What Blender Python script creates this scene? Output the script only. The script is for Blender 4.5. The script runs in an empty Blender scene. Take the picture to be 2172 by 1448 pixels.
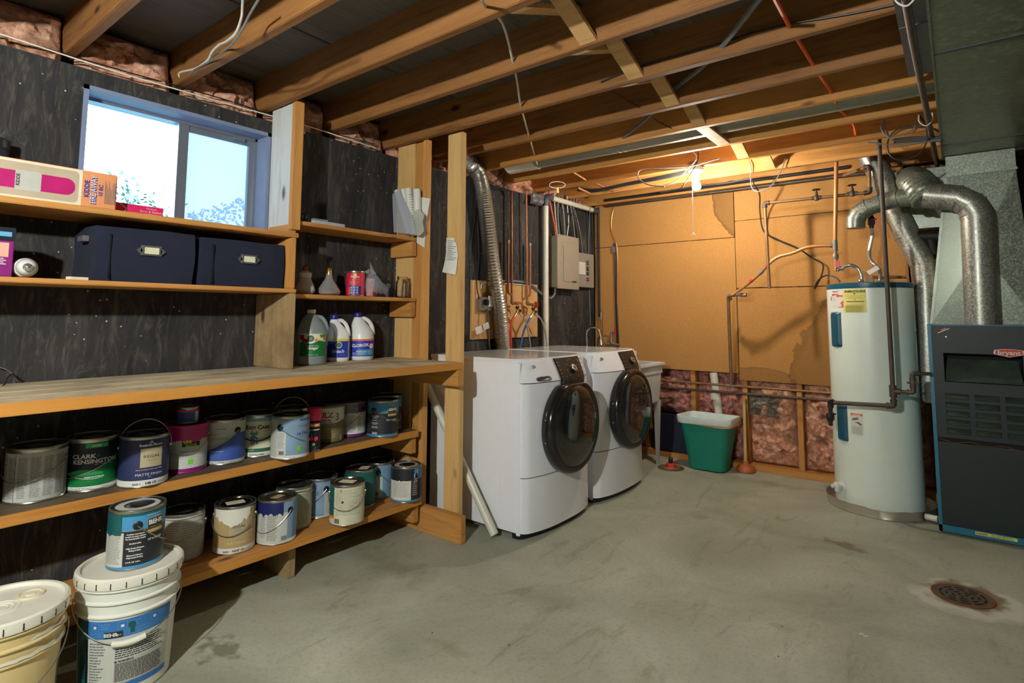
import bpy, bmesh, math, random
from mathutils import Vector, Matrix, noise
from math import sin, cos, pi, sqrt, atan2
random.seed(7)
S = bpy.context.scene
COL = S.collection

# ------------------------------------------------------------------ camera
FPX, CX, CY = 1208.46, 1086.0, 563.35
YAW, PIT, ROL = .6620, .0878, .0039
CAM = Vector((0, 0, 1.205))
fw = Vector((-cos(PIT)*sin(YAW), cos(PIT)*cos(YAW), sin(PIT)))
r0 = Vector((cos(YAW), sin(YAW), 0)); u0 = r0.cross(fw)
rt = cos(ROL)*r0 + sin(ROL)*u0; up = rt.cross(fw)
cd = bpy.data.cameras.new('camera'); cam = bpy.data.objects.new('camera', cd); COL.objects.link(cam)
cam.matrix_world = Matrix(((rt.x, up.x, -fw.x, CAM.x), (rt.y, up.y, -fw.y, CAM.y), (rt.z, up.z, -fw.z, CAM.z), (0, 0, 0, 1)))
cd.sensor_width = 36; cd.sensor_fit = 'HORIZONTAL'; cd.lens = FPX/2172*36
cd.shift_y = -(724-CY)/2172; cd.clip_start = .05; cd.clip_end = 200
S.camera = cam

def P(ax, val, px, py):
    """the point of the plane axis = val that the photo shows at pixel (px, py)"""
    d = rt*((px-CX)/FPX) + up*(-(py-CY)/FPX) + fw
    t = (val-CAM[ax])/d[ax]
    return CAM + d*t

# ------------------------------------------------------------------ light
S.view_settings.view_transform = 'Standard'; S.view_settings.look = 'None'
S.view_settings.gamma = 1; S.view_settings.use_curve_mapping = False
S.view_settings.exposure = 1.32
W = bpy.data.worlds.new('sky'); S.world = W; W.use_nodes = True
wn = W.node_tree; bgn = wn.nodes['Background']
SKY = (.34, .56, 1.0); SKY_STRENGTH = 14.0
bgn.inputs[0].default_value = (*SKY, 1); bgn.inputs[1].default_value = SKY_STRENGTH
BULB_POS = Vector((-1.41, 3.93, 2.125)); BULB_STRENGTH = 520.0; BULB_COL = (1.0, .92, .78)
BULB2_POS = Vector((-.75, -.75, 1.93)); BULB2_STRENGTH = 2500.0; BULB2_COL = (.96, 1.0, .94)
# the window as a sky portal (guides sampling only, adds no light)
ld = bpy.data.lights.new('window_portal', 'AREA'); lo = bpy.data.objects.new('window_portal', ld)
ld.shape = 'RECTANGLE'; ld.size = .8; ld.size_y = .6; ld.cycles.is_portal = True
lo.location = (-3.0, 1.1, 1.87); lo.rotation_euler = (0, -pi/2, 0); COL.objects.link(lo)

# ------------------------------------------------------------------ helpers
def srgb(r, g, b):
    f = lambda c: (c/12.92 if c <= .04045 else ((c+.055)/1.055)**2.4)
    return (f(r/255), f(g/255), f(b/255))

WORLD_ORIGIN = {}
class MB:
    def __init__(s): s.v = []; s.f = []; s.mi = []; s.sm = []; s.cur = 0; s.smooth = False
    def add(s, vs, fs):
        n = len(s.v); s.v += [tuple(p) for p in vs]
        for f in fs: s.f.append([i+n for i in f]); s.mi.append(s.cur); s.sm.append(s.smooth)
        return s
    def box(s, x0, x1, y0, y1, z0, z1, b=0.0):
        if x0 > x1: x0, x1 = x1, x0
        if y0 > y1: y0, y1 = y1, y0
        if z0 > z1: z0, z1 = z1, z0
        if b <= 0:
            return s.add([(x, y, z) for x in (x0, x1) for y in (y0, y1) for z in (z0, z1)],
                         [(0, 1, 3, 2), (4, 6, 7, 5), (0, 4, 5, 1), (2, 3, 7, 6), (0, 2, 6, 4), (1, 5, 7, 3)])
        bm = bmesh.new(); bmesh.ops.create_cube(bm, size=1)
        for v in bm.verts: v.co = Vector(((x0+x1)/2+v.co.x*(x1-x0), (y0+y1)/2+v.co.y*(y1-y0), (z0+z1)/2+v.co.z*(z1-z0)))
        bmesh.ops.bevel(bm, geom=bm.edges[:], offset=min(b, .45*min(x1-x0, y1-y0, z1-z0)), segments=2, affect='EDGES')
        return s.bm(bm)
    def bm(s, bm):
        bm.verts.ensure_lookup_table(); bm.verts.index_update()
        s.add([v.co.copy() for v in bm.verts], [[v.index for v in f.verts] for f in bm.faces]); bm.free(); return s
    def obox(s, c, ax, ay, az, b=0.0):
        """oriented box: centre and half-axis vectors"""
        c = Vector(c); ax = Vector(ax); ay = Vector(ay); az = Vector(az)
        t = MB(); t.box(-1, 1, -1, 1, -1, 1)
        return s.add([c+ax*p[0]+ay*p[1]+az*p[2] for p in t.v], t.f)
    def ring(s, rings, cap=True, closed=False, loop=True):
        n = len(rings[0]); vs = [p for r in rings for p in r]; fs = []
        m = len(rings)
        for i in range(m if closed else m-1):
            a = i*n; b = ((i+1) % m)*n
            for j in range(n if loop else n-1):
                k = (j+1) % n
                fs.append((a+j, a+k, b+k, b+j))
        if cap and not closed:
            fs.append(tuple(range(n-1, -1, -1))); fs.append(tuple(range((m-1)*n, m*n)))
        return s.add(vs, fs)
    def tube(s, pts, r, n=8, cap=True, rr=None):
        pts = [Vector(p) for p in pts]; o = s.smooth; s.smooth = True
        N = None; rings = []
        for i, p in enumerate(pts):
            if i == 0: t = pts[1]-p
            elif i == len(pts)-1: t = p-pts[i-1]
            else:
                a = (p-pts[i-1]); b = (pts[i+1]-p)
                t = (a.normalized() if a.length > 0 else a)+(b.normalized() if b.length > 0 else b)
            if t.length < 1e-9: t = Vector((0, 0, 1))
            t.normalize()
            if N is None:
                N = t.orthogonal().normalized()
            else:
                N = N-t*N.dot(t)
                if N.length < 1e-6: N = t.orthogonal()
                N.normalize()
            B = t.cross(N); q = rr[i] if rr else r
            rings.append([p+N*(q*cos(2*pi*j/n))+B*(q*sin(2*pi*j/n)) for j in range(n)])
        s.ring(rings, cap); s.smooth = o; return s
    def lathe(s, prof, n=24, c=(0, 0, 0), axis=None, sx=1, sy=1):
        """profile [(radius, height)], around Z through c, or around axis"""
        c = Vector(c); o = s.smooth; s.smooth = True
        if axis is None: A, B, Z = Vector((1, 0, 0)), Vector((0, 1, 0)), Vector((0, 0, 1))
        else:
            Z = Vector(axis).normalized(); A = Z.orthogonal().normalized(); B = Z.cross(A)
        rings = [[c+A*(r*cos(2*pi*j/n)*sx)+B*(r*sin(2*pi*j/n)*sy)+Z*z for j in range(n)] for r, z in prof]
        s.ring(rings, True); s.smooth = o; return s
    def grid(s, nu, nv, fn):
        vs = [fn(i/nu, j/nv) for j in range(nv+1) for i in range(nu+1)]
        fs = [(j*(nu+1)+i, j*(nu+1)+i+1, (j+1)*(nu+1)+i+1, (j+1)*(nu+1)+i) for j in range(nv) for i in range(nu)]
        return s.add(vs, fs)

def crv(pts, n=6):
    """Catmull-Rom through the points"""
    pts = [Vector(p) for p in pts]; q = [pts[0]*2-pts[1]]+pts+[pts[-1]*2-pts[-2]]; out = []
    for i in range(1, len(q)-2):
        a, b, c, d = q[i-1:i+3]
        for k in range(n):
            t = k/n
            out.append(.5*((2*b)+(c-a)*t+(2*a-5*b+4*c-d)*t*t+(3*b-a-3*c+d)*t**3))
    out.append(pts[-1]); return out

def bend(pts, r=.03, n=4):
    """polyline with rounded corners"""
    pts = [Vector(p) for p in pts]; out = [pts[0]]
    for i in range(1, len(pts)-1):
        a = (pts[i-1]-pts[i]); b = (pts[i+1]-pts[i]); q = min(r, a.length*.45, b.length*.45)
        a = pts[i]+a.normalized()*q; b = pts[i]+b.normalized()*q
        for k in range(n+1):
            t = k/n; out.append(a*(1-t)**2+pts[i]*2*t*(1-t)+b*t*t)
    out.append(pts[-1]); return out

def obj(name, mb, mat, parent=None, label=None, kind=None, smooth=None):
    me = bpy.data.meshes.new(name)
    off = WORLD_ORIGIN.get(parent.name) if parent else None
    vs = mb.v if off is None else [(x-off[0], y-off[1], z-off[2]) for x, y, z in mb.v]
    me.from_pydata(vs, [], mb.f)
    for m in (mat if isinstance(mat, (list, tuple)) else [mat]): me.materials.append(m)
    me.polygons.foreach_set('material_index', mb.mi)
    me.polygons.foreach_set('use_smooth', [bool(smooth) if smooth is not None else a for a in mb.sm])
    bm = bmesh.new(); bm.from_mesh(me); bmesh.ops.recalc_face_normals(bm, faces=bm.faces[:]); bm.to_mesh(me); bm.free()
    me.update()
    if any(mb.sm) or smooth:
        try: me.set_sharp_from_angle(angle=math.radians(40))
        except Exception: pass
    o = bpy.data.objects.new(name, me); COL.objects.link(o)
    if parent:
        o.parent = parent
        if off is not None: WORLD_ORIGIN[o.name] = off
    if label: o['label'] = label
    if kind is None and parent and name in ('print', 'print2', 'print_lines'): kind = 'stuff'   # fine print: lines too small to pick apart
    if kind: o['kind'] = kind
    return o

def thing(name, label, cat, loc=(0, 0, 0), group=None, rz=0, local=False):
    o = bpy.data.objects.new(name, None); COL.objects.link(o); o.empty_display_size = .05
    o.location = loc; o.rotation_euler = (0, 0, rz)
    o['label'] = label; o['category'] = cat
    if group: o['group'] = group
    if not local: WORLD_ORIGIN[o.name] = tuple(loc)
    return o

def tag(o, label, cat, group=None):
    o['label'] = label; o['category'] = cat
    if group: o['group'] = group
    return o

_tc = {}
def text_geo(s, size, bold=0.0, ext=0.0):
    k = (s, size, bold)
    if k not in _tc:
        c = bpy.data.curves.new('t', 'FONT'); c.body = s; c.size = size; c.offset = bold
        c.resolution_u = 3 if size >= .014 else 1; c.align_x = 'CENTER'; c.fill_mode = 'FRONT'
        o = bpy.data.objects.new('t', c)
        me = bpy.data.meshes.new_from_object(o)
        _tc[k] = ([tuple(v.co) for v in me.vertices], [list(p.vertices) for p in me.polygons])
        bpy.data.objects.remove(o); bpy.data.curves.remove(c); bpy.data.meshes.remove(me)
    return _tc[k]

def text_flat(mb, s, o, xd, yd, size, bold=0.0, sx=1.0):
    o = Vector(o); xd = Vector(xd).normalized(); yd = Vector(yd).normalized()
    vs, fs = text_geo(s, size, bold)
    mb.add([o+xd*(x*sx)+yd*y for x, y, z in vs], fs)

class Wrap:
    """art laid on a cylinder standing at the origin that faces -Y; a = arc length, z = height"""
    def __init__(s, R): s.R = R if callable(R) else (lambda z, R=R: R); s.layers = []
    def pt(s, a, z, off):
        R = s.R(z); t = a/s.R(0.1); return ((R+off)*sin(t), -(R+off)*cos(t), z)
    def _mb(s, key):
        for k, m in s.layers:
            if k == key: return m
        m = MB(); m.smooth = True; s.layers.append((key, m)); return m
    def fn(s, mat, a0, a1, lo, hi, off=.0006, n=None, part='print'):
        lo = lo if callable(lo) else (lambda a, v=lo: v); hi = hi if callable(hi) else (lambda a, v=hi: v)
        n = n or max(1, int(abs(a1-a0)/.008))
        m = s._mb((mat, part)); vs = []; fs = []
        for i in range(n+1):
            a = a0+(a1-a0)*i/n; l = lo(a); h = max(hi(a), l+1e-5)
            vs += [s.pt(a, l, off), s.pt(a, h, off)]
        fs = [(2*i, 2*i+2, 2*i+3, 2*i+1) for i in range(n)]
        m.add(vs, fs)
    def rect(s, mat, a0, a1, z0, z1, off=.0008, part='print'): s.fn(mat, a0, a1, z0, z1, off, None, part)
    def text(s, mat, st, a, z, size, off=.0012, bold=0.0, sx=1.0, part='print', rot=0):
        vs, fs = text_geo(st, size, bold); m = s._mb((mat, part))
        c, d = cos(rot), sin(rot)
        m.add([s.pt(a+(x*sx*c-y*d), z+(x*sx*d+y*c), off) for x, y, _ in vs], fs)
    def lines(s, mat, a0, a1, z0, z1, n, off=.0011, th=.35, part='print', rag=.25):
        dz = (z1-z0)/n
        for i in range(n):
            z = z1-dz*(i+.5); e = a1-(a1-a0)*random.random()*rag; a = a0
            while a < e-.001:
                w = min(random.uniform(.004, .014), e-a)
                s.fn(mat, a, a+w*.85, z-dz*th/2, z+dz*th/2, off, 1, part); a += w
    def disc(s, mat, a, z, r, off=.001, part='print', n=14):
        m = s._mb((mat, part)); m.add([s.pt(a, z, off)]+[s.pt(a+r*cos(2*pi*i/n), z+r*sin(2*pi*i/n), off) for i in range(n)],
                                      [(0, 1+i, 1+(i+1) % n) for i in range(n)])
    def build(s, parent):
        for (mat, part), m in s.layers: obj(part, m, M(mat), parent)

# ------------------------------------------------------------------ materials
MATS = {}
def nodes(name, rough=.5, metal=0.0, spec=.5):
    m = bpy.data.materials.new(name); m.use_nodes = True; nt = m.node_tree
    b = nt.nodes['Principled BSDF']; b.inputs['Roughness'].default_value = rough; b.inputs['Metallic'].default_value = metal
    b.inputs['Specular IOR Level'].default_value = spec
    MATS[name] = m; return m, nt, b
def N(nt, t, **kw):
    n = nt.nodes.new(t)
    for k, v in kw.items():
        if k in n.inputs: n.inputs[k].default_value = v
        else: setattr(n, k, v)
    return n
def coords(nt, scale=(1, 1, 1), loc=(0, 0, 0), rnd=False):
    tc = N(nt, 'ShaderNodeNewGeometry'); mp = N(nt, 'ShaderNodeMapping')
    mp.inputs['Scale'].default_value = scale; mp.inputs['Location'].default_value = loc
    nt.links.new(tc.outputs['Position'], mp.inputs[0])
    if rnd:
        oi = N(nt, 'ShaderNodeObjectInfo'); ml = N(nt, 'ShaderNodeVectorMath', operation='SCALE'); cb = N(nt, 'ShaderNodeCombineXYZ')
        for i in range(3): nt.links.new(oi.outputs['Random'], cb.inputs[i])
        nt.links.new(cb.outputs[0], ml.inputs[0]); ml.inputs['Scale'].default_value = 37.0
        ad = N(nt, 'ShaderNodeVectorMath', operation='ADD'); nt.links.new(mp.outputs[0], ad.inputs[0]); nt.links.new(ml.outputs[0], ad.inputs[1])
        return ad.outputs[0]
    return mp.outputs[0]
def nz(nt, vec, scale, detail=4, rough=.55, dist=0.0):
    n = N(nt, 'ShaderNodeTexNoise'); n.inputs['Scale'].default_value = scale; n.inputs['Detail'].default_value = detail
    n.inputs['Roughness'].default_value = rough; n.inputs['Distortion'].default_value = dist
    nt.links.new(vec, n.inputs['Vector']); return n.outputs['Fac']
def ramp(nt, fac, stops, interp='LINEAR'):
    r = N(nt, 'ShaderNodeValToRGB'); r.color_ramp.interpolation = interp; el = r.color_ramp.elements
    while len(el) < len(stops): el.new(.5)
    for e, (p, c) in zip(el, stops): e.position = p; e.color = (*(c if isinstance(c, (tuple, list)) else (c, c, c)), 1)
    nt.links.new(fac, r.inputs[0]); return r.outputs[0]
def mix(nt, fac, a, b, mode='MIX'):
    n = N(nt, 'ShaderNodeMix', data_type='RGBA', blend_type=mode)
    for i, v in ((0, fac), (6, a), (7, b)):
        if isinstance(v, bpy.types.NodeSocket): nt.links.new(v, n.inputs[i])
        else: n.inputs[i].default_value = v if i == 0 else (*v, 1)
    return n.outputs[2]
def bump(nt, b, h, strength=.3, dist=.01):
    n = N(nt, 'ShaderNodeBump'); n.inputs['Strength'].default_value = strength; n.inputs['Distance'].default_value = dist
    nt.links.new(h, n.inputs['Height']); nt.links.new(n.outputs[0], b.inputs['Normal'])
def sc(c, k): return tuple(min(1, x*k) for x in c)

def flat(name, rgb, rough=.45, metal=0.0, var=.12, emit=None, spec=.5, scale=14):
    m, nt, b = nodes(name, rough, metal, spec); c = srgb(*rgb)
    v = coords(nt); f = nz(nt, v, scale, 5)
    col = ramp(nt, f, [(.3, sc(c, 1-var)), (.7, sc(c, 1+var))]); nt.links.new(col, b.inputs['Base Color'])
    return m
COLS = {}
def M(name):
    if name in MATS: return MATS[name]
    rgb, rough, metal, var = COLS[name]
    return flat(name, rgb, rough, metal, var)
def wood(name, c1, c2, axis, knots=True, rough=.62, dirt=None):
    m, nt, b = nodes(name, rough, 0, .3)
    s = [1, 1, 1]; s[axis] = .07
    v = coords(nt, tuple(s), rnd=True)
    w = N(nt, 'ShaderNodeTexNoise'); w.inputs['Scale'].default_value = 22; w.inputs['Detail'].default_value = 3; w.inputs['Distortion'].default_value = 1.6
    nt.links.new(v, w.inputs['Vector'])
    fine = nz(nt, v, 170, 4, .6)
    g = mix(nt, .35, w.outputs['Fac'], fine)
    col = ramp(nt, g, [(.28, srgb(*c2)), (.46, srgb(*[(3*a+b_)/4 for a, b_ in zip(c1, c2)])), (.66, srgb(*c1))])
    s2 = [1, 1, 1]; s2[axis] = .45
    v2 = coords(nt, tuple(s2), rnd=True)
    broad = nz(nt, v2, 2.3, 3)
    col = mix(nt, ramp(nt, broad, [(.35, .0), (.7, .35)]), col, sc(srgb(*c2), .75))
    if knots:
        vo = N(nt, 'ShaderNodeTexVoronoi'); vo.inputs['Scale'].default_value = 5.0; nt.links.new(v2, vo.inputs['Vector'])
        col = mix(nt, ramp(nt, vo.outputs['Distance'], [(.05, 1.0), (.11, 0.0)]), col, sc(srgb(*c2), .28))
    if dirt:
        d = nz(nt, coords(nt), 5, 6, .7)
        col = mix(nt, ramp(nt, d, [(.42, 0.0), (.62, .75)]), col, srgb(*dirt))
    nt.links.new(col, b.inputs['Base Color']); bump(nt, b, g, .12, .003)
    return m
# wood: x / y / z grain
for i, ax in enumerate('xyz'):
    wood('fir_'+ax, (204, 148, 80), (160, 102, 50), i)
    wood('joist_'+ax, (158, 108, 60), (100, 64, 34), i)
wood('orange_fir_z', (214, 158, 88), (182, 122, 62), 2)
wood('pale_fir_z', (222, 182, 120), (188, 140, 82), 2)
wood('orange_fir_y', (206, 146, 70), (174, 110, 46), 1, knots=False)
wood('grey_plank_y', (210, 196, 164), (170, 154, 126), 1, dirt=(140, 130, 112))
wood('old_plank_z', (182, 154, 112), (120, 94, 62), 2, dirt=(110, 92, 70))
wood('shelf_top_y', (118, 98, 76), (80, 64, 48), 1, dirt=(58, 50, 44))
wood('bridge_wood', (214, 172, 116), (168, 124, 76), 0)
wood('white_board_z', (206, 208, 204), (170, 172, 166), 2)
wood('subfloor', (112, 104, 94), (74, 68, 62), 1, knots=False)
COLS.update({
 'steel_can': ((168, 164, 154), .28, .9, .1), 'lid_dark': ((70, 62, 54), .25, .85, .2), 'lid_steel': ((150, 144, 132), .25, .9, .15), 'wire': ((176, 172, 162), .3, .95, .05),
 'black_plastic': ((22, 24, 28), .4, 0, .1), 'black_paint': ((16, 18, 24), .45, 0, .15), 'white_paper': ((214, 212, 204), .7, 0, .04),
 'grey_paper': ((176, 176, 168), .75, 0, .12), 'print_grey': ((110, 110, 108), .7, 0, .05), 'print_black': ((26, 26, 30), .6, 0, .02), 'print_white': ((216, 216, 210), .6, 0, .02),
 'green_label': ((8, 112, 54), .45, 0, .08), 'navy_label': ((38, 44, 84), .5, 0, .05), 'dark_navy': ((16, 24, 38), .45, 0, .06), 'bright_green': ((40, 160, 90), .5, 0, .04),
 'tan_label': ((176, 150, 104), .55, 0, .05), 'tan_square': ((172, 160, 128), .6, 0, .04), 'magenta': ((176, 28, 104), .4, 0, .15), 'magenta_dark': ((128, 26, 110), .45, 0, .08),
 'blue_label': ((58, 84, 160), .5, 0, .06), 'pale_label': ((190, 192, 184), .55, 0, .04), 'cream_label': ((206, 204, 176), .55, 0, .1), 'sky_label': ((92, 160, 200), .5, 0, .06),
 'teal_digits': ((70, 128, 130), .6, 0, .04), 'dark_green': ((40, 96, 62), .55, 0, .04), 'steel_blue': ((126, 152, 178), .45, 0, .1), 'mid_blue': ((88, 128, 172), .45, 0, .08),
 'lime': ((120, 200, 50), .5, 0, .03), 'hot_pink': ((232, 46, 96), .4, 0, .04), 'red_print': ((190, 34, 40), .5, 0, .03), 'olive_gold': ((118, 106, 66), .45, 0, .1),
 'purple': ((112, 30, 108), .45, 0, .06), 'grey_smear': ((120, 118, 118), .6, 0, .08), 'behr_blue': ((64, 138, 186), .42, 0, .06), 'behr_black': ((34, 36, 42), .42, 0, .1),
 'teal_paint': ((20, 84, 86), .35, 0, .12), 'navy_paint': ((24, 34, 92), .4, 0, .15), 'white_paint': ((220, 218, 204), .45, 0, .04), 'gold_print': ((196, 176, 96), .4, .3, .03),
 'orange_print': ((232, 110, 40), .5, 0, .03), 'teal_label': ((14, 96, 88), .45, 0, .05), 'bucket_white': ((214, 216, 206), .38, 0, .04), 'bucket_beige': ((206, 184, 130), .4, 0, .06),
 'bucket_blue': ((52, 110, 176), .45, 0, .06), 'lid_white': ((218, 214, 200), .42, 0, .05), 'felt_navy': ((22, 27, 48), .95, 0, .15), 'felt_grey': ((60, 66, 90), .95, 0, .1),
 'card': ((192, 160, 112), .8, 0, .08), 'card_grey': ((176, 160, 138), .8, 0, .06), 'card_orange': ((214, 140, 92), .7, 0, .05), 'card_edge': ((216, 206, 180), .8, 0, .04), 'pink_box': ((206, 30, 92), .5, 0, .06), 'red_can': ((206, 34, 60), .42, 0, .05),
 'pale_wood_print': ((210, 188, 140), .6, 0, .05), 'milk_plastic': ((222, 224, 222), .35, 0, .02), 'cap_blue': ((28, 40, 130), .4, 0, .04), 'royal_blue': ((38, 56, 176), .42, 0, .05), 'yellow_print': ((226, 206, 60), .5, 0, .03),
 'veg_red': ((140, 30, 56), .6, 0, .3), 'veg_white': ((226, 210, 170), .6, 0, .15), 'veg_green': ((90, 130, 60), .6, 0, .2), 'veg_orange': ((214, 120, 50), .6, 0, .1),
 'enamel': ((232, 234, 240), .16, 0, .012), 'enamel_top': ((226, 226, 226), .08, 0, .012), 'console_black': ((18, 18, 19), .42, 0, .05), 'door_black': ((30, 29, 28), .16, 0, .06), 'chrome': ((206, 208, 210), .14, .9, .02), 'mirror_bulb': ((196, 192, 190), .12, .6, .05), 'duct_smooth': ((150, 156, 146), .4, .4, .06), 'silver_grey': ((150, 152, 156), .3, .7, .03),
 'tub_plastic': ((206, 210, 216), .4, 0, .02), 'pvc': ((206, 204, 188), .35, 0, .04), 'abs_grey': ((70, 76, 84), .4, 0, .06), 'copper': ((146, 94, 60), .45, .5, .2), 'old_copper': ((136, 102, 70), .5, .4, .25), 'iron': ((84, 72, 64), .55, .5, .25), 'dark_iron': ((48, 44, 42), .6, .4, .25),
 'brass': ((176, 136, 66), .35, .85, .12), 'solder': ((150, 142, 130), .5, .6, .25), 'valve_red': ((206, 40, 40), .4, 0, .06), 'hose_red': ((196, 50, 34), .5, 0, .06), 'hose_blue': ((44, 84, 150), .5, 0, .06), 'braid': ((170, 168, 160), .35, .7, .08),
 'cable_grey': ((112, 114, 116), .55, 0, .08), 'cable_dark': ((40, 42, 44), .55, 0, .1), 'cable_white': ((208, 204, 192), .5, 0, .04), 'copper_light': ((190, 132, 84), .4, .45, .12), 'cable_orange': ((250, 100, 40), .5, 0, .05), 'cable_black': ((20, 20, 22), .5, 0, .1), 'copper_wire': ((214, 128, 66), .35, .7, .15),
 'panel_taupe': ((150, 140, 124), .5, 0, .03), 'panel_grey': ((142, 140, 130), .5, 0, .03), 'heater_white': ((222, 232, 222), .25, 0, .02), 'heater_blue': ((28, 84, 106), .35, 0, .05), 'label_yellow': ((224, 212, 120), .6, 0, .03), 'blue_ink': ((44, 50, 140), .6, 0, .02), 'orange_ink': ((232, 90, 50), .6, 0, .02),
 'furnace_dark': ((11, 28, 30), .5, 0, .12), 'furnace_blue': ((30, 108, 134), .4, 0, .05), 'furnace_shelf': ((42, 54, 44), .65, 0, .5), 'furnace_hole': ((8, 10, 12), .8, 0, .1), 'badge_red': ((206, 56, 30), .35, 0, .03), 'badge_rim': ((206, 206, 198), .3, .3, .02),
 'bin_green': ((8, 124, 104), .5, 0, .07), 'bag_white': ((206, 220, 216), .4, 0, .08), 'bag_pink': ((232, 160, 140), .5, 0, .06), 'rubber_orange': ((172, 92, 52), .5, 0, .08), 'stick': ((196, 158, 100), .5, 0, .08), 'orange_cap': ((226, 62, 30), .4, 0, .04),
 'rust': ((112, 74, 44), .8, .2, .35), 'drain_grey': ((96, 84, 70), .7, .4, .25), 'alu': ((206, 200, 188), .28, .8, .06), 'porcelain': ((226, 222, 210), .35, 0, .02), 'cord_white': ((222, 216, 200), .6, 0, .03), 'window_metal': ((140, 146, 156), .4, .6, .04),
 'window_paint': ((120, 132, 160), .5, 0, .06), 'clear_grey': ((180, 184, 190), .2, 0, .03), 'lamp_grey': ((196, 200, 198), .3, 0, .02), 'bag_dark': ((40, 36, 48), .4, 0, .4), 'leaf': ((60, 96, 70), .7, 0, .5), 'grass': ((84, 110, 70), .9, 0, .3), 'bag_floral': ((190, 150, 140), .4, 0, .35),
 'box_black': ((30, 32, 40), .5, 0, .1), 'sink_dark': ((24, 24, 52), .6, 0, .15), 'tarp_grey': ((92, 90, 92), .4, 0, .2), 'fixture_white': ((214, 210, 200), .35, 0, .02), 'duct_tape': ((150, 150, 150), .4, .3, .1),
})
# concrete floor
m, nt, b = nodes('concrete', .62, 0, .35)
v = coords(nt)
base = ramp(nt, nz(nt, v, 1.3, 8, .62, .6), [(.3, srgb(140, 142, 124)), (.5, srgb(164, 166, 148)), (.72, srgb(188, 190, 172))])
fine = nz(nt, v, 60, 6, .7)
base = mix(nt, ramp(nt, fine, [(.35, .35), (.5, 0.0)]), base, srgb(128, 122, 100))
scr = nz(nt, coords(nt, (1, .25, 1), (3, 1, 0)), 7, 8, .7, 1.2)
base = mix(nt, ramp(nt, scr, [(.56, 0.0), (.66, .4)]), base, srgb(116, 108, 84))
vo = N(nt, 'ShaderNodeTexVoronoi'); vo.inputs['Scale'].default_value = 9; nt.links.new(v, vo.inputs['Vector'])
spk = N(nt, 'ShaderNodeMath', operation='LESS_THAN'); nt.links.new(vo.outputs['Distance'], spk.inputs[0]); spk.inputs[1].default_value = .035
base = mix(nt, spk.outputs[0], base, srgb(70, 60, 44))
def blob(nt, cx, cy, rx, ry, ns=9, wob=.5, rot=0.0, edge=.25):
    """soft mask of a stain at a place of the floor"""
    g = N(nt, 'ShaderNodeNewGeometry'); mp = N(nt, 'ShaderNodeMapping', vector_type='TEXTURE')
    mp.inputs['Location'].default_value = (cx, cy, 0); mp.inputs['Rotation'].default_value = (0, 0, rot); mp.inputs['Scale'].default_value = (rx, ry, 1)
    nt.links.new(g.outputs['Position'], mp.inputs[0])
    n1 = N(nt, 'ShaderNodeTexNoise'); n1.inputs['Scale'].default_value = ns; n1.inputs['Detail'].default_value = 6; nt.links.new(g.outputs['Position'], n1.inputs['Vector'])
    ln = N(nt, 'ShaderNodeVectorMath', operation='LENGTH'); mz = N(nt, 'ShaderNodeVectorMath', operation='MULTIPLY'); mz.inputs[1].default_value = (1, 1, 0)
    nt.links.new(mp.outputs[0], mz.inputs[0]); nt.links.new(mz.outputs[0], ln.inputs[0])
    a = N(nt, 'ShaderNodeMath', operation='MULTIPLY_ADD'); nt.links.new(n1.outputs['Fac'], a.inputs[0]); a.inputs[1].default_value = wob*4; a.inputs[2].default_value = -wob*2
    s = N(nt, 'ShaderNodeMath', operation='ADD'); nt.links.new(a.outputs[0], s.inputs[0]); nt.links.new(ln.outputs['Value'], s.inputs[1])
    mr = N(nt, 'ShaderNodeMapRange'); mr.inputs['From Min'].default_value = 1; mr.inputs['From Max'].default_value = 1-edge
    nt.links.new(s.outputs[0], mr.inputs['Value']); return mr.outputs[0]
def stain(cx, cy, rx, ry, c, k, **kw):
    global base
    f = N(nt, 'ShaderNodeMath', operation='MULTIPLY'); nt.links.new(blob(nt, cx, cy, rx, ry, **kw), f.inputs[0]); f.inputs[1].default_value = k
    base = mix(nt, f.outputs[0], base, srgb(*c))
q = P(2, 0, 462, 1376); stain(q.x, q.y, .10, .07, (78, 78, 44), .6, ns=18, wob=.9, edge=.6)
q = P(2, 0, 1795, 1157); stain(q.x, q.y, .13, .045, (96, 78, 48), .6, ns=14, wob=.8, rot=-.3, edge=.6)
q = P(2, 0, 2055, 1266); stain(q.x+.02, q.y-.03, .23, .2, (204, 204, 188), .8, ns=5, wob=.25, edge=.15)
stain(q.x-.01, q.y+.01, .155, .165, (104, 74, 40), .8, ns=16, wob=.25, edge=.3)
q = P(2, 0, 1110, 1250); stain(q.x, q.y, .25, .12, (132, 126, 104), .3, ns=4, wob=.6, edge=.9)
q = P(2, 0, 1600, 1020); stain(q.x, q.y, .5, .12, (112, 104, 84), .4, ns=6, wob=.7, edge=.9)
q = P(2, 0, 840, 1200); stain(q.x, q.y, .5, .12, (104, 96, 74), .35, ns=7, wob=.8, edge=.9)
q = P(2, 0, 950, 1372); stain(q.x, q.y, .12, .04, (104, 104, 70), .3, ns=9, wob=.6, edge=.8)
q = P(2, 0, 1660, 1330); stain(q.x, q.y, .06, .03, (120, 112, 88), .3, ns=20, wob=.7, edge=.8)
nt.links.new(base, b.inputs['Base Color']); bump(nt, b, fine, .12, .004)
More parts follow.
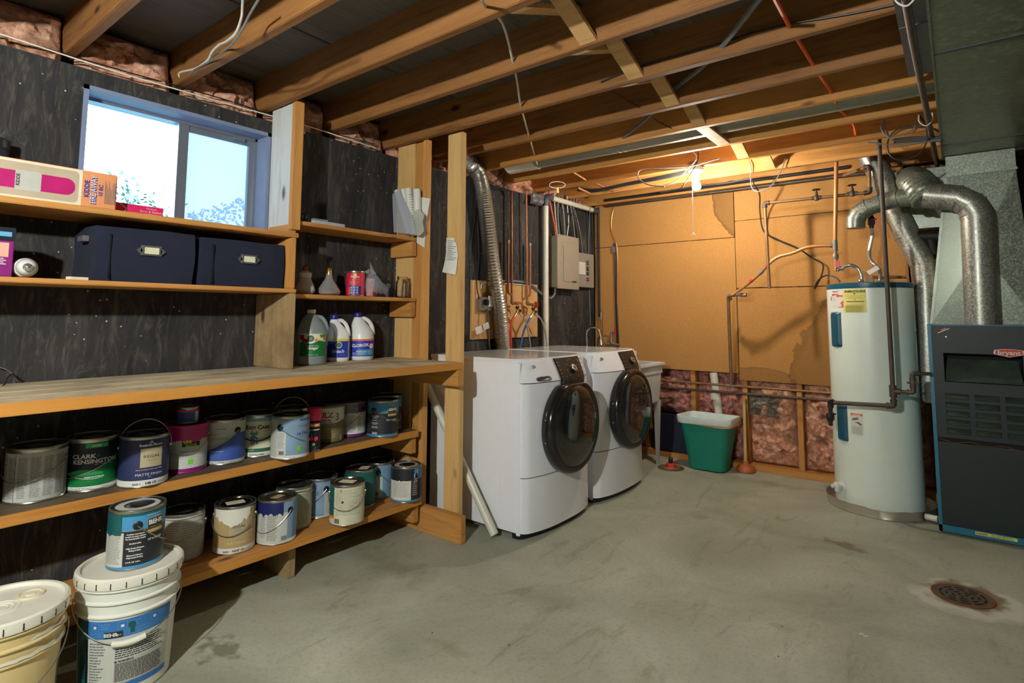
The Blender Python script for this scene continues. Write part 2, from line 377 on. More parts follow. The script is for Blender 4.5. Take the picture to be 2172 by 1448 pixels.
# dark painted foundation wall
m, nt, b = nodes('dark_wall', .75, 0, .25)
v = coords(nt)
c = ramp(nt, nz(nt, coords(nt, (1, 2.2, .5)), 3, 6, .65, .8), [(.32, srgb(32, 31, 35)), (.55, srgb(52, 50, 50)), (.78, srgb(96, 92, 84))])
streak = nz(nt, coords(nt, (1, 4.5, 1.0)), 4.5, 8, .72, 2.4)
c = mix(nt, ramp(nt, streak, [(.50, 0.0), (.72, .5)]), c, srgb(112, 106, 94))
vo = N(nt, 'ShaderNodeTexVoronoi'); vo.inputs['Scale'].default_value = 26; vo.inputs['Randomness'].default_value = 1; nt.links.new(v, vo.inputs['Vector'])
sp = N(nt, 'ShaderNodeMath', operation='LESS_THAN'); nt.links.new(vo.outputs['Distance'], sp.inputs[0]); sp.inputs[1].default_value = .085
sel = N(nt, 'ShaderNodeMath', operation='GREATER_THAN'); nt.links.new(nz(nt, v, 2.6, 3), sel.inputs[0]); sel.inputs[1].default_value = .5
an = N(nt, 'ShaderNodeMath', operation='MULTIPLY'); nt.links.new(sp.outputs[0], an.inputs[0]); nt.links.new(sel.outputs[0], an.inputs[1])
c = mix(nt, an.outputs[0], c, srgb(176, 172, 160)); nt.links.new(c, b.inputs['Base Color']); bump(nt, b, nz(nt, v, 40, 6, .7), .25, .006)
# fibreboard
def fibre(name, rgb, stain_z=None):
    m, nt, b = nodes(name, .85, 0, .2); v = coords(nt); cc = srgb(*rgb)
    c = ramp(nt, nz(nt, v, 150, 5, .75), [(.3, sc(cc, .72)), (.55, cc), (.8, sc(cc, 1.22))])
    c = mix(nt, ramp(nt, nz(nt, v, 2.2, 4), [(.4, 0.0), (.75, .4)]), c, sc(cc, .78))
    if stain_z:
        for (cx, cz, rx, rz, k) in stain_z:
            g = N(nt, 'ShaderNodeNewGeometry'); mp = N(nt, 'ShaderNodeMapping', vector_type='TEXTURE')
            mp.inputs['Location'].default_value = (cx, 0, cz); mp.inputs['Scale'].default_value = (rx, 1, rz)
            nt.links.new(g.outputs['Position'], mp.inputs[0])
            mz = N(nt, 'ShaderNodeVectorMath', operation='MULTIPLY'); mz.inputs[1].default_value = (1, 0, 1); nt.links.new(mp.outputs[0], mz.inputs[0])
            ln = N(nt, 'ShaderNodeVectorMath', operation='LENGTH'); nt.links.new(mz.outputs[0], ln.inputs[0])
            n1 = nz(nt, v, 9, 6, .6)
            a = N(nt, 'ShaderNodeMath', operation='MULTIPLY_ADD'); nt.links.new(n1, a.inputs[0]); a.inputs[1].default_value = .30; nt.links.new(ln.outputs['Value'], a.inputs[2])
            c = mix(nt, ramp(nt, a.outputs[0], [(.0, k*.8), (.90, k), (.985, k*1.5), (1.0, 0.0)]), c, sc(cc, .33))
    nt.links.new(c, b.inputs['Base Color']); bump(nt, b, nz(nt, v, 150, 5, .75), .3, .003)
fibre('fibreboard', (184, 134, 76)); fibre('tan_board', (204, 160, 106))
fibre('fibreboard_stain_low', (180, 130, 72), [(-.55, .55, .60, 1.00, .42), (-1.28, .68, .36, .15, .42)])
fibre('fibreboard_stain_high', (184, 134, 76), [(-1.40, 2.26, .24, .46, .62)])
# galvanised sheet
for name, base_c, lo, sc_ in (('galvanised', (140, 147, 134), .68, 150), ('galvanised_pipe', (168, 168, 158), .58, 150), ('sheet_green', (130, 137, 114), .88, 60)):
    m, nt, b = nodes(name, .38, .35 if name == 'sheet_green' else .65, .5); v = coords(nt); cc = srgb(*base_c)
    vo = N(nt, 'ShaderNodeTexVoronoi'); vo.inputs['Scale'].default_value = sc_; nt.links.new(v, vo.inputs['Vector'])
    c = ramp(nt, vo.outputs['Color'], [(.15, sc(cc, lo)), (.5, sc(cc, .85)), (.85, sc(cc, 1.35))])
    c = mix(nt, ramp(nt, nz(nt, v, 3, 5), [(.4, 0.0), (.7, .4)]), c, sc(cc, .6))
    nt.links.new(c, b.inputs['Base Color'])
    rr = ramp(nt, vo.outputs['Color'], [(.2, .3), (.8, .5)]); nt.links.new(rr, b.inputs['Roughness'])
# insulation
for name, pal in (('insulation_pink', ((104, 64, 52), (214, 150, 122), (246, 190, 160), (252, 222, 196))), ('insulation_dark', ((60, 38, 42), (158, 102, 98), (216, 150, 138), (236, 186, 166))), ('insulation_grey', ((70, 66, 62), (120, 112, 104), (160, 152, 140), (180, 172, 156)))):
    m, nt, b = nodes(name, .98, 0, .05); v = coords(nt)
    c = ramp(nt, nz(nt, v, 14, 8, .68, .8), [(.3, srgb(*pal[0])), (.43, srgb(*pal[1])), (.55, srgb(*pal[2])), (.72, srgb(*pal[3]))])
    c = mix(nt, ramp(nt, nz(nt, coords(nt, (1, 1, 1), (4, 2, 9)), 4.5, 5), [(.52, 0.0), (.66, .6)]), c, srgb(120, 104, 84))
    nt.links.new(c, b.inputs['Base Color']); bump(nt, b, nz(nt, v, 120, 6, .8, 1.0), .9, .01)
# corrugated foil
m, nt, b = nodes('foil', .25, .85); b.inputs['Base Color'].default_value = (*srgb(214, 214, 208), 1)
bump(nt, b, nz(nt, coords(nt), 60, 4), .25, .003)
# glass kinds
def glass(name, col, rough, alpha_like=.0):
    m, nt, b = nodes(name, rough); b.inputs['Base Color'].default_value = (*col, 1); b.inputs['Transmission Weight'].default_value = 1; b.inputs['IOR'].default_value = 1.45
    return m
glass('clear_glass', (.95, .97, 1), .02)
m, nt, b = nodes('jug_plastic', .3); b.inputs['Base Color'].default_value = (*srgb(176, 186, 188), 1)
tr = N(nt, 'ShaderNodeBsdfTransparent'); tr.inputs[0].default_value = (.8, .86, .9, 1); mx = N(nt, 'ShaderNodeMixShader'); mx.inputs[0].default_value = .5
nt.links.new(tr.outputs[0], mx.inputs[1]); nt.links.new(b.outputs[0], mx.inputs[2]); nt.links.new(mx.outputs[0], nt.nodes['Material Output'].inputs[0])
m, nt, b = nodes('milky_pane', .3)
tr = N(nt, 'ShaderNodeBsdfTransparent'); tr.inputs[0].default_value = (.30, .27, .21, 1); tl = N(nt, 'ShaderNodeBsdfTranslucent'); tl.inputs[0].default_value = (.35, .4, .45, 1)
mx = N(nt, 'ShaderNodeMixShader'); mx.inputs[0].default_value = .35; nt.links.new(tr.outputs[0], mx.inputs[1]); nt.links.new(tl.outputs[0], mx.inputs[2]); nt.links.new(mx.outputs[0], nt.nodes['Material Output'].inputs[0])
m, nt, b = nodes('window_glass', .02)
tr = N(nt, 'ShaderNodeBsdfTransparent'); tr.inputs[0].default_value = (.93, .96, 1, 1); gl = N(nt, 'ShaderNodeBsdfGlossy'); gl.inputs['Roughness'].default_value = .03
fr = N(nt, 'ShaderNodeFresnel'); mx = N(nt, 'ShaderNodeMixShader'); nt.links.new(fr.outputs[0], mx.inputs[0]); nt.links.new(tr.outputs[0], mx.inputs[1]); nt.links.new(gl.outputs[0], mx.inputs[2]); nt.links.new(mx.outputs[0], nt.nodes['Material Output'].inputs[0])
m, nt, b = nodes('poly_bag', .25)
tr = N(nt, 'ShaderNodeBsdfTransparent'); mx = N(nt, 'ShaderNodeMixShader'); mx.inputs[0].default_value = .38
b.inputs['Base Color'].default_value = (*srgb(190, 196, 206), 1)
nt.links.new(tr.outputs[0], mx.inputs[1]); nt.links.new(b.outputs[0], mx.inputs[2]); nt.links.new(mx.outputs[0], nt.nodes['Material Output'].inputs[0])
m, nt, b = nodes('dark_door_glass', .05); b.inputs['Base Color'].default_value = (.012, .013, .012, 1); b.inputs['Specular IOR Level'].default_value = .9
for nm, col, st in (('bulb_glow', BULB_COL, BULB_STRENGTH), ('bulb_glow_near', BULB2_COL, BULB2_STRENGTH)):
    m, nt, b = nodes(nm); b.inputs['Emission Color'].default_value = (*col, 1); b.inputs['Emission Strength'].default_value = st; b.inputs['Base Color'].default_value = (1, 1, 1, 1)
# ================================================================== the setting
XA, YB, ZJ = -2.76, 4.83, 2.26            # left wall face, fibreboard face, joist undersides
XR, YF = 2.6, -2.6                         # right and front walls (out of the frame)
ZS = ZJ+.184                               # underside of the subfloor
def struct(name, mb, mat, label=None): return obj(name, mb, M(mat) if isinstance(mat, str) else mat, None, label, 'structure')
fl = MB()
fl.box(XA-.3, XR+.2, YF-.2, YB+.3, -.12, 0)
floor_o = struct('floor', fl, 'concrete', 'stained grey concrete basement floor')
# left wall with the window opening
w0, w1, wz0, wz1 = .70, 1.505, 1.585, 2.14
wl = MB(); ZW = 2.20
wl.box(XA-.2, XA, YF-.2, w0, 0, ZW); wl.box(XA-.2, XA, w1, YB+.3, 0, ZW); wl.box(XA-.2, XA, w0, w1, 0, wz0); wl.box(XA-.2, XA, w0, w1, wz1, ZW)
wall_l = struct('wall_left', wl, 'dark_wall', 'dark painted foundation wall with the window')
WORLD_ORIGIN[wall_l.name] = (0, 0, 0)
mb = MB().box(XA-.24, XA-.2, YF-.2, YB+.3, ZW-.02, ZS); obj('rim_board', mb, M('joist_y'), wall_l)
mb = MB().box(XA-.2, XA-.001, YF-.2, YB+.3, ZW, ZW+.006); obj('sill_gasket', mb, M('cable_dark'), wall_l)
# back wall: dark backing, plates, studs, insulation, fibreboard
wb = MB().box(XA-.2, XR+.2, YB+.14, YB+.3, 0, ZS)
wall_b = struct('wall_back', wb, flat('dark_backing', (44, 34, 34), .9), 'back wall, fibreboard over insulated studs'); WORLD_ORIGIN[wall_b.name] = (0, 0, 0)
PY0, PY1 = YB-.015, YB+.135
mb = MB().box(XA+.001, XR, YB-.03, YB+.12, 0, .045, .003); obj('bottom_plate', mb, M('fir_x'), wall_b)
for xs in (-2.24, -1.81, -1.385, -.985, -.56, -.15, .26, .67):
    obj('stud', MB().box(xs-.019, xs+.019, YB+.013, YB+.12, .045, 2.26, .002), M('fir_z'), wall_b)
def lump(nu, nv, p0, pu, pv, nrm, amp, sc_=6.0, seed=0, edge=.12):
    """fluffy surface: grid from p0 along pu, pv pushed out along nrm"""
    p0, pu, pv, nrm = map(Vector, (p0, pu, pv, nrm)); mb = MB(); mb.smooth = True
    off = Vector((seed*3.1, seed*1.7, seed*.9))
    def f(u, v):
        p = p0+pu*u+pv*v
        e = min(1, min(u, 1-u)/edge)*min(1, min(v, 1-v)/edge); e = e**.5
        q = p*sc_+off
        h = .5+.5*noise.fractal(q, .9, 2.1, 5)+.35*abs(noise.noise(p*sc_*2.7+off))
        w = Vector((noise.noise(q*1.7), noise.noise(q*1.7+Vector((9, 0, 0))), noise.noise(q*1.7+Vector((0, 9, 0)))))*.012
        return p+nrm*(amp*h*e)+w*e
    mb.grid(nu, nv, f); return mb
bays = [(-2.74, -2.26), (-2.22, -1.83), (-1.79, -1.405), (-1.365, -1.005), (-.965, -.58), (-.54, -.17), (-.13, .24), (.28, .65)]
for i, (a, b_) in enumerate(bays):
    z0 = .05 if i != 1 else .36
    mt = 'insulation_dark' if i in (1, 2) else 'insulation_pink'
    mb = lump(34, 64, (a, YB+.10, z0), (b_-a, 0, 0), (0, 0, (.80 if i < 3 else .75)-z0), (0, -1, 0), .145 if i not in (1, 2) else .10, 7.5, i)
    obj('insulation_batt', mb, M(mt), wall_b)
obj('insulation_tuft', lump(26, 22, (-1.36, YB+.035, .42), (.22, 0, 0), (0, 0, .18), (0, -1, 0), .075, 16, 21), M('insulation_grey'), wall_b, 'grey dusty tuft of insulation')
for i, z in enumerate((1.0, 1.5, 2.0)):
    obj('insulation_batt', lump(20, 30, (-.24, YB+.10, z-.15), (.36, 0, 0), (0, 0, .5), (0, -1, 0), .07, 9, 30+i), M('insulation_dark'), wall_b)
# fibreboard sheets
T = .012
def sheet(x0, x1, z0, z1, mat='fibreboard', dy=0, sag=0):
    mb = MB().box(x0, x1, YB-T+dy, YB+dy, z0, z1, .002); return obj('fibreboard_panel', mb, M(mat), wall_b)
sheet(-2.74, -1.423, 1.862, 2.30, 'fibreboard_stain_high'); sheet(-2.74, -1.421, .748, 1.857)
sheet(-1.417, -.25, 1.995, 2.30); sheet(-1.417, -.25, 1.440, 1.991); sheet(-1.413, -.60, .696, 1.434, 'fibreboard_stain_low', -.008); sheet(-.596, -.25, .80, 1.434)
# side and front walls, out of the frame
struct('wall_right', MB().box(XR, XR+.2, YF-.2, YB+.3, 0, ZS), flat('plain_wall', (104, 98, 88), .9))
struct('wall_front', MB().box(XA-.2, XR+.2, YF-.2, YF, 0, ZS), 'plain_wall')
# ceiling: plywood over joists
cl = MB().box(XA-.3, XR+.2, YF-.2, YB+.3, ZS+.001, ZS+.03)
ceil = struct('ceiling', cl, 'subfloor', 'open joist ceiling under dark plywood'); WORLD_ORIGIN[ceil.name] = (0, 0, 0)
jy = [-2.2, -1.79, -1.38, -.96, -.55, -.14, .27, .68, 1.09, 1.502, 1.908, 2.325, 2.743, 3.125, 3.54, 3.95, 4.355, 4.765]
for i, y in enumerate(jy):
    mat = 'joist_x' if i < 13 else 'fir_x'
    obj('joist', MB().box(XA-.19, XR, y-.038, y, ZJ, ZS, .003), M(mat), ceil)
for k in range(5):    # seams of the plywood sheets
    pass
for x in (-2.2, -.98, .24, 1.46):
    obj('plywood_sheet', MB().box(x-1.21, x, YF, YB+.1, ZS-.006, ZS, .002), M('subfloor'), ceil)
# crossed bridging between the joists
def strut_piece(p, q, w=.032, t=.009):
    p = Vector(p); q = Vector(q); d = (q-p)/2; X = Vector((1, 0, 0)); n = d.normalized().cross(X)
    return MB().obox((p+q)/2, X*w, d, n*t)
for i in range(7, 16):
    y0 = jy[i]; y1 = jy[i+1]-.038; xb = -1.11
    if i == 15: xb = -1.04
    if i == 13: obj('bridging', strut_piece((xb+.03, y0+.002, ZJ+.010), (xb+.03, y1-.002, ZJ+.008), .036), M('bridge_wood'), ceil); continue
    obj('bridging', strut_piece((xb-.045, y0, ZJ+.012), (xb-.045, y1, ZS-.02), .036), M('bridge_wood'), ceil)
    obj('bridging', strut_piece((xb+.03, y0, ZS-.02), (xb+.03, y1, ZJ+.012), .036), M('bridge_wood'), ceil)
# insulation stuffed on top of the left wall between the joists
for i in range(5, 17):
    y0, y1 = jy[i]+.004, jy[i+1]-.042
    mt = 'insulation_pink'
    mb = lump(34, 26, (XA-.13, y0, ZS-.012), (0, y1-y0, 0), (.045, 0, -.238), (.9, 0, -.25), .12, 9, 40+i)
    obj('insulation_batt', mb, M(mt), wall_l)
# nicks: small holes through which cables run are drilled in the joists
# ------------------------------------------------------------------ window
win = struct('window_1', MB().box(XA-.165, XA-.10, w0, w1, wz1-.03, wz1).box(XA-.165, XA-.10, w0, w1, wz0, wz0+.035).box(XA-.165, XA-.10, w0, w0+.03, wz0, wz1).box(XA-.165, XA-.10, w1-.03, w1, wz0, wz1).box(XA-.16, XA-.105, 1.105, 1.15, wz0, wz1), 'window_metal', 'two-pane sliding basement window')
WORLD_ORIGIN[win.name] = (0, 0, 0)
obj('window_casing', MB().box(XA-.1, XA+.004, w0-.0, w0+.018, wz0, wz1).box(XA-.1, XA+.004, w1-.018, w1, wz0, wz1).box(XA-.1, XA+.004, w0, w1, wz1-.018, wz1).box(XA-.1, XA+.004, w0, w1, wz0, wz0+.015), M('window_paint'), win)
obj('sash', MB().box(XA-.135, XA-.112, 1.12, 1.15, wz0+.035, wz1-.03).box(XA-.135, XA-.112, w1-.055, w1-.03, wz0+.035, wz1-.03).box(XA-.135, XA-.112, 1.15, w1-.055, wz1-.055, wz1-.03).box(XA-.135, XA-.112, 1.15, w1-.055, wz0+.035, wz0+.06), M('window_metal'), win)
obj('pane', MB().box(XA-.146, XA-.142, w0+.03, 1.12, wz0+.03, wz1-.03), M('window_glass'), win, 'clear left pane')
obj('pane', MB().box(XA-.126, XA-.122, 1.15, w1-.055, wz0+.06, wz1-.055), M('milky_pane'), win, 'hazy right pane')
obj('latch', MB().box(XA-.112, XA-.09, 1.36, 1.42, wz1-.048, wz1-.03, .004), M('window_metal'), win)
# outdoors: ground, hedge
struct('lawn', MB().box(-9, XA-.25, -6, 9, 1.30, 1.45), 'grass', 'lawn outside the window')
hb = thing('hedge', 'leafy shrub outside the left window pane', 'shrub', (-4.6, 1.6, 1.45))
mb = MB()
for k in range(3600):
    y = random.uniform(.7, 3.4); x = -4.6+random.gauss(0, .12); z = 1.45+random.random()*(.62+.1*sin(y*6))
    a = Vector((random.gauss(0, 1), random.gauss(0, 1), random.gauss(0, 1))).normalized()*.022; b_ = a.orthogonal().normalized()*.010
    p = Vector((x, y, z)); mb.add([p-a, p+b_, p+a, p-b_], [(0, 1, 2, 3)])
obj('foliage', mb, M('leaf'), hb, kind='stuff')
mb = MB()
for y in (1.0, 1.5, 2.0, 2.5, 3.0): mb.tube([(-4.6, y, 1.45), (-4.58, y+.03, 1.7), (-4.62, y-.02, 1.95)], .012, 6)
obj('stem', mb, M('old_plank_z'), hb)
# floor drain
q = P(2, 0, 2042, 1264); dx, dy = q.x, q.y
t = thing('floor_drain', 'round rusty perforated drain cover set in the concrete floor', 'drain', (dx, dy, 0))
obj('rim', MB().lathe([(.112, 0), (.112, .004), (.098, .004), (.098, .001)], 40, (dx, dy, 0)), M('rust'), t)
obj('grate', MB().lathe([(.098, .0), (.098, .003), (0.001, .0035)], 40, (dx, dy, 0)), M('drain_grey'), t)
hm = MB()
for rr_, n_, w_ in ((.078, 10, .018), (.056, 8, .014), (.034, 5, .012), (.014, 3, .006)):
    for k in range(n_):
        a = 2*pi*k/n_+rr_*30; p = Vector((dx+rr_*cos(a), dy+rr_*sin(a), .0036))
        u = Vector((-sin(a), cos(a), 0)); hm.obox(p, u*w_, Vector((cos(a), sin(a), 0))*.0045, (0, 0, .0006))
obj('slot', hm, M('furnace_hole'), t)
# cleanout
q = P(2, 0, 1423, 992)
t = thing('floor_cleanout', 'orange plug with a black knob on a rusty floor cleanout plate near the green bin', 'cleanout', (q.x, q.y, 0))
obj('plate', MB().lathe([(.105, 0), (.1, .006), (.001, .007)], 28, q), M('rust'), t)
obj('ring', MB().lathe([(.07, .006), (.07, .012), (.05, .014), (.05, .006)], 28, q), M('alu'), t)
obj('plug', MB().lathe([(.035, .006), (.035, .035), (.03, .038), (.001, .038)], 20, q), M('orange_cap'), t)
obj('knob', MB().lathe([(.017, .036), (.018, .075), (.012, .082), (.001, .083)], 14, q), M('black_plastic'), t)
# ================================================================== workbench with shelves (one nailed-together structure)
sh = thing('storage_workbench', 'wooden workbench with paint shelves below and wall shelves above, along the dark wall', 'shelving', (-2.45, 1.2, 0))
YL = -1.5                                    # runs on beyond the left edge of the frame
def part(name, box, mat, b=.003, label=None, par=sh): return obj(name, MB().box(*box, b), M(mat), par, label)
# bench top planks
for k, (a, b_) in enumerate(((-2.285, -2.14), (-2.43, -2.29), (-2.58, -2.435), (-2.735, -2.585))):
    part('bench_plank', (a, b_, YL, 2.307+(.02 if k > 1 else 0), .915, .953), 'grey_plank_y')
part('bench_edge', (-2.14, -2.134, YL, 2.307, .915, .953), 'orange_fir_y', .001)
part('bracket', (-2.74, -2.128, 2.268, 2.306, .825, .914), 'fir_x')
part('bracket', (-2.74, -2.16, .0, .038, .825, .914), 'fir_x')
# shelves for the cans
def shelf(z, xf, planks, y1=2.28, top='shelf_top_y', th=.038):
    for a, b_ in planks:
        part('shelf_plank', (a, b_, YL, y1, z-th, z), top)
    part('shelf_edge', (xf, xf+.004, YL, y1, z-th, z), 'orange_fir_y', .001)
shelf(.56, -2.447, ((-2.59, -2.447), (-2.738, -2.594)))
shelf(.193, -2.41, ((-2.50, -2.41), (-2.738, -2.53)), top='fir_y', th=.034)
part('cleat', (-2.73, -2.46, 2.24, 2.278, .43, .521), 'fir_x'); part('cleat', (-2.73, -2.43, 2.24, 2.278, .06, .158), 'fir_x')
part('leg', (-2.74, -2.477, 1.516, 1.556, 0, .158), 'old_plank_z'); part('leg', (-2.74, -2.477, .2, .24, 0, .158), 'old_plank_z')
part('skid', (-2.74, -2.128, 2.300, 2.340, 0, .142), 'fir_x', .004)
# posts
part('post', (-2.305, -2.19, 2.342, 2.380, 0, ZJ), 'pale_fir_z', .004)
part('post', (-2.735, -2.578, 2.335, 2.373, 0, ZJ), 'pale_fir_z', .003); part('post', (-2.576, -2.497, 2.342, 2.380, 0, ZJ), 'fir_z', .003)
part('post_trim', (-2.497, -2.459, 2.325, 2.363, 0, ZJ), 'orange_fir_z' if 'orange_fir_z' in MATS else 'fir_z', .003)
part('post', (-2.755, -2.665, 1.505, 1.543, 1.594, ZJ), 'white_board_z'); part('post', (-2.661, -2.56, 1.505, 1.543, 1.594, ZJ), 'white_board_z')
part('post_trim', (-2.558, -2.52, 1.50, 1.545, 1.62, ZJ), 'fir_z')
# upper shelves, left stack
part('shelf_board', (XA, -2.455, YL, 1.499, 1.571, 1.593), 'fir_y'); part('shelf_board', (XA, -2.455, YL, 1.497, 1.309, 1.327), 'fir_y')
part('divider', (XA, -2.458, 1.462, 1.498, .954, 1.308), 'old_plank_z', .004); part('divider', (XA+.1, -2.458, 1.462, 1.49, 1.328, 1.570), 'fir_z', .004)
part('divider', (XA, -2.458, -.5, -.464, .954, 1.308), 'old_plank_z', .004)
# right stack
part('shelf_board', (XA, -2.54, 1.545, 2.332, 1.650, 1.670), 'fir_y'); part('shelf_board', (XA, -2.54, 1.500, 2.332, 1.288, 1.308), 'fir_y')
for z, y0, y1 in ((1.649, 2.296, 2.332), (1.287, 2.296, 2.332), (1.649, 1.501, 1.537), (1.287, 1.501, 1.537)):
    part('cleat', (-2.74, -2.545, y0, y1, z-.09, z-.001), 'fir_x')

# ================================================================== paint cans
def bail(par, R, ze, ang, swing, plug=None, wire='wire', b=None, thick=.0017, earmat='wire', ears=True):
    """wire handle: ear direction ang (0 = -Y, towards the viewer), swing 0 = level .. -1 hanging, 1.57 = up"""
    e = Vector((sin(ang), -cos(ang), 0)); f = Vector((cos(ang), sin(ang), 0))
    if swing < 1.2: f = f*(-1 if f.y > 0 else 1)
    b = b or R*1.38; pts = []
    cosw = cos(swing); fwd = max(b*cosw, R*1.035) if swing < .9 else b*cosw
    for i in range(25):
        t = pi*i/24
        p = e*((R+.006)*cos(t))+f*(fwd*sin(t))+Vector((0, 0, ze+b*sin(swing)*sin(t)))
        pts.append(p)
    obj('bail', MB().tube(pts, thick, 6), M(wire), par)
    if ears:
        for s in (1, -1):
            mb = MB(); c = e*(s*R)+Vector((0, 0, ze))
            if plug: mb.lathe([(.0145, -.004), (.0145, .0015), (.012, .003), (.004, .004), (.001, .004)], 14, c, e*s)
            else: mb.lathe([(.008, -.002), (.008, .005), (.004, .009), (.001, .0095)], 12, c, e*s)
            obj('ear', mb, M(plug or earmat), par)
def can(label, px, py, z, yaw=0.0, art=None, R=.083, h=.19, lid='lid_dark', body='steel_can', bl=None, name='paint_can', group=None, lidtop=None, cat='paint can', off=(0, 0)):
    p = P(2, z, px, py); d = Vector((p.x, p.y, 0)); d.normalize(); c = p+d*R+Vector((*off, 0))
    rz = atan2(-d.x, d.y)
    return can_at(label, (c.x, c.y, z), rz+yaw, art, R, h, lid, body, bl, name, group, lidtop, cat)
def can_at(label, c, rz, art=None, R=.083, h=.19, lid='lid_dark', body='steel_can', bl=None, name='paint_can', group=None, lidtop=None, cat='paint can'):
    t = thing(name, label, cat, (c[0], c[1], c[2]+.0006), group, rz, local=True)
    obj('body', MB().lathe([(.001, .003), (R-.004, .003), (R-.003, 0), (R, .0), (R+.0012, .003), (R, .006), (R-.0005, .009), (R-.0005, h-.014), (R+.001, h-.010), (R+.002, h-.003), (R+.001, h), (R-.005, h), (R-.006, h-.005)], 40), M(body), t)
    ld_ = obj('lid', MB().lathe([(R-.006, h-.006), (R-.007, h-.001), (R-.012, h-.001), (R-.014, h-.006), (R-.022, h-.006), (R-.024, h-.004), (R*.45, h-.004), (R*.42, h-.0055), (.001, h-.0055)], 40), M(lid), t)
    if lidtop: lidtop(ld_, R, h)
    w = Wrap(R)
    if art:
        art(w, R, h)
        base = [x for x in w.layers if x[0][1] == 'label']
        w.build(t)
    if bl: bail(t, R, h*.74, **bl)
    return t
def full(w, mat, R, z0, z1): w.rect(mat, -pi*R, pi*R, z0, z1, .0003, 'label')
def drip(a0, lo, amp, seed, f=90):
    return lambda a: lo-amp*(.5+.5*noise.noise((a*f, seed, .3)))-amp*.8*max(0, noise.noise((a*f*2.5, seed+5, .7)))
def sticker(mat='card_edge', s=.03, ang=.4, dx=0, dy=-.01):
    def f(par, R, h):
        c, d = cos(ang), sin(ang); mb = MB()
        pts = [(s*1.1*u, s*.75*v) for u, v in ((-1, -1), (1, -1), (1, 1), (-1, 1))]
        mb.add([(dx+x*c-y*d, dy+x*d+y*c, h-.0015) for x, y in pts], [(0, 1, 2, 3)]); obj('sticker', mb, M(mat), par)
    return f
def paintring(mat='black_paint', white='grey_paper'):
    def f(par, R, h):
        mb = MB(); n = 30; r0_, r1_ = R*.50, R*.80
        vs = [((r0_+(r1_-r0_)*k)*cos(2*pi*i/n), (r0_+(r1_-r0_)*k)*sin(2*pi*i/n), h-.0028) for k in (0, 1) for i in range(n)]
        mb.add(vs, [(i, (i+1) % n, n+(i+1) % n, n+i) for i in range(n)]); obj('lid_label', mb, M(white), par)
        obj('paint_skin', MB().lathe([(R*.46, h-.0032), (R*.40, h-.0015), (.001, h-.001)], 26, (.014, .006, 0)), M(mat), par)
    return f
SZ = .56; LZ = .193
UP = 'paint cans on the upper can shelf'; LO = 'paint cans on the lower can shelf'
def a_news(w, R, h):
    full(w, 'grey_paper', R, .008, h-.016)
    for k in range(-4, 5): w.lines('print_grey', k*.036-.015, k*.036+.015, .02, h-.03, 26, th=.4)
    w.rect('print_black', -.062, -.0605, .01, h-.02)
can('grey can with a worn text-covered label, leftmost on the upper can shelf', 72, 1068, SZ, 0, a_news, lid='black_paint', bl=dict(ang=1.1, swing=-.55), group=UP, R=.086, h=.185)
def a_clarkg(w, R, h):
    full(w, 'dark_navy', R, .01, h-.016)
    sw = lambda a: .066+.016*sin(a*30)+(.5*max(0, a)**1.5*2)
    w.fn('green_label', -.125, .125, .020, lambda a: .048+.0008*(a*100+10)**1.55 if a > -.10 else .048, .0006)
    w.fn('print_white', -.12, .125, lambda a: .047+.0008*max(0, a*100+10)**1.55, lambda a: .0495+.0008*max(0, a*100+10)**1.55, .0009)
    w.fn('bright_green', -.09, .03, lambda a: .060-.0*a, lambda a: .066+.014*sin((a+.09)*26), .0008)
    w.fn('print_white', -.13, .03, lambda a: .045+.9*(a-.0)**2*3, lambda a: .0465+.9*(a-.0)**2*3, .001)
    w.rect('print_white', -.13, .13, .009, .020, .0009)
    w.rect('bright_green', -.028, .042, h-.034, h-.018, .0009)
    w.text('print_white', 'SATIN', .006, h-.030, .010, bold=.0004)
    w.text('print_white', 'CLARK', -.032, .120, .0205, bold=.0006, sx=1.15); w.text('teal_label', '+', .012, .120, .022, bold=.0006)
    w.text('print_white', 'KENSINGTON', .006, .101, .0205, bold=.0006, sx=1.1)
    w.text('print_white', 'PAINT + PRIMER IN ONE', .03, .094, .005)
    w.text('print_white', 'PREMIUM INTERIOR', .004, .050, .0068, bold=.0002)
    for k in range(5): w.text('bright_green', ('low odor formula', 'washable and stain resistant', 'smooth even finish', 'covers in one coat', 'easy clean up')[k], .004, .043-.005*k, .0042)
    w.text('print_black', 'ULTRA WHITE TINT BASE', -.04, .0115, .0066); w.text('print_black', '116 FL OZ', .04, .0115, .0055)
can('green and black satin can with white swoosh on the upper can shelf', 192, 1043, SZ, .05, a_clarkg, group=UP)
def a_regal(w, R, h, c1='navy_label', ink='print_white', finish='MATTE FINISH', num='548 1X'):
    full(w, c1, R, .026, h-.012); w.rect('white_paper', -pi*R, pi*R, .004, .026, .0005, 'label')
    w.rect('tan_square', -.012, .062, .072, .142, .0008); w.text('print_black', 'REGAL', .025, .107, .0155, off=.0012, sx=1.2); w.text('print_grey', 'SELECT', .025, .095, .008)
    w.text(ink, 'Benjamin Moore', .022, h-.036, .0115, bold=.0005)
    m_ = w._mb((ink, 'print')); m_.add([w.pt(.014, h-.026, .001), w.pt(.030, h-.026, .001), w.pt(.022, h-.016, .001)], [(0, 1, 2)])
    w.rect(c1, .019, .025, h-.025, h-.022, .0014)
    w.text(ink, 'PREMIUM INTERIOR PAINT AND PRIMER', .02, .062, .005); w.text(ink, finish, .02, .042, .0125, sx=1.15)
    w.text(ink, 'acrylic', .02, .035, .005)
    w.text('print_black', 'BASE 1', -.02, .010, .009, bold=.0003); w.text('print_black', num, .026, .010, .0125, bold=.0005); w.text('print_grey', 'GENNEX', .066, .010, .009)
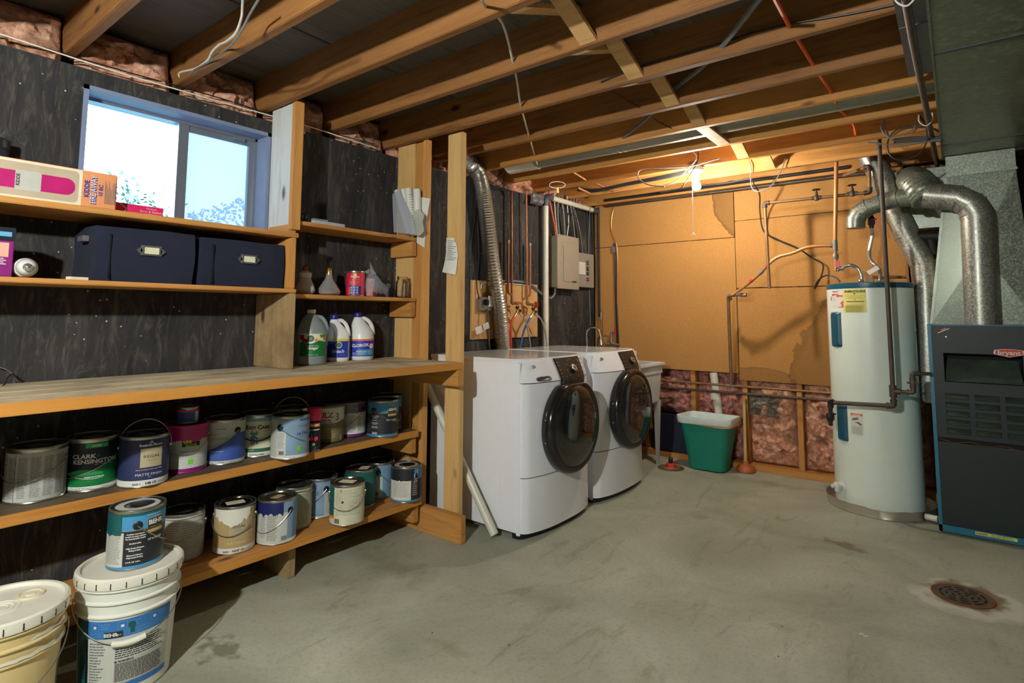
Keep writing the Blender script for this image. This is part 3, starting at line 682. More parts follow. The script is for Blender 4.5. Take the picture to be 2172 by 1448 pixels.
can('navy can with a tan square label and its wire handle standing up, upper can shelf', 302, 1034, SZ, 0, a_regal, group=UP, bl=dict(ang=1.45, swing=1.45, b=.1), h=.186)
def a_mag(w, R, h):
    full(w, 'pale_label', R, .018, h-.016); w.rect('magenta_dark', -pi*R, pi*R, .004, .018, .0005)
    w.fn('magenta', -.12, .12, lambda a: h-.062-.004*sin(a*60)-.030*max(0, noise.noise((a*130, 2, 0))), h-.012, .0008, 60)
    w.rect('print_black', -.012, .055, h-.085, h-.066, .0007); w.text('yellow_print', 'LIFE', .008, h-.072, .017, off=.0016, bold=.0006); w.text('lime', 'MASTER', .022, h-.084, .012, off=.0016, bold=.0005)
    w.text('print_grey', 'PAINT & PRIMER', .02, .080, .010); w.text('print_grey', 'Durable low odor', .015, .068, .006); w.text('print_grey', 'LOW GLOSS', .02, .060, .006)
    w.rect('lime', .012, .032, .034, .054, .0009)
can('white can with pink paint running from its rim, a small tin on top', 390, 1004, SZ, 0, a_mag, lid='black_paint', bl=dict(ang=1.5, swing=-.6, wire='wire'), group=UP, body='magenta')
p_ = P(2, SZ, 390, 1004); d_ = Vector((p_.x, p_.y, 0)).normalized(); c_ = p_+d_*.083
def a_tiny(w, R, h):
    full(w, 'blue_label', R, .006, h-.012); w.fn('hot_pink', -.12, .12, lambda a: h-.018-.012*max(0, noise.noise((a*160, 8, 0))), h-.010, .0008, 40)
    w.rect('pale_label', .028, .045, .008, h-.02, .0009); w.lines('navy_label', -.03, .02, .012, .045, 6)
can_at('small blue tin with pink drips standing on the pink-stained can', (c_.x+.002, c_.y+.004, SZ+.19), atan2(-d_.x, d_.y), a_tiny, R=.040, h=.068, lid='black_paint', name='small_paint_tin', cat='paint tin')
def a_clarkb(w, R, h):
    full(w, 'pale_label', R, .006, h-.008)
    cu = lambda a: .060+.0012*max(0, (a*100+9))**1.55
    w.fn('blue_label', -.10, .115, .018, lambda a: min(cu(a), .13), .0006)
    w.text('print_grey', 'DOOR & TRIM', -.02, h-.040, .0065, bold=.0003)
    w.text('print_grey', 'CLARK+', -.055, .123, .0165); w.text('print_grey', 'KENSINGTON', -.035, .106, .0165); w.text('print_grey', 'paint + primer in one', .0, .099, .005)
    w.text('pale_label', 'INTERIOR SEMI-GLOSS', -.035, .056, .006, bold=.0002)
    for k in range(4): w.text('sky_label', 'hard durable finish for trim', -.04, .049-.006*k, .0045)
    for k in range(3): w.text('print_black', ('ULTRA', 'ENAMEL', '116 FL OZ')[k], -.05+.04*k, .009, .0055)
can('white can with a blue lower sweep, beside the pink-stained can', 468, 989, SZ, 0, a_clarkb, group=UP, off=(-.010, .018), lid='lid_dark', bl=dict(ang=.62, swing=-.62, plug='black_plastic'))
def a_easy(w, R, h):
    full(w, 'cream_label', R, .022, h-.016); w.rect('sky_label', -pi*R, pi*R, h-.030, h-.018, .0008); w.rect('white_paper', -pi*R, pi*R, .006, .022, .0005)
    w.text('pale_label', 'SEMI-GLOSS', .01, h-.027, .008)
    w.text('print_black', 'E', -.052, h-.064, .026, bold=.0009); w.text('print_black', 'ASY', -.028, h-.064, .019, bold=.0008); w.text('print_black', 'C', .003, h-.064, .026, bold=.0009); w.text('print_black', 'ARE', .029, h-.064, .019, bold=.0008)
    w.text('print_grey', 'INTERIOR', .03, h-.075, .0065)
    w.text('teal_digits', '365', -.032, .088, .040, bold=.0022, rot=-pi/2)
    w.rect('dark_green', -pi*R, pi*R, .024, .040, .0008); w.text('pale_label', 'PAINT & PRIMER', -.04, .030, .0065)
    w.text('print_black', 'CCS-F Pure White', -.005, .010, .0085, bold=.0003); w.text('print_black', 'ONE GAL', .05, .010, .007)
can('cream can with large teal digits and a black hanging handle', 545, 972, SZ, 0, a_easy, off=(-.012, .010), lid='black_paint', bl=dict(ang=1.5, swing=-.6, wire='black_plastic', thick=.0032), group=UP)
def a_vals(w, R, h, full_c='steel_blue'):
    full(w, full_c, R, .018, h-.010); w.rect('white_paper', -pi*R, pi*R, .005, .018, .0005)
    w.rect('grey_paper', -.135, -.060, .012, h-.016, .0008); w.rect('pale_label', -.060, -.018, .014, .122, .0010); w.lines('print_grey', -.056, -.022, .05, .118, 12)
    for k in range(9): w.rect('print_black', -.048+.0026*k, -.0466+.0026*k+(.0007 if k % 2 else 0), .022, .038, .0013)
    w.rect('blue_label', .04, .11, h-.024, h-.016, .0010)
    w.text('print_grey', 'valspar', .062, h-.052, .023); w.text('blue_ink', 'ULTRA', .056, .104, .018, bold=.0003); w.text('print_grey', 'premium interior paint', .06, .094, .005)
    w.rect('lime', .030, .048, .034, .056, .0012); w.text('print_grey', '116 FL OZ (3.43 L)', .0, .008, .006)
can('grey-blue can with black plug and lime square on the upper can shelf', 614, 975, SZ, 0, a_vals, group=UP, bl=dict(ang=-.55, swing=-.62, plug='black_plastic'), lid='lid_dark')
p_ = P(2, SZ, 614, 975); d_ = Vector((p_.x, p_.y, 0)).normalized()
c_ = P(2, SZ+.19, 613, 878); 
def a_plain(w, R, h): full(w, 'pale_label', R, .006, h-.01); w.lines('print_grey', -.06, .06, .02, .15, 22)
can_at('can mostly hidden behind the grey-blue can, its handle standing up', (-2.625, 1.60, SZ), 1.0, a_plain, group=UP, bl=dict(ang=1.5, swing=1.35, b=.098))
# spray can
p = P(2, SZ, 664, 958); d = Vector((p.x, p.y, 0)).normalized(); c = p+d*.033
t = thing('spray_can', 'spray paint can with a hot pink cap and black body', 'spray can', (c.x, c.y, SZ+.0006), None, atan2(-d.x, d.y), local=True)
obj('body', MB().lathe([(.001, .002), (.031, .001), (.033, .004), (.033, .138), (.031, .144), (.024, .148), (.001, .15)], 28), M('black_paint'), t)
obj('base_rim', MB().lathe([(.033, .0), (.0345, .002), (.0335, .006)], 28), M('steel_can'), t)
obj('cap', MB().lathe([(.0325, .143), (.0335, .145), (.0325, .196), (.030, .2), (.001, .2)], 28), M('hot_pink'), t)
w = Wrap(.033); w.rect('orange_print', -.022, .03, .115, .130); w.text('print_white', 'KRYLON', .004, .119, .009, bold=.0005); w.text('print_white', 'FLUORESCENT', .003, .098, .0075, bold=.0004)
w.disc('hot_pink', -.010, .06, .010); w.disc('hot_pink', .012, .06, .010); w.disc('print_white', .0, .034, .007); w.lines('print_grey', -.02, .02, .008, .026, 4); w.build(t)
def a_kilz(w, R, h):
    full(w, 'olive_gold', R, .005, h-.012); w.fn('white_paper', -.13, .13, lambda a: .098-.0*a+(.03*max(0, a-.04)*8), h-.022, .0006)
    w.text('red_print', 'KILZ', -.012, h-.068, .037, bold=.0016); w.text('olive_gold', '3', .050, h-.083, .050, bold=.001)
    w.text('red_print', 'PREMIUM', -.014, .110, .0125, bold=.0007, sx=1.15); w.text('print_black', 'INTERIOR PRIMER', .0, .101, .006, bold=.0003)
    w.text('white_paper', 'HIGH HIDE STAIN BLOCKER', .01, .088, .006); w.lines('pale_wood_print', -.03, .05, .022, .08, 11, th=.25); w.rect('grey_paper', .072, .082, .012, .035)
can('white and olive gold primer can with a red name and a black 3', 693, 941, SZ, 0, a_kilz, lid='navy_paint', body='black_paint', group=UP, h=.196)
def a_purp(w, R, h):
    full(w, 'white_paper', R, .018, h-.012); w.rect('purple', -pi*R, pi*R, .004, .018, .0005); w.rect('purple', -pi*R, pi*R, h-.062, h-.014, .0006)
    w.fn('grey_smear', -.10, .038, lambda a: h-.064-.012*max(0, noise.noise((a*70, 3, 1))), h-.014, .001, 40)
    w.lines('print_grey', -.07, .03, .026, .12, 24, th=.4); w.lines('print_grey', .04, .065, .03, .11, 12)
can('can with a purple band smeared grey, left of the pale-blue banded black can', 745, 929, SZ, 0, a_purp, off=(-.012, .0), lid='black_paint', body='black_paint', group=UP, bl=dict(ang=.85, swing=-.9, plug='black_plastic'))
def a_behr(w, R, h, teal=False, side=False):
    full(w, 'behr_black', R, .014, h-.012); w.rect('behr_blue', -pi*R, pi*R, h-.064, h-.010, .0006); w.rect('behr_blue', -pi*R, pi*R, .003, .014, .0006)
    w.rect('gold_print', -pi*R, pi*R, h-.0655, h-.064, .0008)
    x = .052
    w.rect('gold_print', x-.026, x+.030, h-.082, h-.034, .0010); w.rect('print_black', x-.0245, x+.0285, h-.0805, h-.0355, .0013); w.rect('gold_print', x-.0245, x+.0285, h-.0805, h-.070, .0015)
    w.text('print_white', 'BEHR', x+.002, h-.054, .0205, bold=.0009, off=.002); w.text('gold_print', 'PREMIUM PLUS', x+.002, h-.066, .0065, off=.002); w.text('print_white', 'ULTRA', x+.002, h-.079, .008, off=.002)
    w.text('print_white', 'EXTERIOR SATIN', x-.005, h-.024, .006); w.text('print_white', 'ENAMEL', x+.004, h-.031, .005)
    w.text('print_white', 'PAINT & PRIMER', x-.004, h-.105, .0085, bold=.0003)
    for k, st in enumerate(('A primer coat may be', 'needed on some surfaces', 'See back label', '', 'Excellent Hide', '', 'Helps Resist Moisture', 'Fading & Stains', '', 'Enhanced Adhesion', 'Helps Resist Peeling')):
        w.text('print_white', st, -.045, h-.077-.0065*k, .0045, bold=.0002)
    w.text('print_white', '116 FL OZ 3.43 L', -.045, .024, .0045, bold=.0003); w.rect('print_white', -.06, -.03, .017, .021)
def a_behr1(w, R, h): a_behr(w, R, h)
can('black can with pale blue top band and gold badge on the upper can shelf', 806, 928, SZ, 0, a_behr1, off=(.006, .012), group=UP, lid='black_paint', bl=dict(ang=-.62, swing=-.55, plug='black_plastic'))
can_at('blue-banded black can half hidden at the right end of the upper can shelf', (-2.625, 2.20, SZ), .55, a_behr1, group=UP, lid='black_paint', bl=dict(ang=.9, swing=-.6, plug='white_paper'))
# ---- lower shelf
def a_white(w, R, h):
    full(w, 'pale_label', R, .008, h-.012); w.lines('print_grey', -.09, .09, h-.022, h-.016, 1, th=.6, rag=.02)
    w.lines('print_grey', -.085, -.01, .035, h-.03, 14, th=.22); w.lines('print_grey', .0, .085, .045, h-.032, 12, th=.2); w.text('print_black', 'i', .022, .095, .012)
can('white text-covered can on the lower shelf just behind the front bucket', 383, 1194, LZ, 0, a_white, group=LO, lid='lid_dark', bl=dict(ang=1.45, swing=-.45))
def a_tan(w, R, h):
    a_regal(w, R, h, 'tan_label', 'cream_label', 'FLAT FINISH', 'N547 1X')
    w.fn('white_paint', -.082, .072, lambda a: h-.045-.038*max(0, 1-abs(a)/.075)-.012*noise.noise((a*80, 1, 2)), h-.010, .0017, 60)
can('tan can with white paint run down its front, nearest on the lower can shelf', 495, 1176, LZ, -.1, a_tan, group=LO, lid='lid_dark', bl=dict(ang=1.42, swing=-.62), lidtop=sticker('card_edge', .034, .3), h=.195)
def a_navyp(w, R, h):
    a_vals(w, R, h)
    w.rect('steel_blue', .03, .12, .02, h-.016, .0014); w.rect('mid_blue', .075, .12, .02, h-.016, .0016)
    w.rect('pale_label', -.12, .045, .010, .135, .0018)
    w.lines('print_grey', -.075, -.045, .03, .125, 16, off=.0022); w.lines('print_grey', -.04, .005, .02, .13, 26, off=.0022, th=.45)
    w.fn('navy_paint', -.12, .026, lambda a: .132-.016*noise.noise((a*60, 5, 1))-.012*max(0, noise.noise((a*220, 1, 4))), h-.010, .0026, 80)
    for k in range(8): w.rect('print_black', .020+.003*k, .0215+.003*k, .018, .036, .0022)
can('can with navy paint over its top half, beside the tan can', 585, 1157, LZ, 0, a_navyp, group=LO, lid='lid_steel', bl=dict(ang=.72, swing=-.9, plug='black_plastic'), lidtop=sticker('card', .026, .9))
def a_whitel(w, R, h): full(w, 'cream_label', R, .006, h-.012); w.lines('print_grey', .02, .09, .02, .16, 26, th=.35)
can_at('pale can with raised handle half hidden behind the navy-dripped can', (-2.60, 1.612, LZ), 1.0, a_whitel, group=LO, lid='lid_steel', bl=dict(ang=1.9, swing=.35, b=.1))
def a_vals2(w, R, h):
    full(w, 'mid_blue', R, .014, h-.012); w.rect('pale_label', -pi*R, pi*R, .005, .014, .0005); w.rect('steel_blue', -.06, .085, .02, h-.016, .0006)
    w.rect('pale_label', .022, .085, .012, .120, .001); w.lines('print_grey', .026, .08, .02, .115, 20, th=.35)
can('plain blue can with black plug, standing behind the white front can', 676, 1104, LZ, 0, a_vals2, off=(-.02, .017), group=LO, lid='lid_dark', bl=dict(ang=.35, swing=-1.0, plug='black_plastic'))
def a_teal(w, R, h): full(w, 'teal_label', R, .006, h-.012); w.rect('orange_print', -.10, -.02, .02, .04)
can_at('can with rusty ringed lid, right behind the white front can', (-2.60, 2.005, LZ), 1.0, a_teal, group=LO, lid='lid_steel', lidtop=sticker('card_edge', .032, 1.2, .02))
def a_whiteg(w, R, h):
    full(w, 'cream_label', R, .004, h-.012); w.rect('teal_label', -.125, -.068, .045, h-.012, .0008); w.rect('orange_print', -.125, -.068, .032, .045, .0008)
    w.rect('print_black', -.032, -.029, h-.032, h-.018); w.lines('print_grey', -.055, .075, .05, h-.02, 20, th=.22, rag=.5)
    w.disc('print_black', -.022, .112, .006); w.text('print_black', 'i', .03, .108, .013)
    for k in range(9): w.rect('print_black', -.062+.003*k, -.0603+.003*k, .012, .034, .0013)
can('white can with barcode at the front edge of the lower can shelf', 735, 1116, LZ, 0, a_whiteg, group=LO, lid='lid_steel', bl=dict(ang=1.45, swing=-.62), lidtop=sticker('card_edge', .036, -.5, .0, .0))
def a_vals3(w, R, h):
    full(w, 'steel_blue', R, .006, h-.012); w.rect('grey_smear', -.13, -.035, .006, h-.012, .0008); w.rect('pale_label', -.035, .02, .012, .118, .0010); w.rect('sky_label', .02, .03, .012, h-.02, .001)
    for k in range(7): w.rect('print_black', -.022+.003*k, -.0203+.003*k, .02, .038, .0014)
can('pale blue can with dark lid and black plug, behind the right front can', 803, 1058, LZ, 0, a_vals3, group=LO, lid='lid_dark', bl=dict(ang=-.05, swing=-.8, plug='black_plastic'))
def a_behr2(w, R, h):
    a_behr(w, R, h); w.rect('white_paper', -.13, .026, .014, .118, .0016); w.lines('print_grey', -.075, .02, .03, .11, 20, off=.002, th=.3)
    w.rect('behr_black', .026, .12, .014, h-.068, .0018)
    for k in range(8): w.lines('print_white', .034, .066, .036+.011*k, .043+.011*k, 2, off=.0024)
    w.rect('behr_blue', .02, .12, h-.066, h-.012, .0018)
    w.fn('behr_black', -.13, .042, lambda a: .116-.006*noise.noise((a*120, 7, 0)), h-.010, .003, 50)
can('black-topped can with white label and raised handle, right end of lower shelf', 861, 1067, LZ, 0, a_behr2, group=LO, lid='black_paint', bl=dict(ang=.75, swing=1.5, plug='black_plastic', b=.088), lidtop=paintring(), h=.186)
# ================================================================== buckets
def bucket(label, c, rz, body, lidm, art, sw, gmat='white_paint', lid_det=0):
    R0, R1, H = .128, .146, .365
    Rf = lambda z: R0+(R1-R0)*min(z, H)/H
    t = thing('plastic_bucket', label, 'bucket', (c[0], c[1], 0), None, rz, local=True)
    pr = [(.001, .004), (R0-.012, .004), (R0-.008, 0), (R0, .004)]
    for z in (.06, .12, .18, .235): pr.append((Rf(z), z))
    for z in (.252, .292, .330):
        pr += [(Rf(z), z-.002), (Rf(z)+.008, z+.001), (Rf(z)+.008, z+.005), (Rf(z)+.001, z+.009)]
    pr += [(Rf(.35), .350), (Rf(.36), .358)]
    obj('body', MB().lathe(pr, 56), M(body), t)
    L = R1+.009
    lid_o = obj('lid', MB().lathe([(L-.004, .338), (L, .340), (L+.002, .352), (L, .368), (L-.006, .373), (L-.014, .372), (L-.018, .362), (L-.03, .361), (L-.045, .3605), (.001, .3605)], 56), M(lidm), t)
    if lid_det:
        mb = MB()
        for r in (.022, .034, .048): mb.tube([(-.01+r*cos(2*pi*k/30), r*sin(2*pi*k/30), .3612) for k in range(31)], .0018, 6)
        obj('lid_rings', mb, M(lidm), lid_o)
        mb = MB().lathe([(.034, .3605), (.034, .366), (.028, .3665), (.024, .363), (.014, .363), (.012, .366), (.001, .366)], 26, (.068, .040, 0))
        obj('spout_cap', mb, M('card_edge'), lid_o)
    mb = MB()
    for k in range(10):
        a = -pi/2+(-1.2+.27*k); u = Vector((-sin(a), cos(a), 0)); n_ = Vector((cos(a), sin(a), 0))
        mb.obox(n_*(L+.0012)+Vector((0, 0, .352)), u*.0015, n_*.001, (0, 0, .009))
    obj('tear_notch', mb, M('print_black'), lid_o)
    w = Wrap(Rf); art(w); w.build(t)
    # bail with grip
    ang, swing, b = sw; ze = .285; e = Vector((sin(ang), -cos(ang), 0)); f = Vector((cos(ang), sin(ang), 0)); f = f*(-1 if f.y > 0 else 1)
    Re = Rf(ze)+.012; pts = []
    for i in range(33):
        u = pi*i/32; pts.append(e*(Re*cos(u))+f*(max(b*cos(swing), Rf(.15)+.012)*sin(u)**.8)+Vector((0, 0, ze+b*sin(swing)*sin(u)**1.15)))
    obj('bail', MB().tube(pts, .0019, 6), M('wire'), t); g = pts[13:20]
    obj('grip', MB().tube(g, .0095, 10), M(gmat), t)
    for s in (1, -1): obj('ear', MB().lathe([(.013, -.01), (.013, .006), (.008, .009), (.001, .009)], 14, e*s*Rf(ze)+Vector((0, 0, ze)), e*s), M(body), t)
    return t
def a_bb(w):
    w.rect('bucket_blue', -.175, .125, .188, .242, .0008); w.rect('pale_label', -.175, .125, .045, .188, .0008); w.rect('bucket_blue', -.175, .125, .030, .048, .0008)
    w.fn('teal_paint', -.175, -.118, .03, .242, .0011); w.rect('black_paint', -.128, -.119, .03, .185, .0013)
    for a, l in ((-.095, 1), (-.02, 1), (.065, 1)):
        w.rect('sky_label', a-.012, a+.012, .2145, .2375, .001); w.rect('bucket_blue', a-.011, a+.011, .2155, .2365, .0013); w.rect('print_white', a-.004, a+.004, .220, .228, .0016); w.lines('sky_label', a+.016, a+.046, .217, .236, 3, off=.0012, th=.3)
    w.lines('sky_label', -.11, .12, .192, .211, 4, off=.0012, th=.25, rag=.05)
    w.rect('print_black', -.068, -.018, .190, .209, .0014); w.text('print_white', 'BEHR', -.050, .1945, .0155, off=.002, bold=.0005); w.text('print_white', 'PRO', -.029, .1955, .008, off=.002)
    w.lines('print_black', -.155, -.125, .06, .18, 14, off=.0012, th=.5)
    w.lines('print_grey', -.112, -.058, .052, .178, 15, off=.0012, th=.45, rag=.5)
    w.rect('sky_label', -.036, -.012, .156, .160, .0014)
    w.lines('print_black', -.036, .115, .122, .176, 8, off=.0012, th=.5, rag=.3); w.text('print_black', '\u25b2 WARNING!', -.012, .112, .008, off=.0013, bold=.0004)
    w.rect('grey_paper', -.038, .115, .05, .121, .0010); w.lines('print_black', -.035, .113, .053, .109, 13, off=.0014, th=.55, rag=.15)
    w.fn('teal_paint', .000, .012, .196, .222, .0018); w.disc('teal_paint', .004, .222, .010, .0018)
B2 = (-2.262, .800)
bucket('white paint bucket with blue printed label, holding a paint can on its lid', B2, atan2(-B2[0]*1, B2[1])+.06, 'bucket_white', 'lid_white', a_bb, (1.55, -.70, .175))
def a_bg(w):
    w.fn('grass', .150, .175, lambda a: .04+.02*sin(a*200), lambda a: .20-.02*sin(a*300), .0008)
    w.fn('white_paint', -.10, .14, lambda a: .262+.008*noise.noise((a*60, 1, 1)), lambda a: .272+.01*noise.noise((a*40, 3, 1)), .009)
    w.fn('white_paint', .04, .16, lambda a: .302+.006*noise.noise((a*60, 4, 1)), lambda a: .312+.008*noise.noise((a*40, 7, 1)), .0035)
B1 = (-2.215, .46)
bucket('beige plastic bucket with white lid at the left edge of the frame', B1, atan2(-B1[0], B1[1])+.15, 'bucket_beige', 'lid_white', a_bg, (1.45, -.75, .185), lid_det=1)
def a_behrt(w, R, h):
    a_behr(w, R, h)
    w.fn('teal_paint', -.13, -.048, lambda a: h-.078-.012*noise.noise((a*70, 7, 2)), h-.010, .002, 50)
    w.fn('teal_paint', -.06, .13, h-.018, h-.010, .002)
    w.rect('pale_label', -.13, -.040, .012, h-.070, .0016); w.lines('print_grey', -.105, -.045, .02, h-.075, 20, off=.002, th=.35)
    w.rect('behr_black', -.040, .03, .014, h-.068, .0014)
    for k, st in enumerate(('A primer coat may be', 'needed on some surfaces', 'See back label for details', '', 'Excellent Hide', '', 'Helps Resist Moisture', 'Fading & Stains', '', 'Enhanced Adhesion', 'Helps Resist Peeling')):
        w.text('print_white', st, -.006, h-.077-.0075*k, .0056, bold=.0003, off=.0024)
    w.text('print_white', '116 FL OZ  3.43 L', -.01, .024, .0055, bold=.0003, off=.0024)
can_at('black and blue can with teal paint on its rim, on the white bucket', (-2.262-.012, .815, .362), atan2(2.262, .81)+.05, a_behrt, R=.083, lid='black_paint', bl=dict(ang=-.02, swing=-.72, plug='black_plastic', b=.12), lidtop=paintring('black_paint'))

# ================================================================== things on the wall shelves
Z1, Z2, Z3, Z4 = 1.5936, 1.3276, 1.6706, 1.3086
# extinguisher carton
t = thing('extinguisher_box', 'long cardboard box picturing a red cylinder, on the upper shelf before the window', 'box', (-2.56, .4, Z1))
obj('carton', MB().box(-2.66, -2.482, -.02, .755, Z1, Z1+.135, .004), M('card_orange'), t)
xf = -2.4815
def fl_rect(mb, y0, y1, z0, z1, x=xf, k=0): mb.add([(x+.0006*k, y0, z0), (x+.0006*k, y1, z0), (x+.0006*k, y1, z1), (x+.0006*k, y0, z1)], [(0, 1, 2, 3)])
def rrect(mb, y0, y1, z0, z1, r, x, n=6):
    pts = []
    for cy, cz, a0 in ((y1-r, z1-r, 0), (y0+r, z1-r, pi/2), (y0+r, z0+r, pi), (y1-r, z0+r, 3*pi/2)):
        for i in range(n+1): pts.append((x, cy+r*cos(a0+pi/2*i/n), cz+r*sin(a0+pi/2*i/n)))
    mb.add(pts, [tuple(range(len(pts)))])
mb = MB(); fl_rect(mb, -.02, .645, Z1+.002, Z1+.132); obj('border', mb, M('card_edge'), t)
mb = MB(); rrect(mb, -.01, .635, Z1+.010, Z1+.124, .015, xf+.0008); obj('picture_ground', mb, M('card_grey'), t)
mb = MB(); rrect(mb, .1, .625, Z1+.034, Z1+.094, .028, xf+.0014); obj('picture_cylinder', mb, M('magenta'), t)
mb = MB(); rrect(mb, .458, .528, Z1+.030, Z1+.098, .006, xf+.002); obj('picture_label', mb, M('grey_paper'), t)
mb = MB(); text_flat(mb, 'KIDDE', (xf+.003, .470, Z1+.064), (0, 0, 1), (0, -1, 0), .014, .0004); obj('lettering', mb, M('print_black'), t)
mb = MB(); text_flat(mb, 'KIDDE', (xf+.001, .667, Z1+.067), (0, 0, 1), (0, -1, 0), .0215, .0008); text_flat(mb, 'FIRE AWAY', (xf+.001, .690, Z1+.065), (0, 0, 1), (0, -1, 0), .025, .001, .82); text_flat(mb, '10 BC', (xf+.001, .709, Z1+.067), (0, 0, 1), (0, -1, 0), .018, .0005)
obj('lettering', mb, M('blue_ink'), t)
mb = MB(); text_flat(mb, 'FIRE AWAY', (xf+.0018, .688, Z1+.067), (0, 0, 1), (0, -1, 0), .025, .0, .82); obj('lettering', mb, M('print_white'), t)
mb = MB()
for k in range(9): mb.box(xf, xf+.0008, .716+.004*k, .7175+.004*k, Z1+.02, Z1+.02+.09*random.uniform(.6, 1))
obj('print_lines', mb, M('print_grey'), t)
# pink box
t = thing('pink_carton', 'small magenta box with white top on the upper shelf under the window', 'box', (-2.56, .84, Z1))
obj('carton', MB().box(-2.66, -2.555, .775, .945, Z1, Z1+.046, .002), M('pink_box'), t)
obj('carton_top', MB().box(-2.659, -2.556, .776, .944, Z1+.0455, Z1+.047), M('white_paper'), t)
mb = MB(); text_flat(mb, 'Protect', (-2.5545, .90, Z1+.032), (0, 1, 0), (0, 0, 1), .012); text_flat(mb, 'Door & Gaskets', (-2.5545, .90, Z1+.020), (0, 1, 0), (0, 0, 1), .012); text_flat(mb, 'for Winter', (-2.5545, .90, Z1+.009), (0, 1, 0), (0, 0, 1), .010)
obj('lettering', mb, M('print_white'), t)
obj('handle_print', MB().tube([(-2.554, .79+.02*sin(a_/8*pi), Z1+.005+.035*a_/8) for a_ in range(9)], .002, 6), M('print_white'), t)
# black tin behind the carton
t = thing('dark_canister', 'dark round canister standing behind the extinguisher carton', 'canister', (-2.71, .43, Z1))
obj('body', MB().lathe([(.001, 0), (.046, 0), (.048, .004), (.048, .225), (.044, .232), (.001, .233)], 28, (-2.71, .43, Z1)), M('box_black'), t)
obj('lid', MB().lathe([(.049, .205), (.050, .21), (.050, .236), (.046, .24), (.001, .24)], 28, (-2.71, .43, Z1)), M('black_plastic'), t)
# fabric bins
def fbin(label, y0, y1, h, seed):
    t = thing('fabric_bin', label, 'storage bin', (-2.6, (y0+y1)/2, Z2), 'navy fabric storage bins')
    x0, x1 = -2.74, -2.498
    def wob(p): return Vector((noise.noise(Vector(p)*9+Vector((seed, 0, 0)))*.006, noise.noise(Vector(p)*8+Vector((0, seed, 3)))*.008, noise.noise(Vector(p)*7+Vector((0, 3, seed)))*.005))
    mb = MB(); mb.smooth = True; n = 14
    for fx in range(2):
        pass
    ring = []
    def shell(off, ztop, zbot):
        rings = []
        for k in range(11):
            z = zbot+(ztop-zbot)*k/10; pts = []
            bul = .010*sin(pi*k/10)
            c4 = [(x0-off, y0-off), (x1+off+bul, y0-off), (x1+off+bul, y1+off), (x0-off, y1+off)]
            for i in range(4):
                a = Vector((*c4[i], z)); b_ = Vector((*c4[(i+1) % 4], z))
                for j in range(n):
                    p = a.lerp(b_, j/n); pts.append(p+(wob(p) if 0 < k else Vector((0, 0, 0))))
            rings.append(pts)
        return rings
    o_ = shell(0, Z2+h, Z2+.001); i_ = shell(-.008, Z2+h-.002, Z2+.012)
    mb.ring(o_+i_[::-1], True); obj('fabric_body', mb, M('felt_navy'), t)
    mb = MB(); ym = y0+(y1-y0)*.53; mb.box(x1+.001, x1+.016, y0+.045, y0+.047, Z2+.01, Z2+h-.03); obj('seam', mb, M('cable_black'), t)
    zc = Z2+h*.60; xh = x1+.0165
    hold = MB().box(xh, xh+.002, ym-.038, ym+.038, zc-.019, zc+.021, .001).box(xh+.002, xh+.005, ym-.032, ym-.026, zc-.014, zc+.016).box(xh+.002, xh+.005, ym+.026, ym+.032, zc-.014, zc+.016).box(xh+.002, xh+.005, ym-.03, ym+.03, zc-.016, zc-.012).box(xh+.002, xh+.005, ym-.03, ym+.03, zc+.014, zc+.018)
    hold.obox((xh+.001, ym-.040, zc), (.001, 0, 0), (0, .006, .006), (0, -.006, .006)).obox((xh+.001, ym+.040, zc), (.001, 0, 0), (0, .006, .006), (0, -.006, .006))
    ho = obj('label_holder', hold, M('chrome'), t); obj('card_insert', MB().box(xh+.002, xh+.003, ym-.026, ym+.026, zc-.012, zc+.014), M('cream_label'), ho)
    return t
t = fbin('navy fabric bin with a metal label holder, left one with a side tab', .70, 1.045, .208, 3)
obj('tab', MB().box(-2.62, -2.56, .678, .70, Z2+.15, Z2+.172, .002), M('tarp_grey'), t)
fbin('navy fabric bin with a metal label holder, right one beside the wood divider', 1.075, 1.452, .205, 11)
# magenta bulb box at the frame edge
t = thing('bulb_carton', 'magenta product box with a blue stripe at the left edge of the middle shelf', 'box', (-2.5, .38, Z2))
obj('carton', MB().box(-2.56, -2.47, .30, .468, Z2, Z2+.162, .002), M('magenta_dark'), t)
obj('top_band', MB().box(-2.5605, -2.4685, .2995, .4695, Z2+.118, Z2+.163), M('dark_navy'), t)
obj('name_plate', MB().box(-2.469, -2.4675, .38, .46, Z2+.133, Z2+.148), M('sky_label'), t)
obj('photo_print', MB().box(-2.4698, -2.4688, .37, .455, Z2+.065, Z2+.112), M('bag_pink'), t)
mb = MB()
for k in range(4): mb.box(-2.4698, -2.4685, .40, .45-.006*(k % 2), Z2+.04+.006*k, Z2+.0425+.006*k)
obj('print_lines', mb, M('print_white'), t)
# spiral lamp lying on the shelf
t = thing('spiral_bulb', 'white spiral bulb lying on the shelf beside the magenta box', 'light bulb', (-2.44, .50, Z2))
hp = []
for i in range(90):
    a = i/89*2*pi*2.6; hp.append((-2.520+.05*i/89, .505+.026*sin(a), Z2+.034+.026*cos(a)))
obj('spiral_tube', MB().tube(hp, .0065, 8), M('lamp_grey'), t)
obj('ballast', MB().lathe([(.001, 0), (.028, .002), (.030, .01), (.022, .035), (.016, .04)], 20, (-2.472, .505, Z2+.034), (1, -.15, -.05)), M('lamp_grey'), t)
obj('screw_base', MB().lathe([(.0135, .038), (.0135, .056), (.006, .062), (.001, .064)], 16, (-2.472, .505, Z2+.034), (1, -.15, -.05)), M('chrome'), t)
tag(obj('wood_scrap', MB().obox((-2.50, .655, Z2+.006), (.012, .004, 0), (-.006, .028, 0), (0, 0, .005)), M('card_edge')), 'small scrap of pale wood beside the left fabric bin', 'scrap')
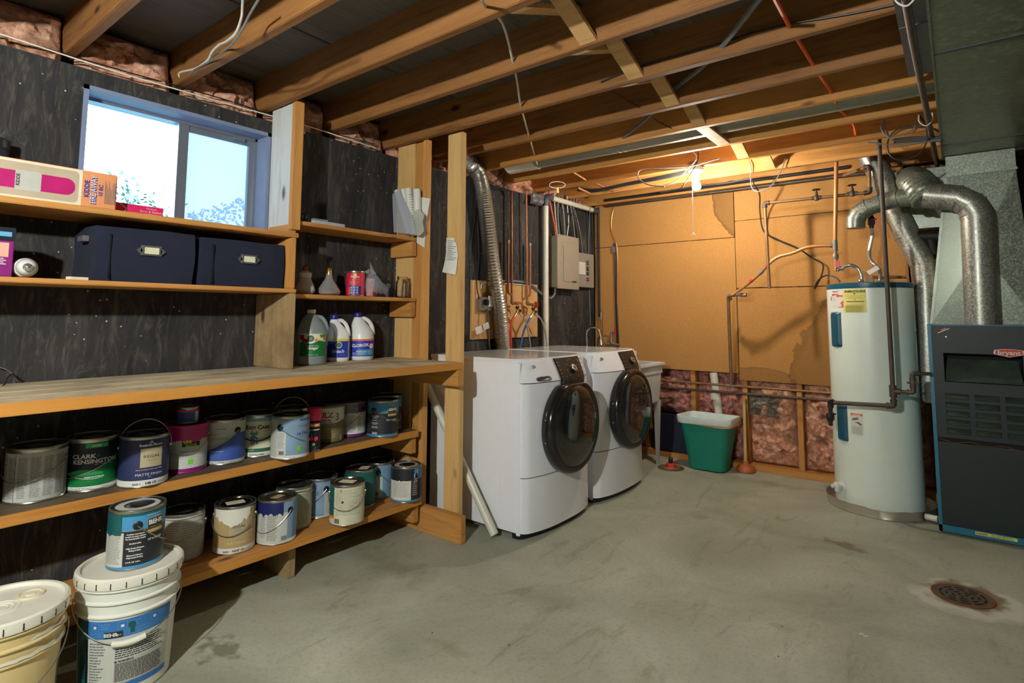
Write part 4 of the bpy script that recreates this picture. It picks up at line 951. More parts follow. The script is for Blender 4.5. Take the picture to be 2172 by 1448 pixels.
# right stack, top
t = thing('black_gadget', 'small black box with buttons on the top right shelf', 'box', (-2.6, 1.6, Z3))
obj('case', MB().box(-2.68, -2.575, 1.556, 1.632, Z3, Z3+.046, .004), M('box_black'), t)
obj('button', MB().box(-2.576, -2.572, 1.585, 1.592, Z3+.018, Z3+.036).box(-2.576, -2.572, 1.602, 1.610, Z3+.018, Z3+.036), M('silver_grey'), t)
t = thing('plastic_case', 'flat clear plastic case next to the black box on the top right shelf', 'case', (-2.6, 1.75, Z3))
obj('tray', MB().box(-2.66, -2.565, 1.645, 1.835, Z3, Z3+.019, .002), M('clear_grey'), t); obj('tray_lid', MB().box(-2.661, -2.564, 1.644, 1.73, Z3+.019, Z3+.028, .002), M('poly_bag'), t)
# lamps and tins on the right middle shelf
q = P(2, Z4, 641, 626); c = (-2.64, 1.655, Z4)
t = thing('reflector_bulb', 'grey frosted compact flood bulb standing on its face beside the wood divider', 'light bulb', c)
obj('reflector', MB().lathe([(.001, .001), (.034, .002), (.048, .012), (.052, .026), (.046, .045), (.032, .075), (.028, .092)], 30, c), M('lamp_grey'), t)
obj('collar', MB().lathe([(.030, .090), (.032, .094), (.031, .112), (.022, .120), (.016, .124)], 24, c), M('milk_plastic'), t)
obj('screw_base', MB().lathe([(.0132, .122), (.0132, .144), (.006, .152), (.001, .155)], 16, c), M('copper'), t)
c = (-2.645, 1.80, Z4)
t = thing('heat_lamp_bulb', 'silvered reflector heat lamp bulb with a brass screw base, standing face down', 'light bulb', c)
obj('reflector', MB().lathe([(.001, .001), (.045, .003), (.060, .010), (.063, .020), (.056, .034), (.036, .066), (.022, .088), (.016, .106), (.0155, .118)], 34, c), M('mirror_bulb'), t)
obj('screw_base', MB().lathe([(.0135, .116), (.0135, .142), (.007, .150), (.001, .152)], 16, c), M('brass'), t)
def a_coffee(w, R, h):
    full(w, 'red_can', R, .006, h-.008)
    w.rect('royal_blue', -.036, .034, .010, .060, .0008); w.disc('yellow_print', .0, h-.022, .008); w.text('print_white', 'Folgers', .0, h-.038, .0165, bold=.0005); w.text('print_white', 'CLASSIC ROAST', .0, h-.049, .006)
    w.lines('bag_pink', -.034, .03, .066, .088, 5, off=.001, th=.25, rag=.1); w.text('yellow_print', 'MOUNTAIN GROWN', .0, .057, .005)
    w.rect('orange_print', -.036, -.028, .012, .052, .0012)
    for a in (-.02, -.004, .012, .027):
        for z in (.044, .030, .016): w.rect('grey_paper' if a < .02 else 'print_black', a-.005, a+.005, z, z+.009, .0014)
can_at('red coffee tin with blue lower panel on the small right shelf', (-2.665, 1.985, Z4), .92, a_coffee, R=.0505, h=.142, lid='lid_steel', name='coffee_tin', cat='coffee tin')
# plastic bag with packets
c = Vector((-2.66, 2.13, Z4))
t = thing('clear_plastic_bag', 'clear plastic bag holding printed packets, between coffee tin and glass jar', 'bag', c)
mb = MB(); mb.smooth = True
def bagf(u, v):
    a = 2*pi*u; hgt = [.0, .02, .07, .105, .125, .15, .165][min(6, int(v*6.99))] if 0 else v
    rx = .055*(sin(pi*min(v*.9+.08, 1))**.5); ry = .098*(sin(pi*min(v*.86+.1, 1))**.5)
    z = .135*v*(1-.35*max(0, sin(a)))+(.03*v if cos(a*1) < -.3 else 0)
    p = Vector((rx*cos(a), ry*sin(a)-.02*v, z)); q_ = p*30
    return c+p+Vector((noise.noise(q_), noise.noise(q_+Vector((5, 0, 0))), .6*noise.noise(q_+Vector((0, 5, 0)))))*.008*(1 if v > .03 else 0)
mb.grid(28, 14, bagf); obj('bag_film', mb, M('poly_bag'), t)
mb = MB(); mb.smooth = True; mb.grid(8, 6, lambda u, v: c+Vector((.05-.02*v, -.085+.055*u+.01*v, .13+.07*v*(1-u)+.004*sin(u*20)))); obj('bag_flap', mb, M('poly_bag'), t)
for k, (mt, y, h_) in enumerate((('bag_floral', -.062, .10), ('veg_red', -.04, .055), ('bag_dark', -.006, .098), ('bag_dark', .026, .085), ('print_grey', .055, .078), ('bag_dark', .074, .05))):
    p = c+Vector((.005, y, h_/2+.004)); obj('packet', MB().obox(p, (.034, .002, 0), (-.002, .0145, -.002), (0, .004, h_/2)), M(mt), t)
    if k in (2, 3): obj('packet_band', MB().obox(p+Vector((.036, -.008, 0)), (.001, 0, 0), (0, .003, 0), (0, .005, h_/2-.006)), M('cable_black'), t)
# glass jar
c = (-2.590, 2.265, Z4)
t = thing('glass_jar', 'empty clear glass canning jar at the post end of the small shelf', 'jar', c)
obj('glass', MB().lathe([(.001, .002), (.034, .002), (.038, .008), (.038, .085), (.036, .098), (.029, .106), (.0295, .112), (.0315, .114), (.0315, .118), (.0295, .120), (.0295, .128), (.0265, .128), (.0265, .108), (.033, .096), (.0355, .084), (.0355, .010), (.032, .006), (.001, .006)], 34, c), M('clear_glass'), t)
obj('seeds', MB().lathe([(.001, .0065), (.031, .0065), (.034, .012), (.02, .016), (.001, .015)], 20, c), M('card'), t, kind='stuff')
mb = MB().obox((c[0]+.012, c[1]+.006, c[2]+.05), (.002, .002, 0), (-.014, .014, 0), (0, 0, .038)); obj('paper_slip', mb, M('white_paper'), t)
# ---- jugs on the bench
BZ = .9536
def jug(label, c, rz, prof, handle, body, cap, art, capz, Rl, name='plastic_jug'):
    t = thing(name, label, 'jug', c, None, rz, local=True)
    def ringz(z, rx, ry, ox, n=36, p=2.08):
        pts = []
        for j in range(n):
            a = 2*pi*j/n; ca, sa = cos(a), sin(a)
            pts.append(Vector((ox+rx*math.copysign(abs(ca)**(2/p), ca), ry*math.copysign(abs(sa)**(2/p), sa), z)))
        return pts
    mb = MB(); mb.smooth = True; mb.ring([ringz(*q_) for q_ in prof], True); obj('body', mb, M(body), t)
    pts, r_ = handle; obj('handle', MB().tube(crv(pts, 6), r_, 12), M(body), t)
    obj('cap', MB().lathe(cap[1], 26, (cap[2], 0, 0)), M(cap[0]), t)
    w = Wrap(Rl); art(w); w.build(t); return t
# vinegar: one gallon, translucent
prof = [(0, .060, .060, 0), (.004, .070, .070, 0), (.02, .074, .074, 0), (.155, .074, .074, 0), (.175, .072, .072, 0), (.20, .064, .064, -.002), (.225, .050, .050, -.006), (.245, .034, .034, -.008), (.256, .022, .022, -.008), (.268, .019, .019, -.008)]
def a_vin(w):
    w.rect('white_paper', -.068, .072, .045, .158, .0012)
    w.fn('green_label', -.068, .072, .045, lambda a: .112+.014*max(0, 1-abs(a-.03)/.035)-.004*cos(a*40), .0018)
    for a, z, r, mt in ((-.055, .140, .014, 'veg_red'), (-.045, .124, .012, 'veg_red'), (-.03, .122, .009, 'veg_red'), (.014, .143, .012, 'veg_white'), (.028, .135, .012, 'veg_white'), (.042, .146, .009, 'veg_green'), (.058, .148, .010, 'veg_green'), (.060, .132, .009, 'veg_orange'), (.047, .130, .009, 'veg_white'), (.018, .126, .009, 'veg_orange')): w.disc(mt, a, z, r, .0022)
    w.disc('dark_green', -.010, .134, .0165, .0026); w.text('print_white', 'food', -.010, .136, .008, .003); w.text('print_white', 'club', -.010, .128, .008, .003)
    w.text('print_white', 'distilled white', .000, .094, .011, .003); w.text('print_white', 'vinegar', .000, .080, .019, .003, bold=.0005); w.text('print_white', '128 FL OZ (1 GAL)', .0, .050, .007, .003)
p = Vector((-2.571, 1.663)); d = p.normalized(); cc = p+d*.074
jug('clear vinegar jug with a green label beside the wood divider', (cc.x, cc.y, BZ), atan2(-d.x, d.y)+.05, prof, ([(.005, 0, .243), (.040, 0, .240), (.062, 0, .215), (.071, 0, .18), (.068, 0, .150)], .0105), 'jug_plastic',
    ('milk_plastic', [(.021, .262), (.022, .264), (.022, .278), (.020, .280), (.001, .280)], -.008), a_vin, 0, .0745)
def jugb(label, px, py, art, s=1.0, rz=0, hl=.262):
    p = P(2, .953, px, py); p = Vector((p.x, p.y)); d = p.normalized(); cc = p+d*.062*s
    k = hl/.262
    prof = [(0, .058*s, .058*s, 0), (.006, .063*s, .063*s, 0), (.03, .0645*s, .0645*s, 0), (.125*k, .0645*s, .0645*s, 0), (.150*k, .062*s, .060*s, 0), (.172*k, .054*s, .048*s, -.006), (.198*k, .040*s, .036*s, -.016), (.220*k, .027*s, .026*s, -.022), (.238*k, .019, .019, -.024)]
    return jug(label, (cc.x, cc.y, BZ), atan2(-d.x, d.y)+rz, prof, ([(-.012, 0, .222*k), (.014, 0, .226*k), (.040*s, 0, .205*k), (.054*s, 0, .175*k), (.059*s, 0, .138*k)], .0115*s), 'milk_plastic',
        ('cap_blue', [(.021, .232*k), (.022, .235*k), (.022, .255*k), (.019, .259*k), (.001, .259*k)], -.024), art, 0, .0645*s)
def a_bleach(w):
    w.rect('royal_blue', -.07, .062, .022, .110, .0025); w.rect('yellow_print', -.07, .062, .110, .122, .0025); w.disc('white_paper', -.002, .090, .017, .003); w.disc('dark_green', -.002, .090, .013, .0034); w.text('lime', '\u2713', -.002, .083, .018, .0038)
    w.text('print_white', 'bleach', -.004, .048, .025, .003, bold=.0007); w.text('print_white', '81 FL OZ', .018, .032, .007, .003)
    w.rect('sky_label', .054, .062, .022, .112, .003)
jugb('smaller white bleach bottle with a plain blue label beside the vinegar jug', 716, 767, a_bleach, .93, .1, .258)
def a_clor(w):
    w.rect('royal_blue', -.074, .080, .022, .112, .0025); w.rect('orange_print', -.074, .080, .108, .118, .0028); w.rect('behr_blue', -.03, .05, .028, .06, .0029)
    m_ = w._mb(('red_print', 'print')); z0, a0 = .084, -.016
    def dia(m, s, off):
        m.add([w.pt(a0+s*x, z0+s*y, off) for x, y in ((-.047, .010), (0, .030), (.047, .010), (.047, -.008), (0, -.029), (-.047, -.008))], [(0, 1, 2, 3, 4, 5)])
    dia(w._mb(('red_print', 'print')), 1, .0032); dia(w._mb(('navy_label', 'print2')), .84, .0036); w.text('print_white', 'CLOROX', a0, z0-.008, .0215, .0042, bold=.001, rot=.08)
    w.text('print_white', 'SPLASH-LESS', -.008, .046, .010, .0042, bold=.0003); w.lines('print_white', -.06, .03, .026, .044, 3, off=.0036, th=.25)
    w.disc('milk_plastic', .050, .078, .015, .0034); w.rect('sky_label', .028, .060, .030, .058, .0034); w.text('print_white', 'NEW', .073, .092, .008, .0036); w.lines('print_white', .066, .078, .03, .085, 8, off=.0036)
jugb('large white bleach bottle with blue and orange label and a red hexagon logo', 766, 764, a_clor, 1.06, .12, .27)
# rolled papers in a plastic sleeve pinned on the post, and the slip
t = thing('rolled_papers', 'rolled papers in a clear sleeve pinned to the post above the small shelf', 'papers', (-2.45, 2.31, 1.6))
yy = 2.315
def PP(px, py, Y=yy): return P(1, Y, px, py)
def quad(name, pts, mt, Y=yy, th=.002):
    q_ = [P(1, Y, *a) for a in pts]; mb = MB(); n = len(q_)
    mb.add(q_+[a+Vector((0, th, 0)) for a in q_], [tuple(range(n)), tuple(range(2*n-1, n-1, -1))]+[(i, (i+1) % n, n+(i+1) % n, n+i) for i in range(n)])
    return obj(name, mb, M(mt), t)
for (a, b_, r_) in (((843, 405), (868, 496), .022), ((856, 402), (876, 497), .018), ((866, 401), (880, 497), .024), ((884, 402), (886, 480), .024)):
    A, B = PP(*a, 2.29), PP(*b_, 2.29); obj('paper_roll', MB().tube([A, B], r_, 12), M('white_paper'), t)
quad('folded_sheet', [(890, 418), (912, 421), (904, 470), (900, 525), (884, 515), (886, 470)], 'white_paper', 2.318)
quad('sleeve', [(832, 412), (846, 400), (880, 470), (886, 498), (835, 492)], 'poly_bag', 2.262)
quad('torn_sheet', [(879, 448), (888, 443), (900, 455), (896, 470), (899, 490), (890, 500), (880, 497)], 'grey_paper', 2.262)
mb = MB()
for k in range(14):
    A = PP(866+.9*k, 412+5.6*k, 2.264); B = PP(878+.2*k, 411+5.6*k, 2.264); mb.obox((A+B)/2, (B-A)/2, (0, 0, .0008), (0, .0006, 0))
obj('print_lines', mb, M('print_grey'), t)
t = thing('paper_slip', 'curling white paper slip pinned to the bench post', 'paper', (-2.27, 2.335, 1.55))
mb = MB(); mb.smooth = True
row = [((947, 504), (962, 504)), ((946, 520), (969, 521)), ((946, 535), (971, 540)), ((944, 552), (970, 556)), ((940, 568), (968, 572)), ((938, 577), (966, 583))]
vs = []
for k, (a, b_) in enumerate(row):
    for j in range(4):
        px_ = a[0]+(b_[0]-a[0])*j/3; py_ = a[1]+(b_[1]-a[1])*j/3; vs.append(P(1, 2.338-.012*sin(pi*j/3)-.006*(k/5), px_, py_))
mb.add(vs, [(k*4+j, k*4+j+1, k*4+j+5, k*4+j+4) for k in range(5) for j in range(3)]); o_ = obj('sheet', mb, M('white_paper'), t)
mb = MB()
for k in range(11):
    A = P(1, 2.318, 948, 510+4*k); B = P(1, 2.318, 967-(k % 3)*4, 511+4*k); mb.obox((A+B)/2, (B-A)/2, (0, 0, .0008), (0, .0005, 0))
obj('print_lines', mb, M('print_grey'), t)
# ================================================================== washer and dryer
def machine(label, y0, kind):
    y1 = y0+.686; yc = (y0+y1)/2; hw = .343; XB, XS = -2.62, -1.925
    t = thing('washing_machine' if kind == 'w' else 'clothes_dryer', label, 'washer' if kind == 'w' else 'dryer', (-2.25, yc, 0))
    def xf(y, z=.5):
        u = min(1, abs((y-yc)/hw)); b = .054*(1-u**2.8)
        if u > .93: b -= .016*((u-.93)/.07)**2
        lean = 0 if z < .835 else -(z-.835)*.42
        return XS+.030+b+lean
    obj('cabinet', MB().box(XB, XS, y0, y1, .03, .945, .004), M('enamel'), t)
    mb = MB(); pts = [(XB, y0-.001), (XS-.055, y0-.001)]+[(xf(y0+.686*k/16, .955)-.012, y0+.686*k/16) for k in range(17)]+[(XS-.055, y1+.001), (XB, y1+.001)]
    mb.ring([[Vector((x, y, z)) for x, y in pts] for z in (.945, .965)], True); obj('top_panel', mb, M('enamel_top'), t)
    obj('side_panel_line', MB().box(XS-.41, XS-.132, y0-.0015, y0+.002, .13, .778, .001), M('enamel'), t)
    obj('side_post', MB().box(XS-.022, XS+.003, y0-.0012, y0+.01, .02, .942, .003), M('enamel'), t)
    def shell(za, zb, nz_, name, mat='enamel', yb0=y0+.003, yb1=y1-.003, off=0, back=.05):
        n = 34; rings = []
        for k in range(nz_+1):
            z = za+(zb-za)*k/nz_; r = [Vector((xf(yb0+(yb1-yb0)*j/n, z)+off, yb0+(yb1-yb0)*j/n, z)) for j in range(n+1)]
            r += [Vector((XS-back-(max(0, z-.835)*.42), yb1, z)), Vector((XS-back-(max(0, z-.835)*.42), yb0, z))]; rings.append(r)
        mb = MB(); mb.smooth = True; mb.ring(rings, True); return obj(name, mb, M(mat), t)
    shell(.035, .322, 3, 'lower_panel'); shell(.328, .830, 4, 'front_panel'); shell(.835, .958, 4, 'console')
    shell(.002, .030, 1, 'toe_kick', 'black_plastic', off=-.03)
    def on(y, z, off): return Vector((xf(y, z)+off, y, z))
    def patch(name, ya, yb, za, zb, mat, off=.002, cur=None, lab=None):
        mb = MB(); mb.smooth = True; mb.grid(10, 5, lambda u, v: on(ya+(yb-ya)*u+(cur(v) if cur else 0), za+(zb-za)*v, off)); return obj(name, mb, M(mat), t, lab)
    # control panel with its knob; widens towards the top like a saddle over the door
    sd = .055
    ca, cb = (yc-.065, yc+.235) if kind == 'w' else (yc-.03, yc+.235)
    def cp(u, v): 
        z = .776+(.957-.776)*v; a = ca+.012*sin(pi*v); b_ = cb+.012*sin(pi*v)-.02*(1-v)
        zz = z
        if v < .28 and False: zz = z
        return on(a+(b_-a)*u, zz, .006)
    mb = MB(); mb.smooth = True; mb.grid(12, 8, cp); cpo = obj('control_panel', mb, M('console_black'), t)
    obj('control_panel_rim', MB().tube([cp(0, k/8) for k in range(9)], .004, 6), M('door_black'), t)
    kc = cp(.55, .62); kn = (Vector((.8, 0, .6))).normalized()
    ko = obj('knob', MB().lathe([(.030, .001), (.029, .005), (.023, .007), (.021, .014), (.018, .016), (.001, .017)], 28, kc, kn), M('door_black'), t)
    obj('knob_ring', MB().lathe([(.0225, .011), (.024, .013), (.0225, .016), (.020, .0165)], 28, kc, kn), M('silver_grey'), ko)
    mb = MB(); rng = random.Random(3)
    def tiny(u, v, wv=.010):
        p = cp(u, v); q_ = cp(min(1, u+wv*.6/.25), v); r_ = cp(u, min(1, v+.0085)); n_ = kn*.0012
        mb.add([p+n_, q_+n_, q_+(r_-p)+n_, r_+n_], [(0, 1, 2, 3)])
    for v in (.86, .76, .62, .5, .4, .30, .22): tiny(.05, v, .022)
    for v in (.62, .40, .28): tiny(.22, v, .012)
    for k in range(11):
        a = 2*pi*k/11+.3; tiny(.55+.21*cos(a)-.03, .60+.34*sin(a)*.95 if .60+.34*sin(a) < .97 else .95, .018)
    for v in (.7, .6, .5, .4, .28): tiny(.86, v, .016)
    obj('print', mb, M('print_white'), cpo)
    if kind == 'w': obj('button', MB().lathe([(.011, 0), (.011, .004), (.001, .004)], 16, cp(.86, .84), kn), M('box_black'), cpo)
    # printed guide on the right of the console
    mb = MB()
    for i in range(5):
        for j in range(2):
            y = cb+.022+.034*j; z = .94-.026*i; p = on(y, z, .0012); mb.obox(p, (0, .010-.003*j, 0), (.0, 0, .0012), (.0004, 0, 0))
            p = on(y, z-.008, .0012); mb.obox(p, (0, .007, 0), (.0, 0, .0008), (.0004, 0, 0))
    for j in range(4): p = on(cb+.012+.020*j, .842, .0012); mb.obox(p, (0, .003, 0), (0, 0, .003), (.0004, 0, 0))
    obj('print', mb, M('print_grey'), t)
    obj('badge', MB().obox(on(y0+.094, .921, .004), (0, .0145, 0), (-.004, 0, .0065), (.001, 0, .001)), M('abs_grey'), t)
    mb = MB(); text_flat(mb, 'Kenmore', on(y0+.094, .918, .0062), (0, 1, 0), (-.4, 0, 1), .0075, .0002); obj('lettering', mb, M('print_white'), t)
    if kind == 'w':
        # recessed drawer pull
        mb = MB(); n = 20; c_ = on(y0+.147, .851, .0015)
        pts = [(c_.x+.0, c_.y+.062*math.copysign(abs(cos(2*pi*k/n))**.7, cos(2*pi*k/n)), c_.z+.015*math.copysign(abs(sin(2*pi*k/n))**.8, sin(2*pi*k/n))) for k in range(n)]
        pts = [(xf(p_[1], p_[2])+.0012, p_[1], p_[2]) for p_ in pts]; mb.add(pts, [tuple(range(n))]); obj('drawer_pull', mb, M('silver_grey'), t)
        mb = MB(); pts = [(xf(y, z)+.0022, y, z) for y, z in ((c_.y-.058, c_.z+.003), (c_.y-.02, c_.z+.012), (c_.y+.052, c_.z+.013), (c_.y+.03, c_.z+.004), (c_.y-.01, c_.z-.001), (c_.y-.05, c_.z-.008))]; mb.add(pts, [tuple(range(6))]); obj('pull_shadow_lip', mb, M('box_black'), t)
        obj('drawer_seam', MB().tube([on(y0+.004, .833, .0005), on(y0+.10, .833, .0005), on(y0+.245, .833, .0005)], .0012, 4), M('box_black'), t)
    # round door
    dc = Vector((-1.852, yc+.026, .570)); R = .272; ax = (1, 0, .0)
    n = 56
    def dring(r, x, cut=.0):
        pts = []
        for j in range(n):
            a = 2*pi*j/n; y = r*cos(a); z = r*sin(a)
            if kind == 'w' and cut and z > .235: z = .235+(z-.235)*.25
            pts.append(Vector((dc.x+x, dc.y+y, dc.z+z)))
        return pts
    prof = [(R-.01, .0), (R, .012), (R, .050), (R-.006, .064), (R-.014, .072), (R-.026, .075), (R-.040, .070)]
    mb = MB(); mb.smooth = True; mb.ring([dring(r, x, 1) for r, x in prof], True); do = obj('door', mb, M('door_black'), t)
    mb = MB(); mb.smooth = True; mb.ring([dring(r, x) for r, x in ((R-.040, .068), (R-.050, .078), (R-.075, .088), (R-.12, .096), (R-.18, .100), (.002, .101))], True); obj('door_glass', mb, M('dark_door_glass'), do)
    if kind == 'w': mb = MB().tube([dc+Vector((.084, -.02+.19*cos(a), .19*sin(a))) for a in [(-.55+1.1*k/12) for k in range(13)]], .010, 8)
    else: mb = MB().tube([dc+Vector((.070, .235*cos(a), .235*sin(a))) for a in [(3.6+.5*k/8) for k in range(9)]], .006, 8)
    obj('door_handle', mb, M('console_black'), do)
    for sy in (-.268, ): 
        for z in (.06, -.06): obj('hinge_screw', MB().lathe([(.006, 0), (.006, .003), (.001, .004)], 12, dc+Vector((.03, sy+.006, z)), (0, -1, 0)), M('chrome'), do)
    for y in (y0+.04, y1-.04):
        for x in (XS-.03, XB+.05): obj('foot', MB().lathe([(.016, 0), (.018, .004), (.012, .012), (.009, .03)], 14, (x, y, 0)), M('milk_plastic'), t)
    return t
machine('white front loading machine with flat-topped round black door and drawer pull, nearer the bench', 2.541, 'w')
machine('white front loading machine with full round black door, standing nearer the laundry sink', 3.322, 'd')

# ================================================================== laundry sink
t = thing('laundry_sink', 'white plastic laundry tub on legs behind the far machine', 'sink', (-2.22, 4.28, 0))
sx0, sx1, sy0, sy1 = -2.52, -1.93, 4.03, 4.57
def srect(x0, x1, y0, y1, z, n=6, r=.03):
    pts = []
    for cx_, cy_, a0 in ((x1-r, y1-r, 0), (x0+r, y1-r, pi/2), (x0+r, y0+r, pi), (x1-r, y0+r, 3*pi/2)):
        for i in range(n+1): pts.append(Vector((cx_+r*cos(a0+pi/2*i/n), cy_+r*sin(a0+pi/2*i/n), z)))
    return pts
mb = MB(); mb.smooth = True
rr_ = [srect(sx0+.06, sx1-.06, sy0+.06, sy1-.06, .50), srect(sx0+.03, sx1-.04, sy0+.03, sy1-.04, .52), srect(sx0+.02, sx1-.025, sy0+.02, sy1-.025, .74), srect(sx0+.015, sx1-.018, sy0+.015, sy1-.018, .745), srect(sx0+.015, sx1-.018, sy0+.015, sy1-.018, .80), srect(sx0-.0, sx1, sy0, sy1, .81), srect(sx0, sx1, sy0, sy1, .828), srect(sx0+.02, sx1-.035, sy0+.03, sy1-.03, .828), srect(sx0+.05, sx1-.06, sy0+.05, sy1-.05, .56), srect(sx0+.1, sx1-.1, sy0+.1, sy1-.1, .55)]
mb.ring(rr_, True); obj('basin', mb, M('tub_plastic'), t)
for x, dx_ in ((sx1-.06, 1), (sx0+.05, -1)):
    for y, dy_ in ((sy1-.06, 1), (sy0+.06, -1)):
        mb = MB(); a = Vector((x, y, .52)); b_ = Vector((x-.005*dx_, y-.0*dy_, 0))
        mb.ring([[p+Vector((sx_*w_, sy_*w_, 0)) for sx_, sy_ in ((-1, -1), (1, -1), (1, 1), (-1, 1))] for p, w_ in ((b_, .010), (a, .022))], True); obj('leg', mb, M('tub_plastic'), t)
fa = thing('gooseneck_faucet', 'chrome gooseneck faucet rising behind the machines', 'faucet', (-2.5, 4.25, .828))
yy_ = 4.3
pts = [P(1, yy_, *a) for a in ((1245, 790), (1245, 735), (1244, 706), (1250, 697), (1260, 695), (1269, 699), (1274, 712), (1275, 722))]
obj('spout', MB().tube(crv(pts, 5), .008, 10), M('chrome'), fa)
a, b_ = P(1, yy_, 1274, 718), P(1, yy_, 1276, 731); obj('aerator', MB().tube([a, a.lerp(b_, .35), a.lerp(b_, .4), b_], .012, 12, rr=[.010, .011, .014, .015]), M('chrome'), fa)
obj('base', MB().lathe([(.03, 0), (.03, .02), (.015, .03), (.012, .05)], 20, (pts[0].x, yy_, .828)), M('chrome'), fa)

# ================================================================== left wall, right half: duct, pipes, panels
XW = XA
t = thing('dryer_vent_duct', 'silver flexible corrugated duct rising behind the nearer washing machine', 'duct', (-2.6, 3.2, .9))
cl_ = crv([P(0, -2.685, *a) for a in ((1068, 775), (1066, 731), (1060, 665), (1045, 565), (1033, 466), (1022, 392), (1010, 358), (993, 344))]+[Vector((-2.62, 2.74, 2.33))], 16)
rr2 = [.0535+.0035*(1 if k % 2 else -1) for k in range(len(cl_))]
tot = []
for k in range(len(cl_)-1):
    for j in range(2): tot.append(cl_[k].lerp(cl_[k+1], j/2))
rr2 = [.056+(.0028 if k % 2 else -.0028) for k in range(len(tot))]
obj('corrugated_hose', MB().tube(tot, .055, 20, rr=rr2), M('foil'), t)
wires = []
L_ = 0
for k in range(1, len(tot)-1):
    L_ += (tot[k]-tot[k-1]).length
    if L_ > .032:
        L_ = 0; d_ = (tot[k+1]-tot[k-1]).normalized(); a_ = d_.orthogonal().normalized(); b_ = d_.cross(a_)
        wires.append([tot[k]+(a_*cos(2*pi*j/20)+b_*sin(2*pi*j/20))*.0595 for j in range(21)])
mb = MB()
for w_ in wires: mb.tube(w_, .0014, 5, cap=False)
obj('wire_ribs', mb, M('chrome'), t)
# plywood backing board
tag(obj('backing_board', MB().box(XW+.001, XW+.018, 3.05, 3.865, 1.035, 1.462, .002), M('tan_board')), 'tan plywood board behind the water valves on the dark wall', 'board')
def pipe(name, label, pts, r, mat, par=None, cat='pipe', fit=None, group=None, rb=.02, fitr=1.35, fitmat=None):
    t = thing(name, label, cat, tuple(pts[0]), group)
    obj('tube', MB().tube(bend(pts, rb), r, 12), M(mat), t)
    for (i, kind) in (fit or []):
        p = Vector(pts[i]); segs = []
        for q_ in ([pts[i-1]] if i > 0 else [])+([pts[i+1]] if i < len(pts)-1 else []):
            d_ = (Vector(q_)-p); d_.normalize(); segs.append(p+d_*r*2.6)
        if len(segs) == 2: mb = MB().tube(bend([segs[0], p, segs[1]], rb), r*fitr, 12)
        else: mb = MB().tube([p-(segs[0]-p)*.3, segs[0]], r*fitr, 12)
        for s_ in segs:
            d_ = (s_-p).normalized(); mb.tube([s_-d_*r*.5, s_+d_*r*.3], r*(fitr+.14), 12)
        obj(kind, mb, M(fitmat or mat), t)
    return t
X7 = -2.70
def W0(px, py, X=X7): return P(0, X, px, py)
a = W0(1085, 405); b_ = W0(1085.5, 625); c = W0(1085.5, 643)
v1 = pipe('copper_supply_pipe', 'copper supply pipe pair ending in the red lever valve', [a, Vector((a.x, b_.y, b_.z)), Vector((a.x, b_.y, c.z)), Vector((a.x+.0, b_.y+.045, c.z))], .0085, 'copper', fit=[(2, 'elbow')], fitmat='old_copper')
ft = W0(1078, 510); fb = W0(1079.5, 622); obj('air_chamber', MB().tube(bend([ft, Vector((ft.x, ft.y, fb.z)), Vector((ft.x, b_.y, fb.z-.01))], .02), .0085, 12), M('copper'), v1)
obj('cap', MB().lathe([(.0105, -.02), (.0105, .002), (.001, .006)], 12, ft), M('solder'), v1)
a2 = W0(1116, 405); b2 = W0(1118, 625); c2 = W0(1117.5, 645)
v2 = pipe('copper_supply_pipe', 'copper supply pipe pair ending in the red wheel valve', [a2, Vector((a2.x, b2.y, b2.z)), Vector((a2.x, b2.y, c2.z)), Vector((a2.x, b2.y+.06, c2.z))], .0085, 'copper', fit=[(2, 'elbow')], fitmat='old_copper')
ft = W0(1124.5, 516); fb = W0(1124.5, 626); obj('air_chamber', MB().tube(bend([ft, Vector((ft.x, ft.y, fb.z)), Vector((ft.x, b2.y, fb.z-.01))], .02), .0085, 12), M('copper'), v2)
obj('cap', MB().lathe([(.0105, -.02), (.0105, .002), (.001, .006)], 12, ft), M('solder'), v2)
def splitter(par, c, lever):
    c = Vector(c); X = Vector((0, 1, 0))
    obj('valve_body', MB().tube([c-X*.022, c+X*.012], .0125, 12).tube([c, c-Vector((0, 0, .03))], .010, 12), M('brass'), par)
    obj('valve_nut', MB().lathe([(.014, -.042), (.016, -.038), (.016, -.026), (.013, -.022)], 6, c), M('dark_iron'), par)
    if lever: obj('lever', MB().obox(c+Vector((.006, .022, .004)), (.004, 0, 0), (0, .020, -.004), (0, .001, .0055)).obox(c+Vector((.006, .043, -.008)), (.003, 0, 0), (0, .006, -.012), (0, .004, .002)), M('valve_red'), par)
    else:
        n_ = Vector((.35, 1, 0)).normalized(); k_ = c+Vector((0, .036, 0)); mb = MB().tube([c, k_], .004, 8).lathe([(.023, -.004), (.027, 0), (.023, .004), (.019, .003), (.019, -.003)], 24, k_, n_)
        u = n_.cross(Vector((0, 0, 1))); 
        for q_ in range(5): a_ = 2*pi*q_/5; mb.tube([k_, k_+(u*cos(a_)+Vector((0, 0, 1))*sin(a_))*.022], .0035, 6)
        obj('wheel', mb, M('valve_red'), par)
    y = obj('y_fitting', MB().tube([c+Vector((0, 0, -.042)), c+Vector((0, .008, -.062))], .011, 10).tube([c+Vector((0, .004, -.055)), c+Vector((.0, -.022, -.085))], .009, 10).tube([c+Vector((0, .006, -.055)), c+Vector((.0, .034, -.078))], .009, 10), M('brass'), par)
    obj('tap_knob', MB().lathe([(.010, -.006), (.010, .006)], 8, c+Vector((.012, .02, -.056)), (1, 0, 0)), M('black_plastic'), y)
    return c+Vector((0, -.022, -.085)), c+Vector((0, .034, -.078))
cA = W0(1097.5, 643, -2.66); cB = W0(1131, 646, -2.66)
l1, g1 = splitter(v1, cA, True); l2, g2 = splitter(v2, cB, False)
